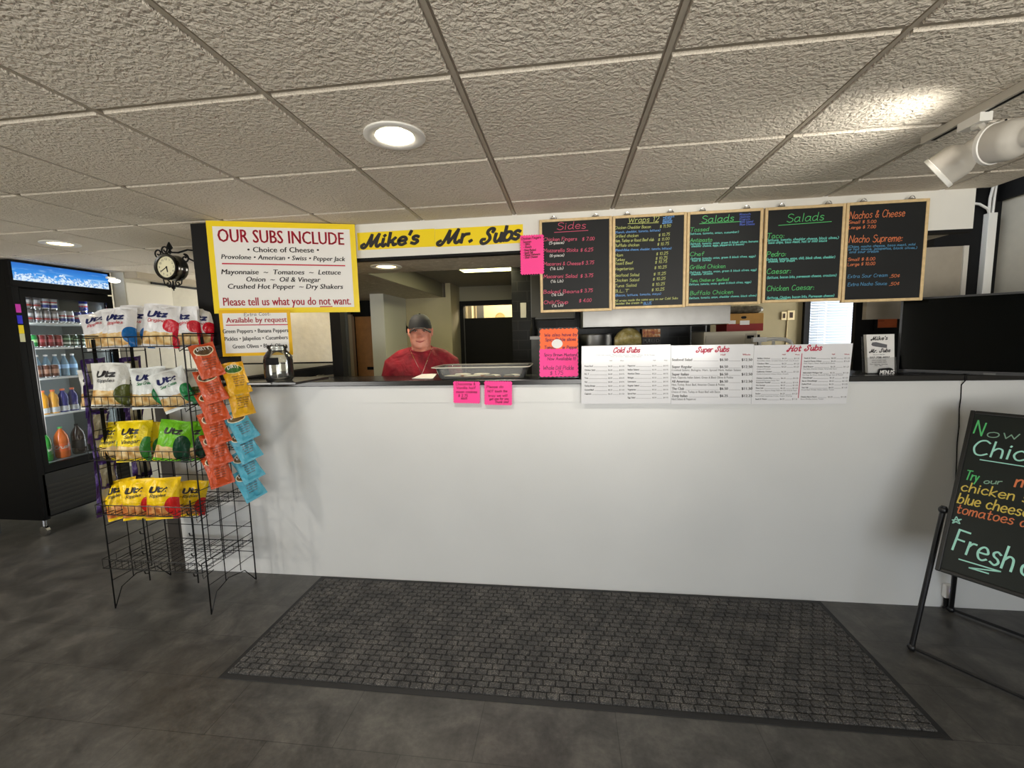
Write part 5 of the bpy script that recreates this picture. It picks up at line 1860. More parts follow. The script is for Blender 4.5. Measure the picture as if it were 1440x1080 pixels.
m.build('wrapped_goods', mat('wrapped goods', (92, 86, 74), .25, var=.4, vscale=30, bump=.6, bscale=40))
wg = [o for o in COL.objects if o.name == 'wrapped_goods'][0]
wg.location = ct2.location
tag(wg, 'plastic wrapped goods lying on the brown and red carton', 'wrapped goods')
# white tubular chair back
q0, q1 = AY(1062, 478, 3.35), AY(1117, 489, 3.35)
chb = thing('white_cart_handle', 'white rounded tube handle of a cart behind the right price board', 'cart handle', (q0.x, 3.37, 1.2))
zz = q0.z - 1.2
ww = q1.x - q0.x
m = MB()
m.tube([(0, 0, zz), (ww * .5, 0, zz + .004), (ww * .78, 0, zz), (ww * .93, 0, zz - .02), (ww, 0, zz - .06), (ww, 0, 0)], .014, 8)
m.build('tube_handle', M_LAMPWHITE, chb, smooth=True)
m = MB()
for x in (.04, ww * .5):
    m.tube([(x, 0, zz), (x, 0, 0)], .011, 8)
m.build('tube_post', M_LAMPWHITE, chb, smooth=True)
MB().box(-.012, .08, -.018, .018, zz - .016, zz + .018).build('grip_label', M_PAPER, chb)
m = MB()
m.box(-.05, ww + .05, -.12, .12, .0, .03)
for x in (-.03, ww + .03):
    for y in (-.1, .1):
        m.tube([(x, y, 0), (x, y, -1.2)], .014, 8)
m.build('cart_frame', M_DSTEEL, chb)
# switch plates on the khaki wall
for k, (xa, xb, ya, yb, lab) in enumerate(((1098, 1105.5, 438.5, 450, 'left'), (1106.5, 1117, 436.5, 450, 'right'))):
    a, b2 = AY(xa, yb, 4.5), AY(xb, ya, 4.5)
    s = thing('switch_plate', 'cream switch plate on the khaki wall, %s one of the pair' % lab, 'switch', (a.x, 4.499, a.z), 0, 'switch plates on the khaki wall')
    w_, h_ = b2.x - a.x, b2.z - a.z
    MB().box(0, w_, -.012, 0, 0, h_).build('plate', mat('cream plastic', (226, 208, 164), .4), s, bevel=.002)
    MB().box(w_ * .28, w_ * .72, -.015, -.0125, h_ * .22, h_ * .8).build('rocker', mat('brown rocker', (58, 40, 26), .4), s)
a = AY(1107, 451, 4.5)
m = MB()
m.tube([(a.x, 4.494, a.z), (a.x - .004, 4.494, a.z - .2), (a.x - .01, 4.494, a.z - .5)], .005, 6)
tag(m.build('wall_cable', mat('beige cable', (206, 186, 140), .5)), 'thin beige cable running down from the switch plates', 'cable')
# framed certificate
a, b2 = AY(1233, 461, 3.65), AY(1263, 433, 3.65)
ce = thing('framed_certificate', 'orange certificate in a black frame behind the brochure holder', 'certificate', (a.x, 3.655, a.z))
w_, h_ = b2.x - a.x, b2.z - a.z
f = MB()
f.box(-.022, 0, -.012, .004, -.022, h_ + .022)
f.box(w_, w_ + .022, -.012, .004, -.022, h_ + .022)
f.box(0, w_, -.012, .004, -.022, 0)
f.box(0, w_, -.012, .004, h_, h_ + .022)
f.build('picture_frame', M_BLACK, ce)
MB().box(0, w_, -.004, .003, 0, h_).build('certificate_sheet', mat('orange sheet', (204, 104, 62), .5, var=.06), ce)
m = MB()
for (xa, za, L) in ((.1, .86, .18), (.1, .78, .14), (.62, .84, .3), (.62, .76, .26), (.66, .66, .22), (.06, .34, .3), (.12, .58, .1)):
    m.box(w_ * xa, w_ * (xa + L), -.0048, -.0042, h_ * za, h_ * za + .004)
m.ell((w_ * .45, -.0046, h_ * .66), (.008, .0006, .011), 12, 6)
m.build('print_lines', mat('brown print', (120, 52, 30), .5), ce)
# black spoon on the olive wall
a, b2 = AY(568, 439, 5.70), AY(572, 468, 5.70)
sp_ = tag(MB().tube([a, a.lerp(b2, .55), a.lerp(b2, .70)], .009, 8, rs=[.016, .010, .010]).ell(a.lerp(b2, .84), (.034, .012, .052), 14, 8).build('ladle', M_BLACK, smooth=True), 'black ladle hanging on the olive wall left of the person', 'ladle')
# wall clock in the bright room, curtain strips
a = AY(703.6, 446.5, 7.48)
wc = thing('wall_clock', 'round wall clock in the bright room beyond the half door', 'clock', (a.x, 7.485, a.z))
rC = AY(710.5, 446, 7.48).x - a.x
MB().lathe([(rC * .78, 0), (rC, 0), (rC, .03), (rC * .86, .036), (rC * .78, .02)], 30, axis=(0, -1, 0)).build('clock_rim', mat('tan rim', (196, 168, 112), .4), wc, smooth=True)
MB().lathe([(0, .0), (rC * .8, .0), (rC * .8, .012), (0, .012)], 30, axis=(0, -1, 0)).build('dial', M_PAPER, wc)
m = MB()
m.tube([(0, -.016, 0), (rC * .45, -.016, rC * .2)], .004, 5)
m.tube([(0, -.016, 0), (-rC * .3, -.016, -rC * .3)], .005, 5)
m.build('hands', M_INK, wc)
a, b2 = AY(648, 447, 6.9), AY(669, 424, 6.9)
m = MB()
pts = []
for k in range(25):
    t = k / 24
    pts.append((a.x - .05 + (b2.x - a.x + .05) * t, 6.9 + .03 * math.sin(t * 22)))
m.prism(pts + [(p[0], p[1] + .012) for p in reversed(pts)], 1.0, 2.68, plane='xy')
tag(m.build('curtain', mat('tan curtain', (206, 190, 152), .8)), 'tan curtain seen through the gap above the half door', 'curtain')
a, b2 = AY(670.5, 447, 6.95), AY(679.5, 424, 6.95)
struct(MB().box(a.x, b2.x, 6.95, 7.0, 0, 2.69).build('trim_17', mat('grey post', (106, 104, 98), .6)))

# ================================================================== DRINKS COOLER AT THE LEFT
FX, FY = -4.73, 3.22
MF = frame((FX, FY, 0), (0, 1, 0))
fr = thing('drinks_cooler', 'tall black glass-door drinks cooler with a lit blue header at the left', 'drinks cooler', M=MF)
FWD = 0.84
M_CASE = mat('cooler case black', (7, 7, 8), 0.5, spec=0.15)
m = MB()
m.box(0, .035, .05, .68, .17, 2.495)
m.box(FWD - .035, FWD, .05, .68, .17, 2.495)
m.box(.035, FWD - .035, .62, .68, .17, 2.495)
m.box(.035, FWD - .035, .05, .62, 2.24, 2.495)
m.box(.035, FWD - .035, .05, .62, .17, .60)
m.build('cabinet_body', M_CASE, fr)
M_LINER = mat('cooler liner', (104, 111, 111), 0.5)
m = MB()
m.box(.036, .046, .06, .618, .602, 2.238)
m.box(FWD - .046, FWD - .036, .06, .618, .602, 2.238)
m.box(.047, FWD - .047, .60, .618, .602, 2.238)
m.box(.047, FWD - .047, .07, .599, .602, .668)
m.build('inner_liner', M_LINER, fr)
# lit header with a sky and ice picture
th_ = NT('backlit header picture')
g_ = th_.n('ShaderNodeSeparateXYZ')
th_.t.links.new(th_.obj(), g_.inputs[0])
zf = th_.math('DIVIDE', th_.math('SUBTRACT', g_.outputs[2], 2.33), .165)
nz = th_.noise(26, 5, .65, .5)
nw = th_.n('ShaderNodeTexNoise')
mp = th_.n('ShaderNodeMapping')
mp.inputs['Scale'].default_value = (2.2, 1, 16)
mp.inputs['Rotation'].default_value = (0, .12, 0)
th_.t.links.new(th_.obj(), mp.inputs[0])
th_.t.links.new(mp.outputs[0], nw.inputs['Vector'])
nw.inputs['Scale'].default_value = 2.2
nw.inputs['Detail'].default_value = 3
sky = th_.ramp(zf, [(0.0, lin((120, 190, 240))), (.35, lin((40, 140, 225))), (1.0, lin((14, 92, 186)))])
sky = th_.mix(th_.ramp(nw.outputs[0], [(.55, (0, 0, 0, 1)), (.68, (.8, .8, .8, 1))]), sky, lin((176, 218, 248)))
ice = th_.math('LESS_THAN', zf, th_.math('ADD', -.38, th_.math('MULTIPLY', nz, 1.35)))
col = th_.mix(ice, sky, th_.ramp(th_.noise(60, 3), [(.38, lin((70, 140, 210))), (.55, lin((226, 240, 252)))]))
th_.put(th_.b.inputs['Base Color'], (0.02, 0.05, 0.1, 1))
th_.put(th_.b.inputs['Emission Color'], col)
th_.b.inputs['Emission Strength'].default_value = 0.85
hdr = MB().box(.0, FWD, 0.0, .049, 2.27, 2.495).build('header_box', M_CASE, fr)
MB().box(.025, FWD - .025, -.003, -.0005, 2.325, 2.478).build('lit_header_panel', th_.m, hdr)
m = MB()
m.box(0, .05, .0, .049, .17, 2.269)
m.build('left_post', M_CASE, fr)
# door
d = MB()
d.box(.053, .093, 0, .045, .60, 2.255)
d.box(FWD - .055, FWD - .002, 0, .045, .60, 2.255)
d.box(.093, FWD - .055, 0, .045, 2.185, 2.255)
d.box(.093, FWD - .055, 0, .045, .60, .672)
d = d.build('glass_door', M_CASE, fr)
tpn = NT('cooler door glass')
tr_ = tpn.n('ShaderNodeBsdfTransparent')
gl_ = tpn.n('ShaderNodeBsdfGlossy')
gl_.inputs['Roughness'].default_value = .03
mx_ = tpn.n('ShaderNodeMixShader')
fn_ = tpn.n('ShaderNodeFresnel')
fn_.inputs[0].default_value = 1.35
tpn.t.links.new(fn_.outputs[0], mx_.inputs[0])
tpn.t.links.new(tr_.outputs[0], mx_.inputs[1])
tpn.t.links.new(gl_.outputs[0], mx_.inputs[2])
tpn.t.links.new(mx_.outputs[0], tpn.t.nodes['Material Output'].inputs[0])
M_PANE = tpn.m
MB().box(.0935, FWD - .0555, .018, .022, .6725, 2.1845).build('glass_pane', M_PANE, d)
MB().tube([(.075, -.03, .95), (.075, -.035, 1.0), (.075, -.035, 1.75), (.075, -.03, 1.8)], .009, 8).build('handle', M_BLACKGLOSS, d, smooth=True)
m = MB()
m.box(.03, FWD - .03, .0, .05, .2, .59)
g = m.build('lower_grille', mat('grille black', (22, 22, 21), .5), fr)
m = MB()
for k in range(6):
    m.box(.05, FWD - .05, -.006, -.0005, .24 + k * .045, .258 + k * .045)
m.build('grille_slats', mat('grille slat', (42, 40, 36), .45), g)
for x in (.06, FWD - .06):
    m = MB()
    m.tube([(x, .09, .17), (x, .09, .09)], .014, 8)
    m.lathe([(.02, -.016), (.045, -.014), (.045, .014), (.02, .016)], 18, c=(x, .1, .046), axis=(1, 0, 0))
    m.build('caster', M_CHROME if x < .2 else M_DSTEEL, fr, smooth=True)
for x in (.06, FWD - .06):
    MB().tube([(x, .62, .17), (x, .62, .0)], .02, 8).build('rear_foot', M_DSTEEL, fr)
stc = ((14, 433, (226, 60, 200), 'pink'), (16, 449, (40, 40, 232), 'blue'), (18.5, 463, (250, 226, 20), 'yellow'), (20.5, 475, (216, 216, 180), 'white'))
for (x, y, c_, nm2) in stc:
    q = MF.inverted() @ AX(x, y, FX)
    MB().box(.012, .048, -.002, -.0003, q.z - .036, q.z + .036).build('%s_sticker' % nm2, mat('sticker ' + nm2, c_, .4), fr)
SHZ = (1.968, 1.737, 1.452, 1.107)
for z in SHZ:
    m = MB()
    m.box(.05, FWD - .05, .115, .13, z - .016, z)
    for k in range(12):
        m.tube([(.06 + k * .0655, .131, z - .006), (.06 + k * .0655, .59, z - .006)], .004, 4)
    m.box(.05, FWD - .05, .35, .36, z - .014, z - .008)
    m.build('white_shelf', mat('white shelf', (232, 236, 236), .4), fr)
for x, s in ((.058, 1), (FWD - .058, -1)):
    l = lamp('cooler_lamp', 'AREA', MF @ Vector((x, .075, 1.42)), 3.2, (.86, .95, 1.0), shape='RECTANGLE', size=1.45, size_y=.02)
    dd = MF.to_3x3() @ Vector((s * .75, .8, 0))
    dd.normalize()
    zz = -dd
    xx = Vector((0, 0, 1))
    yy_ = zz.cross(xx)
    l.matrix_world = Matrix(((xx.x, yy_.x, zz.x, l.location.x), (xx.y, yy_.y, zz.y, l.location.y), (xx.z, yy_.z, zz.z, l.location.z), (0, 0, 0, 1)))
MB().box(FWD - .075, FWD - .062, .09, .1, 1.3, 1.5)


def CP(x, y, z):
    return MF @ Vector((x, y, z))


# cans
M_LID = mat('can lid', (205, 206, 208), .25, metal=1.0)


def can_mesh(name, base, bands, metal=0.0):
    mm = [mat('can ' + name, base, .28, metal=metal), M_LID] + [mat('can %s %d' % (name, i), b_[2], .3) for i, b_ in enumerate(bands)]
    pr = [(.024, 0, 1), (.028, .004, 1), (.033, .012, 0)]
    zs = [.012]
    for i, (za, zb, c_) in enumerate(bands):
        pr.append((.033, za, 2 + i))
        pr.append((.033, zb, 0))
    pr += [(.033, .106, 0), (.0275, .117, 1), (.0285, .120, 1), (.027, .122, 1), (.026, .119, 1), (0, .119, 1)]
    return pr, mm


CANK = {}
for nm2, base, bands, me_ in (('silver', (150, 150, 156), [(.03, .045, (150, 24, 34)), (.06, .085, (196, 196, 200))], .8), ('white', (206, 212, 222), [(.02, .05, (38, 60, 150)), (.066, .078, (170, 30, 44))], .2), ('blue', (22, 44, 140), [(.048, .060, (190, 40, 56)), (.062, .080, (226, 228, 236))], 0),
                              ('green', (24, 130, 60), [(.05, .075, (178, 214, 150))], 0), ('red', (112, 26, 34), [(.05, .078, (166, 70, 76))], 0), ('darkgreen', (30, 62, 40), [(.03, .05, (196, 204, 196)), (.07, .09, (120, 160, 120))], .1), ('brown', (92, 52, 40), [(.04, .08, (160, 120, 100))], .1)):
    CANK[nm2] = can_mesh(nm2, base, bands, me_)
_can0 = {}


def can(kind, x, y, z, label, group, rz=0):
    if kind not in _can0:
        pr, mm = CANK[kind]
        o = MB().lathe(pr, 18).build('soda_can', mm, smooth=True)
        _can0[kind] = o
    else:
        o = _can0[kind].copy()
        COL.objects.link(o)
    o.location = CP(x, y, z)
    o.rotation_euler = (0, 0, rz)
    return tag(o, label, 'can', group)


lowr = ['silver'] * 5 + ['white'] * 2 + ['blue'] * 3
n_ = {}
xs0 = .145
ordn = ('first', 'second', 'third', 'fourth', 'fifth', 'sixth')
for k, kd in enumerate(lowr):
    n_[kd] = n_.get(kd, 0) + 1
    cn_ = {'silver': 'silver', 'white': 'white and blue', 'blue': 'dark blue'}[kd]
    can(kd, xs0 + k * .0672, .168, SHZ[0] + .0005, '%s can, %s of its colour, lower tier of the top cooler shelf' % (cn_, ordn[n_[kd] - 1]), 'cans on the top cooler shelf', k * .7)
n_ = {}
for x, kd in ((0, 'silver'), (1, 'silver'), (2, 'silver'), (3, 'white'), (4, 'white'), (8, 'blue')):
    n_[kd] = n_.get(kd, 0) + 1
    cn_ = {'silver': 'silver', 'white': 'white and blue', 'blue': 'dark blue'}[kd]
    can(kd, xs0 + x * .0672, .168, SHZ[0] + .1228, '%s can, %s of its colour, upper tier of the top cooler shelf' % (cn_, ordn[n_[kd] - 1]), 'cans on the top cooler shelf', x * .9)
n_ = {}
for k, kd in enumerate(['green', 'green', 'red', 'red', 'red', 'darkgreen', 'darkgreen', 'darkgreen', 'darkgreen', 'darkgreen']):
    n_[kd] = n_.get(kd, 0) + 1
    cn_ = {'green': 'bright green', 'red': 'dark red', 'darkgreen': 'dark green and silver'}[kd]
    can(kd, .15 + k * .0675, .168, SHZ[1] + .0005, '%s can, %s of its colour from the left, second cooler shelf' % (cn_, ordn[n_[kd] - 1]), 'cans on the second cooler shelf', k * .8)
for k in range(4):
    can('brown', .15 + k * .0685, .165, SHZ[2] + .0005, 'brown can, %s from the left on the third cooler shelf' % ordn[k], 'brown cans on the third cooler shelf', k * .5)


def bottle(name, label, cat, x, y, z, prof, liquid, labelc, cap, scale=1.0, group=None, text=None, glassy=False):
    t = thing(name, label, cat, CP(x, y, z), 0, group)
    H_ = prof[-1][1]
    body = MB().lathe([(r * scale, h * scale) for r, h in prof], 20).build('bottle_body', liquid, t, smooth=True)
    rr = max(p[0] for p in prof)
    if labelc is not None:
        za, zb = labelc[1] * scale, labelc[2] * scale
        rl = rr * scale + .0008
        MB().lathe([(rl, za), (rl, zb)], 24).build('wrap_label', labelc[0], t, smooth=True)
        if text:
            m = MB()
            hN = text[1]
            wN = swidth(text[0], hN, True)
            a0 = math.atan2(-CP(x, y, z).y, -CP(x, y, z).x)
            zc = (za + zb) / 2
            hand(m, text[0], (-wN / 2, zc - hN * .4), (wN / 2, zc - hN * .1), hN, hN * .16, 0, .2, False, 0, put=lambda xx, zz: ((rl + .001) * math.cos(a0 + xx / rl), (rl + .001) * math.sin(a0 + xx / rl), zz))
            m.build('label_lettering', text[2], t, recalc=False)
    n = prof[-1][0] * scale
    MB().lathe([(n + .002, H_ * scale), (n + .003, H_ * scale + .004), (n + .003, H_ * scale + .016), (0, H_ * scale + .018)], 14).build('cap', cap, t, smooth=True)
    return t


SPORT = [(.0, 0), (.03, .0), (.034, .008), (.034, .06), (.031, .085), (.035, .11), (.036, .135), (.03, .165), (.016, .185), (.014, .2)]
M_SPL = mat('sports label', (196, 198, 200), .4, var=.2, vscale=60)
for k, (c_, lab) in enumerate((((70, 130, 170), 'pale blue sports drink bottle with orange cap, left on the fourth cooler shelf'), ((216, 150, 40), 'left amber sports drink bottle on the fourth cooler shelf'), ((220, 160, 60), 'right amber sports drink bottle on the fourth cooler shelf'), ((36, 40, 120), 'left dark blue sports drink bottle on the fourth cooler shelf'), ((34, 36, 116), 'right dark blue sports drink bottle on the fourth cooler shelf'))):
    bottle('sports_drink_bottle', lab, 'bottle', .155 + k * .083, .175, SHZ[3] + .0005, SPORT, mat('sports drink %d' % k, c_, .12), (M_SPL, .012, .058), mat('orange cap', (226, 110, 60), .4), 1.05, 'sports drink bottles in the cooler')
BT = [(0, 0), (.028, 0), (.031, .01), (.031, .1), (.03, .13), (.018, .17), (.012, .19), (.012, .2)]
bottle('soda_bottle', 'dark clear soda bottle at the right of the fourth cooler shelf', 'bottle', .60, .18, SHZ[3] + .0005, BT, mat('dark clear soda', (60, 70, 66), .1), (mat('grey label', (120, 130, 126), .4), .05, .1), M_BLACK)
bottle('soda_bottle', 'dark soda bottle farthest right on the fourth cooler shelf', 'bottle', .69, .18, SHZ[3] + .0005, BT, mat('dark soda', (34, 26, 22), .1), (mat('grey label', (120, 130, 126), .4), .05, .1), M_BLACK)
M_WATER = mat('water bottle', (150, 186, 210), .08, trans=.55, ior=1.33)
for k in range(5):
    bottle('water_bottle', 'clear water bottle, %s from the left on the third cooler shelf' % ordn[k], 'bottle', .29 + k * .076, .26, SHZ[2] + .0005, BT, M_WATER, (mat('pale blue label', (150, 190, 226), .4), .075, .115), M_PAPER, 1.0, 'water bottles in the cooler')
BIG = [(0, 0), (.045, 0), (.054, .012), (.055, .06), (.053, .09), (.055, .12), (.055, .17), (.048, .215), (.028, .255), (.014, .275), (.014, .285)]
for x, c_, lc, lab, tx, cp in ((.185, (40, 140, 50), (40, 120, 50), 'large green soda bottle on the cooler floor', ('Dew', .036, CH['white']), mat('green cap', (40, 170, 70), .4)), (.33, (216, 104, 36), (220, 96, 30), 'large orange soda bottle on the cooler floor', ('Crush', .034, CH['white']), mat('green cap', (40, 170, 70), .4)), (.475, (40, 20, 18), (28, 24, 28), 'large dark cola bottle on the cooler floor', None, M_BLACK), (.62, (36, 20, 18), (30, 26, 30), 'second large dark cola bottle, right on the cooler floor', None, M_BLACK)):
    bottle('large_soda_bottle', lab, 'bottle', x, .16, .6695, BIG, mat('soda %d' % int(x * 1000), c_, .1, var=.15, vscale=30), (mat('soda label %d' % int(x * 1000), lc, .3), .065, .14), cp, 1.0, 'large soda bottles on the cooler floor', tx)

# ================================================================== CHIP RACK
RX0, RX1, RY0, RY1 = -2.99, -2.285, 2.346, 2.752
rk = thing('wire_chip_rack', 'tall black wire rack holding bags of chips before the counter', 'display rack', ((RX0 + RX1) / 2, (RY0 + RY1) / 2, 0))
ax0, ax1, ay0, ay1 = RX0 - rk.location.x, RX1 - rk.location.x, RY0 - rk.location.y, RY1 - rk.location.y
RT_ = 1.80
for (x, nm2) in ((ax0, 'left'), (ax1, 'right')):
    m = MB()
    r = .0042
    m.tube([(x, ay0, .004), (x, ay0, RT_), ], .0045, 6)
    m.tube([(x, ay1, .004), (x, ay1, RT_)], .0045, 6)
    m.tube([(x, ay0, .004), (x, ay0 + .055, .125), (x, ay0 + .16, .16), (x, ay1 - .1, .13), (x, ay1, .004)], .0035, 6)
    for f in (.34, .67):
        m.tube([(x, ay0 + (ay1 - ay0) * f, .15), (x, ay0 + (ay1 - ay0) * f, RT_)], .003, 5)
    for k in range(13):
        z = .20 + k * .125
        m.tube([(x, ay0, z), (x, ay1, z)], .0026, 5)
    m.tube([(x, ay0, RT_), (x, ay1, RT_)], .0045, 6)
    m.build('side_panel', M_WIRE, rk, smooth=True)
m = MB()
for k in range(7):
    x = ax0 + (ax1 - ax0) * k / 6
    m.tube([(x, ay1, .16 if 0 < k < 6 else .1), (x, ay1, RT_)], .003, 5)
for k in range(9):
    z = .22 + k * .19
    m.tube([(ax0, ay1, z), (ax1, ay1, z)], .003, 5)
m.build('back_panel', M_WIRE, rk, smooth=True)
for x in (ax0 + .17, ax1 - .17):
    m = MB()
    m.tube([(x, ay0 + .10, .15), (x, ay0 + .10, .72)], .0045, 6)
    for k in range(4):
        z = .2 + k * .14
        m.tube([(x, ay0 + .1, z), (x, ay0 + .075, z + .012), (x, ay0 + .07, z + .032)], .004, 5)
    m.build('notched_upright', M_WIRE, rk, smooth=True)
SH = (1.725, 1.362, 1.02, .665, .30)
for z in SH:
    m = MB()
    xa, xb, ya, yb = ax0 - .015, ax1 - .005, ay0 - .03, ay1
    lip = .062
    m.tube([(xa, ya, z), (xb, ya, z), (xb, yb, z), (xa, yb, z)], .0035, 6, closed=True)
    m.tube([(xa, yb, z + lip), (xa, ya, z + lip), (xb - .02, ya, z + lip), (xb, ya, z + lip - .02), (xb, ya, z)], .003, 5)
    m.tube([(xb, ya, z + lip), (xb, yb, z + lip)], .003, 5)
    n = 15
    for k in range(n + 1):
        x = xa + (xb - xa) * k / n
        if k % 1 == 0:
            m.tube([(x, yb, z), (x, ya, z), (x, ya, z + lip)], .0022, 4)
    for k in range(1, 5):
        y = ya + (yb - ya) * k / 5
        m.tube([(xa, y, z), (xb, y, z)], .0024, 4)
        m.tube([(xa, y, z), (xa, y, z + lip)], .0022, 4)
        m.tube([(xb, y, z), (xb, y, z + lip)], .0022, 4)
    m.tube([(xb, ya, z - .01), (xb + .015, ya - .012, z - .03), (xb + .03, ya + .01, z - .01), (xb + .045, ya + .04, z + .005)], .003, 5)
    m.build('basket_shelf', M_WIRE, rk, smooth=True)


# ------------------------------------------------------------------ bags
def bag_fun(W_, H_, T_, seed):
    rnd = random.Random(seed)
    ph = [rnd.random() * 6.28 for _ in range(6)]

    def f(u, v):
        vv = min(max((v - .05) / .9, 0), 1)
        th = T_ * (max(0, 1 - abs(u) ** 2.4)) ** .62 * math.sin(PI * vv) ** .6
        wr = .009 * math.sin(u * 8 + ph[0]) * (math.exp(-v / .16) + math.exp(-(1 - v) / .22)) + .0045 * math.sin(u * 5 + v * 9 + ph[1]) + .003 * math.sin(u * 13 - v * 7 + ph[2])
        th = max(th + wr * min(1, th / .006), .0008)
        if v > .955 or v < .04:
            th = .0009
        return th

    def hw(v):
        return W_ / 2 * (1 - .07 * math.sin(PI * v) ** 2)
    return f, hw


def bag_mesh(W_, H_, T_, seed, m_, nu=18, nv=26):
    f, hw = bag_fun(W_, H_, T_, seed)
    rnd = random.Random(seed + 50)
    p0, p1 = rnd.random() * 6, rnd.random() * 6

    def sway(u, v):
        return .016 * math.sin(v * 3.1 + p0) * v + .016 * math.sin(u * 3.4 + p1) * (v ** 3)
    fr_, bk = [], []
    for j in range(nv + 1):
        v = j / nv
        for i in range(nu + 1):
            u = i / nu * 2 - 1
            t = f(u, v)
            s = sway(u, v)
            fr_.append((u * hw(v), -t + s, v * H_ * (1 - .012 * abs(u) ** 2)))
            bk.append((u * hw(v), t * .8 + s, v * H_ * (1 - .012 * abs(u) ** 2)))
    n = nu + 1
    N = len(fr_)
    fs = []
    for j in range(nv):
        for i in range(nu):
            a = j * n + i
            fs.append((a, a + 1, a + n + 1, a + n))
            fs.append((N + a, N + a + n, N + a + n + 1, N + a + 1))
    for j in range(nv):
        a, b_ = j * n, j * n + nu
        fs.append((a, a + n, N + a + n, N + a))
        fs.append((b_, N + b_, N + b_ + n, b_ + n))
    for i in range(nu):
        fs.append((i, N + i, N + i + 1, i + 1))
        a = nv * n + i
        fs.append((a, a + 1, N + a + 1, N + a))
    mb = MB()
    mb.add(fr_ + bk, fs)

    def put(x, z, o=.0024):
        v = min(max(z / H_, 0), 1)
        u = max(-1, min(1, x / hw(v)))
        return (x, -f(u, v) + sway(u, v) - o, z)
    return mb, put


def bag_mat(name, base, W_, H_, blob=None, chip=None, oval=None, band=None, panel=None):
    t = NT('bag film ' + name)
    s = t.n('ShaderNodeSeparateXYZ')
    t.t.links.new(t.obj(), s.inputs[0])
    fx, fz = t.math('DIVIDE', s.outputs[0], W_), t.math('DIVIDE', s.outputs[2], H_)
    front = t.math('LESS_THAN', s.outputs[1], .006)
    c = lin(base)
    nz = t.noise(26, 3)

    def ell(x0, z0, a, b_):
        return t.math('LESS_THAN', t.math('ADD', t.math('POWER', t.math('DIVIDE', t.math('ADD', fx, -x0), a), 2.0), t.math('POWER', t.math('DIVIDE', t.math('ADD', fz, -z0), b_), 2.0)), 1.0)
    if band:
        c = t.mix(t.math('GREATER_THAN', fz, band[0]), c, lin(band[1]))
    if chip:
        lvl = t.math('ADD', chip[0] - .06, t.math('MULTIPLY', nz, .12))
        msk = t.math('MULTIPLY', t.math('LESS_THAN', fz, lvl), t.math('GREATER_THAN', fz, .07))
        vo = t.n('ShaderNodeTexVoronoi')
        vo.inputs['Scale'].default_value = 26
        t.t.links.new(t.obj(), vo.inputs['Vector'])
        cc = t.ramp(vo.outputs['Distance'], [(.05, lin(chip[1])), (.45, lin(chip[2])), (.75, lin(chip[3]))])
        c = t.mix(msk, c, cc)
    if blob:
        c = t.mix(ell(*blob[0]), c, lin(blob[1]))
        if len(blob) > 2:
            c = t.mix(t.math('MULTIPLY', t.math('GREATER_THAN', fx, blob[2][0]), t.math('LESS_THAN', fz, blob[2][1])), c, lin(blob[1]))
    if oval:
        c = t.mix(ell(0, .78, .40, .15), c, lin(oval[1]))
        c = t.mix(ell(0, .78, .36, .125), c, lin(oval[0]))
    if panel:
        c = t.mix(t.math('MULTIPLY', t.math('LESS_THAN', t.math('ABSOLUTE', fx), .3), t.math('LESS_THAN', t.math('ABSOLUTE', t.math('ADD', fz, -.5)), .36)), c, lin(panel))
    t.put(t.b.inputs['Base Color'], c)
    t.set(Roughness=.26)
    t.bump(t.noise(24, 3, .6, 1.0), .6, .012)
    return t.m


CHIPC = ((196, 140, 72), (224, 184, 118), (240, 214, 160))
CHIPR = ((176, 84, 36), (212, 128, 66), (232, 168, 100))
NAVY, BLK = mat('navy print', (26, 34, 92), .4), mat('bag print black', (24, 22, 24), .4)
RDP, DGP = mat('red print script', (196, 30, 50), .4), mat('green print', (20, 120, 66), .4)
BW, BH, BT_ = .192, .262, .042
KINDS = {
    'blue': ('white', ((.36, .30, .20, .20), (16, 104, 178), (.30, .3)), (.36,), (236, 236, 238), NAVY, ('Ripples', RDP)),
    'red': ('white', ((.30, .50, .20, .15), (206, 24, 48), (.34, .4)), (.34,), (238, 238, 240), NAVY, ('Original', RDP)),
    'olive': ('white', ((.40, .28, .24, .24), (84, 92, 30), (.36, .3)), (.38,), (232, 232, 226), BLK, ('Ripples', BLK)),
    'green': ('white', ((.36, .30, .22, .24), (18, 128, 66), (.30, .26)), (.34,), (232, 236, 234), NAVY, ('Sour Cream', DGP)),
    'yellow': ('yellow', ((.40, .30, .16, .3), (54, 130, 50), (.36, .4)), (.38,), (246, 218, 18), BLK, ("Salt'n Vinegar", BLK)),
    'lime': ('lime', ((.26, .36, .22, .3), (22, 66, 44), (.28, .3)), (.36,), (112, 190, 30), BLK, None),
    'fire': ('yellow and red', ((.34, .32, .22, .22), (206, 38, 34), (.28, .3)), (.36,), (248, 206, 16), BLK, ('Ripples', BLK)),
}
BAG0 = {}


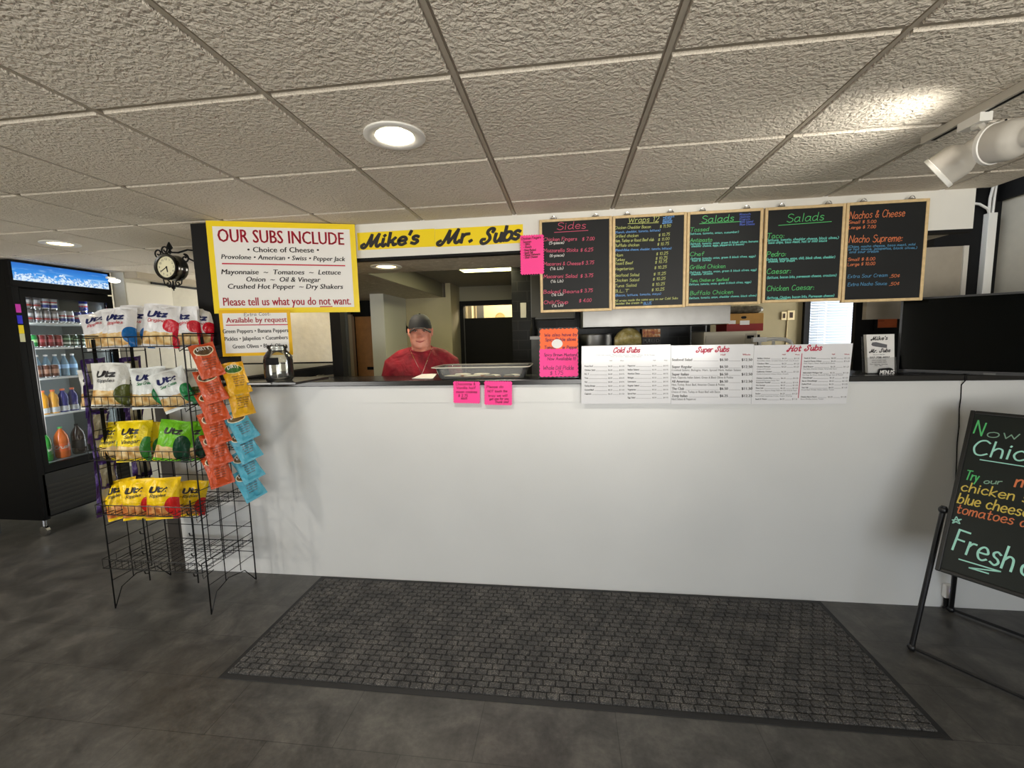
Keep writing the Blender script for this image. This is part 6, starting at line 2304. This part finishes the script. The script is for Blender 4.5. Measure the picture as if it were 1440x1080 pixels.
def chip_bag(kind, variant=0):
    key = (kind, variant)
    if key in BAG0:
        return BAG0[key], False
    cname, blob, chip, base, logo, sub = KINDS[kind]
    if ('m', kind) not in BAG0:
        BAG0[('m', kind)] = bag_mat(kind, base, BW, BH, blob, (chip[0],) + (CHIPR if kind == 'fire' else CHIPC))
    sd = (sum(ord(q) for q in kind) * 7 + variant * 13) % 997
    mb, put = bag_mesh(BW, BH, BT_, sd, None)
    o = mb.build('chip_bag', BAG0[('m', kind)], smooth=True)
    m = MB()
    sans(m, 'Utz', (-.058, .176), (.038, .181), .034, 0, True, .22, put=put)
    hand(m, 'Utz', (-.055, .177), (.036, .182), .033, .010, 0, .22, False, 0, put=lambda x, z: put(x, z, .0026))
    m.build('logo', logo, o, recalc=False)
    if sub:
        m = MB()
        if ' ' in sub[0] and kind == 'yellow':
            hand(m, "Salt'n", (-.035, .150), (.03, .153), .02, .0032, 0, .25, False, 0, put=put)
            hand(m, 'Vinegar', (-.055, .118), (.045, .122), .022, .0032, 0, .25, False, 0, put=put)
        else:
            hand(m, sub[0], (-.052, .146), (.034, .150), .019, .0030, 0, .25, False, 0, put=put)
        m.build('flavour_lettering', sub[1], o, recalc=False)
    BAG0[key] = o
    return o, True


def put_bag(kind, x, y, Y, label, yaw=22, lean=6, roll=0, sc=1.0, variant=0, group='chip bags on the wire rack', dz=0.0):
    o, new = chip_bag(kind, variant)
    P = AY(x, y, Y)
    P.z += dz
    M = Matrix.Translation(P) @ Matrix.Rotation(math.radians(yaw), 4, 'Z') @ Matrix.Rotation(math.radians(-lean), 4, 'X') @ Matrix.Rotation(math.radians(roll), 4, 'Y') @ Matrix.Scale(sc, 4)
    if new:
        o.matrix_world = M
    else:
        o = dup(o, M=M)
    tag(o, label, 'chip bag', group)
    return o


YF = 2.385
# top shelf
put_bag('blue', 148, 489, 2.47, 'white and blue chip bag leaning left behind the front one, top rack shelf left', 24, 14, -14, .98)
put_bag('blue', 168, 490, YF, 'white and blue chip bag in front, left on the top rack shelf', 20, 16, -4, 1.0, 1)
put_bag('blue', 192, 489, 2.52, 'white and blue chip bag half hidden at the middle of the top rack shelf', 26, 6, 4, 1.06, 2)
put_bag('red', 226, 489, YF - .005, 'white and red chip bag at the front of its row, top rack shelf right', 24, 8, 5, 1.02)
for k, (x, Y, vr, lab) in enumerate(((263, 2.465, 1, 'second'), (279, 2.55, 2, 'third'), (294, 2.635, 3, 'fourth'), (310, 2.715, 1, 'last'))):
    put_bag('red', x, 489, Y, 'white and red chip bag, %s of the row running back on the top rack shelf' % lab, 38 + 4 * k, 4, (-3, 6, 2, 5)[k], .98, vr)
# second shelf
put_bag('olive', 138, 574, 2.47, 'white and olive chip bag behind the left end, second rack shelf', 20, 8, -2, 1.0, 1)
put_bag('olive', 156, 573, YF - .01, 'white and olive chip bag in front at the left of the second rack shelf', 22, 7, 2, 1.08)
put_bag('olive', 186, 573, 2.49, 'white and olive chip bag squeezed behind, middle of the second rack shelf', 30, 4, 3, .98, 2)
put_bag('green', 212, 574, YF, 'white and green chip bag in front at the middle of the second rack shelf', 24, 10, -3, 1.0)
put_bag('green', 258, 574, YF + .01, 'white and green chip bag slumped to the right end of the second rack shelf', 30, 12, -20, .98, 1)
put_bag('green', 236, 574, 2.53, 'white and green chip bag behind the slumped one, second rack shelf', 20, 2, 4, 1.02, 2)
put_bag('olive', 262, 573, 2.66, 'white and olive chip bag at the back right of the second rack shelf', 20, 2, -4, 1.02, 3)
# third shelf
put_bag('yellow', 158, 648, 2.44, 'yellow chip bag at the left end of the third rack shelf', 20, 6, -2, .98)
put_bag('yellow', 189, 649, YF - .01, 'yellow chip bag in front, second from the left on the third rack shelf', 22, 8, 1, 1.0, 1)
put_bag('yellow', 206, 648, 2.50, 'yellow chip bag directly behind the front yellow one, third rack shelf', 24, 2, 4, 1.0, 2)
put_bag('yellow', 226, 648, 2.58, 'yellow chip bag deep at the middle of the third rack shelf', 22, 0, 5, 1.04, 3)
put_bag('yellow', 254, 648, 2.66, 'yellow chip bag deepest at the right of the third rack shelf', 22, 0, 3, 1.02, 4)
put_bag('lime', 240, 649, YF, 'lime green chip bag in front at the right of the third rack shelf', 26, 9, 12, 1.0)
put_bag('lime', 272, 648, 2.47, 'lime green chip bag by the right post of the third rack shelf', 34, 4, 4, .98, 1)
# fourth shelf
put_bag('fire', 176, 728, 2.42, 'yellow and red chip bag at the left of the fourth rack shelf', 20, 14, -12, .98)
put_bag('fire', 198, 729, YF, 'yellow and red chip bag between two others, fourth rack shelf', 24, 10, -3, .98, 1)
put_bag('fire', 230, 730, YF - .01, 'yellow and red chip bag in front at the middle of the fourth rack shelf', 20, 9, 1, 1.02, 2)
put_bag('fire', 216, 729, 2.52, 'yellow and red chip bag behind the middle one, fourth rack shelf', 26, 4, 2, .98, 3)
put_bag('fire', 266, 726, 2.56, 'yellow and red chip bag standing apart at the right of the fourth rack shelf', 44, 4, 10, .94, 4)

# small bags hanging from clip strips on the rack's right side
DW, DH, DT = .134, .215, .024
DK = {'orange': ((204, 82, 40), (92, 70, 44), (240, 226, 190)), 'gold': ((228, 172, 26), (54, 110, 44), (232, 214, 140)), 'teal': ((80, 166, 190), (104, 84, 52), (226, 220, 190))}
D0 = {}


def small_bag(kind, P, label, yaw, lean, roll, variant=0, group='small chip bags hanging on the right of the rack'):
    key = (kind, variant)
    M = Matrix.Translation(P) @ Matrix.Rotation(math.radians(yaw), 4, 'Z') @ Matrix.Rotation(math.radians(-lean), 4, 'X') @ Matrix.Rotation(math.radians(roll), 4, 'Y') @ Matrix.Translation((0, 0, -DH))
    if key in D0:
        o = dup(D0[key], M=M)
    else:
        base, ov, rim = DK[kind]
        if ('m', kind) not in D0:
            D0[('m', kind)] = bag_mat('small ' + kind, base, DW, DH, oval=(ov, rim))
        sd = (sum(ord(q) for q in kind) * 5 + variant * 17) % 991
        mb, put = bag_mesh(DW, DH, DT, sd, None, 14, 20)
        o = mb.build('small_chip_bag', D0[('m', kind)], smooth=True)
        m = MB()
        sans(m, 'DIRTY', (-.036, .163), (.036, .163), .024, 0, True, 0, put=lambda x, z: put(x, z + .010 * (1 - (x / .045) ** 2)))
        m.build('logo', M_PAPER, o, recalc=False)
        m = MB()
        for k, s in enumerate(('Always crunchy', 'kettle cooked', 'all natural chips', 'for the', 'potato lover')):
            sans(m, s, (-.028 + .004 * (k % 2), .112 - k * .015), (.050 - .006 * k, .112 - k * .015), .0085, 0, True, 0, put=put)
        m.build('small_print', mat('brown small print', (96, 52, 24), .5), o, recalc=False)
        o.matrix_world = M
        D0[key] = o
    return tag(o, label, 'chip bag', group)


clip_pts = {}
oranges = ((282, 485, 'topmost orange'), (288, 520, 'second orange'), (291, 548, 'third orange'), (294, 579, 'fourth orange'), (297, 608, 'fifth orange'), (300, 637, 'lowest orange'))
for k, (x, y, lab) in enumerate(oranges):
    small_bag('orange', AX(x, y, -2.262 - .001 * (5 - k)) + Vector((.012, -.02, 0)), "%s small chip bag hanging on the rack's right side" % lab, 50, 17, -14 + k, k % 3)
golds = ((326, 509, 'upper gold yellow'), (331, 540, 'lower gold yellow'))
for k, (x, y, lab) in enumerate(golds):
    small_bag('gold', AX(x, y, -2.165) + Vector((.012, -.02, 0)), "%s small chip bag hanging on the rack's far right side" % lab, 52, 15, -8, k)
teals = ((328, 578, 'topmost teal'), (333, 606, 'second teal'), (336, 634, 'third teal'), (339, 660, 'lowest teal'))
for k, (x, y, lab) in enumerate(teals):
    small_bag('teal', AX(x, y, -2.165) + Vector((.012, -.02, 0)), "%s small chip bag hanging on the rack's far right side" % lab, 46, 22, -20, k % 2)
for xs_, sx_ in (((282, 475, 302, 640), -2.279), ((326, 507, 340, 672), -2.180)):
    a, b2 = AX(xs_[0], xs_[1], sx_), AX(xs_[2], xs_[3], sx_)
    m = MB()
    yv = (a.y + b2.y) / 2
    zt_ = 1.78 if sx_ < -2.2 else a.z + .03
    m.box(sx_ - .0025, sx_ - .0005, yv - .012, yv + .012, b2.z - .05, zt_)
    if sx_ > -2.2:
        for zk in (a.z + .02, b2.z + .1):
            m.tube([(RX1, yv, zk), (sx_ - .002, yv, zk)], .003, 5)
    m.mapped(lambda p: p - rk.location)
    m.build('clip_strip', M_BLACK, rk)

# purple bags hanging on the rack's left side, seen from their inner side
M_PUR = bag_mat('purple', (66, 42, 104), DW, DH, panel=(176, 168, 142))
pm, _ = bag_mesh(DW, DH, DT, 77, None, 14, 20)
pu0 = None
for c_, (Yp, n) in enumerate(((2.42, 6), (2.66, 6))):
    for k in range(n):
        z = 1.66 - k * .165
        M = Matrix.Translation((-3.012 - .006 * (k % 2), Yp, z)) @ Matrix.Rotation(math.radians(78 + 6 * (k % 3)), 4, 'Z') @ Matrix.Rotation(math.radians(7), 4, 'X') @ Matrix.Rotation(math.radians(-6 + 4 * (k % 3)), 4, 'Y') @ Matrix.Translation((0, 0, -DH))
        if pu0 is None:
            pu0 = pm.build('small_chip_bag', M_PUR, smooth=True)
            o = pu0
        else:
            o = pu0.copy()
            COL.objects.link(o)
        o.matrix_world = M
        tag(o, 'purple and beige small bag, %s from top, %s strip on the rack left side' % (ordn[k], ('near', 'far')[c_]), 'chip bag', 'purple chip bags hanging on the left of the rack')
    m = MB()
    m.box(-2.9975, -2.9955, Yp - .012, Yp + .012, .8, 1.78)
    m.mapped(lambda p: p - rk.location)
    m.build('clip_strip', M_BLACK, rk)

# ================================================================== THE PERSON BEHIND THE COUNTER
PX, PY = -1.182, 3.44
person = thing('person', 'person in a red t-shirt and black cap with a thin chain, standing behind the counter', 'person', (PX, PY, 0), math.radians(16))


def remesh(mb, voxel, name, mats, parent, smooth_it=6, assign=None, extra=None, cut=None):
    me = bpy.data.meshes.new('tmp')
    me.from_pydata(mb.v, [], mb.f)
    bm = bmesh.new()
    bm.from_mesh(me)
    bmesh.ops.recalc_face_normals(bm, faces=bm.faces)
    bm.to_mesh(me)
    bm.free()
    ob = bpy.data.objects.new('tmp', me)
    COL.objects.link(ob)
    r = ob.modifiers.new('r', 'REMESH')
    r.mode = 'VOXEL'
    r.voxel_size = voxel
    s = ob.modifiers.new('s', 'SMOOTH')
    s.factor = .5
    s.iterations = smooth_it
    dg = bpy.context.evaluated_depsgraph_get()
    dg.update()
    m2 = bpy.data.meshes.new_from_object(ob.evaluated_get(dg))
    bpy.data.objects.remove(ob)
    bpy.data.meshes.remove(me)
    m2.name = name
    if cut is not None or extra is not None:
        bm = bmesh.new()
        bm.from_mesh(m2)
        if cut is not None:
            bmesh.ops.delete(bm, geom=[f for f in bm.faces if cut(f.calc_center_median())], context='FACES')
        bm.to_mesh(m2)
        bm.free()
    m2.materials.clear()
    for q in mats:
        m2.materials.append(q)
    if assign:
        for p in m2.polygons:
            p.material_index = assign(p.center)
    for p in m2.polygons:
        p.use_smooth = True
    if extra is not None:
        n0 = len(m2.polygons)
        bm = bmesh.new()
        bm.from_mesh(m2)
        vs = [bm.verts.new(v) for v in extra.v]
        for f, mi in zip(extra.f, extra.mi):
            try:
                fc = bm.faces.new([vs[i] for i in f])
                fc.material_index = mi
                fc.smooth = True
            except ValueError:
                pass
        bm.to_mesh(m2)
        bm.free()
    o = bpy.data.objects.new(name, m2)
    COL.objects.link(o)
    o.parent = parent
    return o


def ering(c, rx, ry, n=28, pw=2.3, tilt=0.0):
    out = []
    for k in range(n):
        a = 2 * PI * k / n
        ca, sa = math.cos(a), math.sin(a)
        x = rx * abs(ca) ** (2 / pw) * (1 if ca >= 0 else -1)
        y = ry * abs(sa) ** (2 / pw) * (1 if sa >= 0 else -1)
        out.append(Vector((c[0] + x, c[1] + y, c[2] + tilt * y)))
    return out


# head, built around its own origin at the chin; faces -y
HZ = 1.653      # chin height
HH = 0.272      # chin to crown
HY = -0.060     # head carried a little forward


def head_mesh(grow=0.0, zmin=-1, features=True):
    prof = [  # t, half width, front, back
        (0.00, .042, .074, -.010), (.03, .060, .088, .010), (.08, .074, .097, .040), (.16, .083, .101, .066), (.25, .0885, .102, .082), (.34, .091, .102, .090), (.43, .0915, .100, .096), (.52, .0905, .097, .100),
        (.60, .0895, .101, .103), (.68, .088, .099, .104), (.76, .083, .094, .102), (.84, .076, .083, .094), (.91, .062, .066, .078), (.96, .044, .045, .056), (.99, .022, .022, .028)]
    rings = []
    N = 72
    for i in range(len(prof) - 1):
        for s in range(3 if i < len(prof) - 2 else 4):
            f = s / (3 if i < len(prof) - 2 else 3)
            if f > 1:
                continue
            a, b_ = prof[i], prof[i + 1]
            t, w_, fr_, bk = [a[k] + (b_[k] - a[k]) * f for k in range(4)]
            ring = []
            for k in range(N):
                an = 2 * PI * k / N
                ca, sa = math.cos(an), math.sin(an)
                x = (w_ * .925 + grow) * ca
                y = -(fr_ + grow) * sa if sa > 0 else (bk + grow) * -sa
                if features and sa > 0:
                    d = 0.0
                    g = lambda x0, t0, sx, st: math.exp(-((x - x0) / sx) ** 2 - ((t - t0) / st) ** 2)
                    d += .033 * g(0, .40, .017, .055) + .016 * g(0, .50, .012, .07)      # nose
                    d += .007 * (g(.017, .375, .010, .03) + g(-.017, .375, .010, .03))     # nostrils
                    d -= .016 * (g(.034, .535, .020, .030) + g(-.034, .535, .020, .035))    # eye sockets
                    d += .007 * (g(.034, .60, .026, .028) + g(-.034, .60, .026, .028))      # brow
                    d += .009 * (g(.050, .40, .024, .07) + g(-.050, .40, .024, .07))        # smiling cheeks
                    d += .006 * g(0, .255, .030, .030) + .007 * g(0, .07, .030, .06)        # lips, chin
                    d -= .005 * g(0, .225, .034, .010)
                    d -= .004 * (g(.036, .30, .008, .06) + g(-.036, .30, .008, .06))        # laugh lines
                    y -= d
                ring.append(Vector((x, y + HY, HZ + t * HH)))
            rings.append(ring)
    return rings


SKIN = NT('skin')
SKIN.put(SKIN.b.inputs['Base Color'], SKIN.ramp(SKIN.noise(18, 3), [(.35, lin((196, 124, 104))), (.65, lin((216, 150, 128)))]))
SKIN.set(Roughness=.5)
SKIN.b.inputs['Subsurface Weight'].default_value = .08
SKIN.b.inputs['Subsurface Radius'].default_value = (.01, .004, .002)
M_LIP = mat('lips', (178, 92, 84), .45)
M_EYEW = mat('eye white', (186, 172, 160), .3)
M_IRIS = mat('iris', (52, 50, 48), .2)
M_BROW = mat('greying brow', (122, 84, 66), .7)

bd = MB()
bd.loft(head_mesh())
# neck with a heavy chin line
bd.loft([ering((0, -.005, 1.50), .096, .088), ering((0, -.012, 1.58), .083, .080), ering((0, -.025, 1.64), .079, .080), ering((0, -.038, 1.70), .074, .078), ering((0, -.04, 1.76), .062, .07)])
bd.ell((0, -.078, 1.662), (.066, .060, .040), 18, 10)
for s in (-1, 1):
    R_ = Matrix.Rotation(s * .30, 3, 'Z')
    bd.ell((s * .088, .0 + HY + .01, HZ + .50 * HH), (.012, .020, .036), 14, 10, R=R_)
    bd.ell((s * .094, .004 + HY + .01, HZ + .56 * HH), (.008, .016, .020), 12, 8, R=R_)
TORSO = [(.88, .185, .135, 0), (.96, .190, .150, -.01), (1.06, .195, .160, -.022), (1.16, .200, .160, -.02), (1.28, .215, .150, -.012), (1.40, .235, .142, -.005), (1.48, .242, .130, 0), (1.54, .225, .112, 0), (1.585, .165, .092, 0), (1.625, .10, .08, -.002)]


def torso_rings(g=0.0):
    return [ering((0, y, z), rx + g, ry + g, 36, 2.4) for z, rx, ry, y in TORSO]


bd.loft(torso_rings())
ARM = {}
for s in (-1, 1):
    sh, el, wr_ = Vector((s * .222, .0, 1.512)), Vector((s * .290, .045, 1.20)), Vector((s * .300, -.10, .97))
    ARM[s] = (sh, el, wr_)
    pts = [sh + Vector((-s * .06, 0, .015)), sh, sh.lerp(el, .25), sh.lerp(el, .6), el, el.lerp(wr_, .3), el.lerp(wr_, .7), wr_]
    bd.tube(pts, .05, 16, rs=[.062, .074, .068, .058, .050, .052, .042, .033])
    # hand: palm, four bent fingers, thumb
    d = (wr_ - el).normalized()
    sx = Vector((0, 0, 1)).cross(d)
    sx = Vector((s * .25, -.9, -.2))
    sx = (sx - d * sx.dot(d)).normalized()
    nn_ = d.cross(sx)
    pc = wr_ + d * .055
    Rm = Matrix((sx, nn_, d)).transposed()
    bd.ell(pc, (.042, .017, .058), 16, 10, R=Rm)
    for k, ln in enumerate((.066, .076, .072, .056)):
        b0_ = wr_ + d * .098 + sx * (.030 - .020 * k)
        c1_ = b0_ + d * ln * .45 - nn_ * s * .008
        c2_ = c1_ + d * ln * .35 - nn_ * s * .022
        c3_ = c2_ + d * ln * .16 - nn_ * s * .024
        bd.tube([b0_ - d * .02, b0_, c1_, c2_, c3_], .009, 10, rs=[.0095, .0098, .009, .0082, .0066])
    tb_ = wr_ + d * .03 + sx * .034
    bd.tube([tb_ - sx * .02, tb_, tb_ + sx * .022 + d * .028, tb_ + sx * .03 + d * .056], .011, 10, rs=[.014, .0125, .011, .0085])
for s in (-1, 1):
    bd.tube([(s * .09, 0, .92), (s * .105, 0, .80), (s * .11, -.01, .50), (s * .112, .01, .38), (s * .115, .015, .12), (s * .115, .01, .06)], .08, 18, rs=[.098, .095, .068, .062, .046, .044])
    bd.loft([ering((s * .118, -.05, .02), .045, .125, 20), ering((s * .118, -.045, .05), .044, .118, 20), ering((s * .117, -.01, .085), .038, .07, 20)])
ex = MB()
for s in (-1, 1):
    ex.ell((s * .034, HY - .0865, HZ + .530 * HH), (.0135, .0085, .0056), 14, 8, m=2)
    ex.ell((s * .033, HY - .0945, HZ + .530 * HH), (.0058, .003, .0050), 10, 6, m=3)
    ex.tube([(s * .018, HY - .093, HZ + .548 * HH), (s * .034, HY - .0965, HZ + .557 * HH), (s * .050, HY - .086, HZ + .540 * HH)], .0032, 6, m=4)
    ex.tube([(s * .018, HY - .091, HZ + .518 * HH), (s * .034, HY - .0925, HZ + .512 * HH), (s * .050, HY - .085, HZ + .522 * HH)], .0036, 6, m=0)
    ex.tube([(s * .016, HY - .108, HZ + .596 * HH), (s * .036, HY - .107, HZ + .612 * HH), (s * .058, HY - .090, HZ + .590 * HH)], .0036, 6, m=4, rs=[.003, .0042, .002])
ex.tube([(-.036, HY - .098, HZ + .262 * HH), (-.02, HY - .108, HZ + .236 * HH), (0, HY - .112, HZ + .226 * HH), (.02, HY - .108, HZ + .236 * HH), (.036, HY - .098, HZ + .262 * HH)], .004, 6, m=1, rs=[.002, .0038, .0042, .0038, .002])
ex.tube([(-.026, HY - .103, HZ + .232 * HH), (0, HY - .111, HZ + .208 * HH), (.026, HY - .103, HZ + .232 * HH)], .004, 6, m=1, rs=[.002, .0045, .002])
remesh(bd, .0040, 'body', [SKIN.m, M_LIP, M_EYEW, M_IRIS, M_BROW], person, 4, extra=ex)

# t-shirt: one garment with short sleeves and a round neckline
TS = NT('red cotton')
TS.put(TS.b.inputs['Base Color'], TS.ramp(TS.noise(7, 4, .6, .6), [(.35, lin((104, 4, 20))), (.65, lin((146, 8, 32)))]))
TS.set(Roughness=.8)
TS.bump(TS.noise(9, 3, .5, 1.2), .55, .03)
sh_ = MB()
sh_.loft(torso_rings(.013)[:-1] + [ering((0, -.006, 1.628), .128, .102, 36, 2.2, .12), ering((0, -.016, 1.648), .104, .096, 36, 2.1, .22), ering((0, -.020, 1.660), .092, .091, 36, 2.0, .28)])
for s in (-1, 1):
    a, el, _w = ARM[s]
    sh_.tube([a + Vector((-s * .07, 0, .012)), a, a.lerp(el, .3), a.lerp(el, .62), a.lerp(el, .78)], .08, 18, rs=[.084, .094, .092, .088, .086])
    sh_.tube([Vector((s * .07, .0, 1.625)), Vector((s * .15, 0, 1.592)), a + Vector((0, 0, .01))], .07, 16, rs=[.052, .066, .082])


def shirt_cut(c):
    n = (c - Vector((0, -.016, 1.668)))
    if c.z < .885:
        return True
    for s in (-1, 1):
        a, el, _w = ARM[s]
        d = (el - a)
        if (c - a).dot(d) / d.length_squared > .775 and abs(c.x) > .2 and c.z < 1.45 and (c - el).length < .19 and (c - (a + d * .9)).length < .12:
            return True
    return False


ts = remesh(sh_, .0072, 't_shirt', [TS.m], person, 6, cut=shirt_cut)
sl = ts.modifiers.new('cloth', 'SOLIDIFY')
sl.thickness = .003
sl.offset = 0
m = MB()
m.tube([(.0905 * math.cos(a), -.020 + .0925 * math.sin(a), 1.657 + .28 * .0925 * math.sin(a)) for a in [2 * PI * k / 40 for k in range(40)]], .009, 8, closed=True)
m.build('collar', TS.m, ts, smooth=True)
pn = MB()
pn.loft([ering((0, 0, .70), .19, .125, 32), ering((0, 0, .80), .200, .145, 32), ering((0, -.005, .95), .199, .158, 32)])
for s in (-1, 1):
    pn.tube([(s * .095, 0, .84), (s * .108, 0, .70), (s * .112, -.005, .48), (s * .115, .01, .10)], .08, 18, rs=[.112, .108, .088, .078])
remesh(pn, .0085, 'trousers', [mat('dark denim', (34, 38, 48), .8, bump=.1)], person, 6)

# cap
cp = MB()
hr = head_mesh(.009, features=False)
dome = [r for r in hr if r[0].z > HZ + .600 * HH]
dome = [[Vector((v.x, v.y, v.z + .012 * ((v.z - HZ) / HH - .6) * 2)) for v in r] for r in dome]
outer = dome
cp.loft(outer)
dm = cp.build('cap', mat('black cap cloth', (24, 25, 26), .75, var=.12, bump=.1), person, smooth=True)
m = MB()
rows_ = []
for j in range(7):
    t = j / 6
    row = []
    for i in range(25):
        a = math.radians(-78 + 156 * i / 24)
        x = (.0885) * math.sin(a) * (1 - .04 * t)
        y0 = HY - .108 * math.cos(a)
        y = y0 - .058 * t * math.cos(a) ** .8
        z = HZ + .640 * HH - .016 * t - .034 * (abs(math.sin(a)) ** 2.2) * (1) + .006 * t * math.cos(a)
        row.append((x, y, z))
    rows_.append(row)
vs = [p for r in rows_ for p in r]
m.add(vs, [(j * 25 + i, j * 25 + i + 1, (j + 1) * 25 + i + 1, (j + 1) * 25 + i) for j in range(6) for i in range(24)])
br_ = m.build('brim', mat('black cap cloth', (24, 25, 26), .75), dm, smooth=True)
s_ = br_.modifiers.new('t', 'SOLIDIFY')
s_.thickness = .004
MB().ell((0, HY + .003, HZ + HH * 1.035), (.009, .009, .006), 12, 6).build('top_button', M_BLACK, dm, smooth=True)
# hair at the sides under the cap
hb = MB()
rr_ = [r for r in head_mesh(.004, features=False) if HZ + .40 * HH < r[0].z < HZ + .70 * HH]
n = len(rr_[0])
ks = [k for k in range(n) if math.sin(2 * PI * k / n) < .12]
ks = sorted(ks, key=lambda k: (k if k > n // 4 else k + n))
hb.add([rr_[i][k] for i in range(len(rr_)) for k in ks], [(i * len(ks) + j, i * len(ks) + j + 1, (i + 1) * len(ks) + j + 1, (i + 1) * len(ks) + j) for i in range(len(rr_) - 1) for j in range(len(ks) - 1)])
hb.build('hair', mat('grey hair', (120, 108, 98), .8, var=.2, vscale=80), person, smooth=True)
# thin chain with a small cross
ch_ = MB()
L1, L2, PB = Vector((-.084, -.085, 1.650)), Vector((.084, -.085, 1.650)), Vector((.004, -.166, 1.462))
ptsc = []
for k in range(13):
    t = k / 12
    q = L1.lerp(PB, t)
    q.y = -.100 - .066 * math.sin(min(t * 1.3, 1) * PI / 2)
    ptsc.append(q)
for k in range(1, 13):
    t = 1 - k / 12
    q = L2.lerp(PB, t)
    q.y = -.100 - .066 * math.sin(min(t * 1.3, 1) * PI / 2)
    ptsc.append(q)
ch_.tube(ptsc, .0017, 5)
chn = ch_.build('neck_chain', mat('silver chain', (220, 214, 204), .2, metal=1.0), person, smooth=True)
m = MB()
m.box(.0015, .0065, -.172, -.168, 1.424, 1.462)
m.box(-.008, .016, -.172, -.168, 1.444, 1.449)
m.build('cross_pendant', mat('silver chain', (220, 214, 204), .2, metal=1.0), chn)
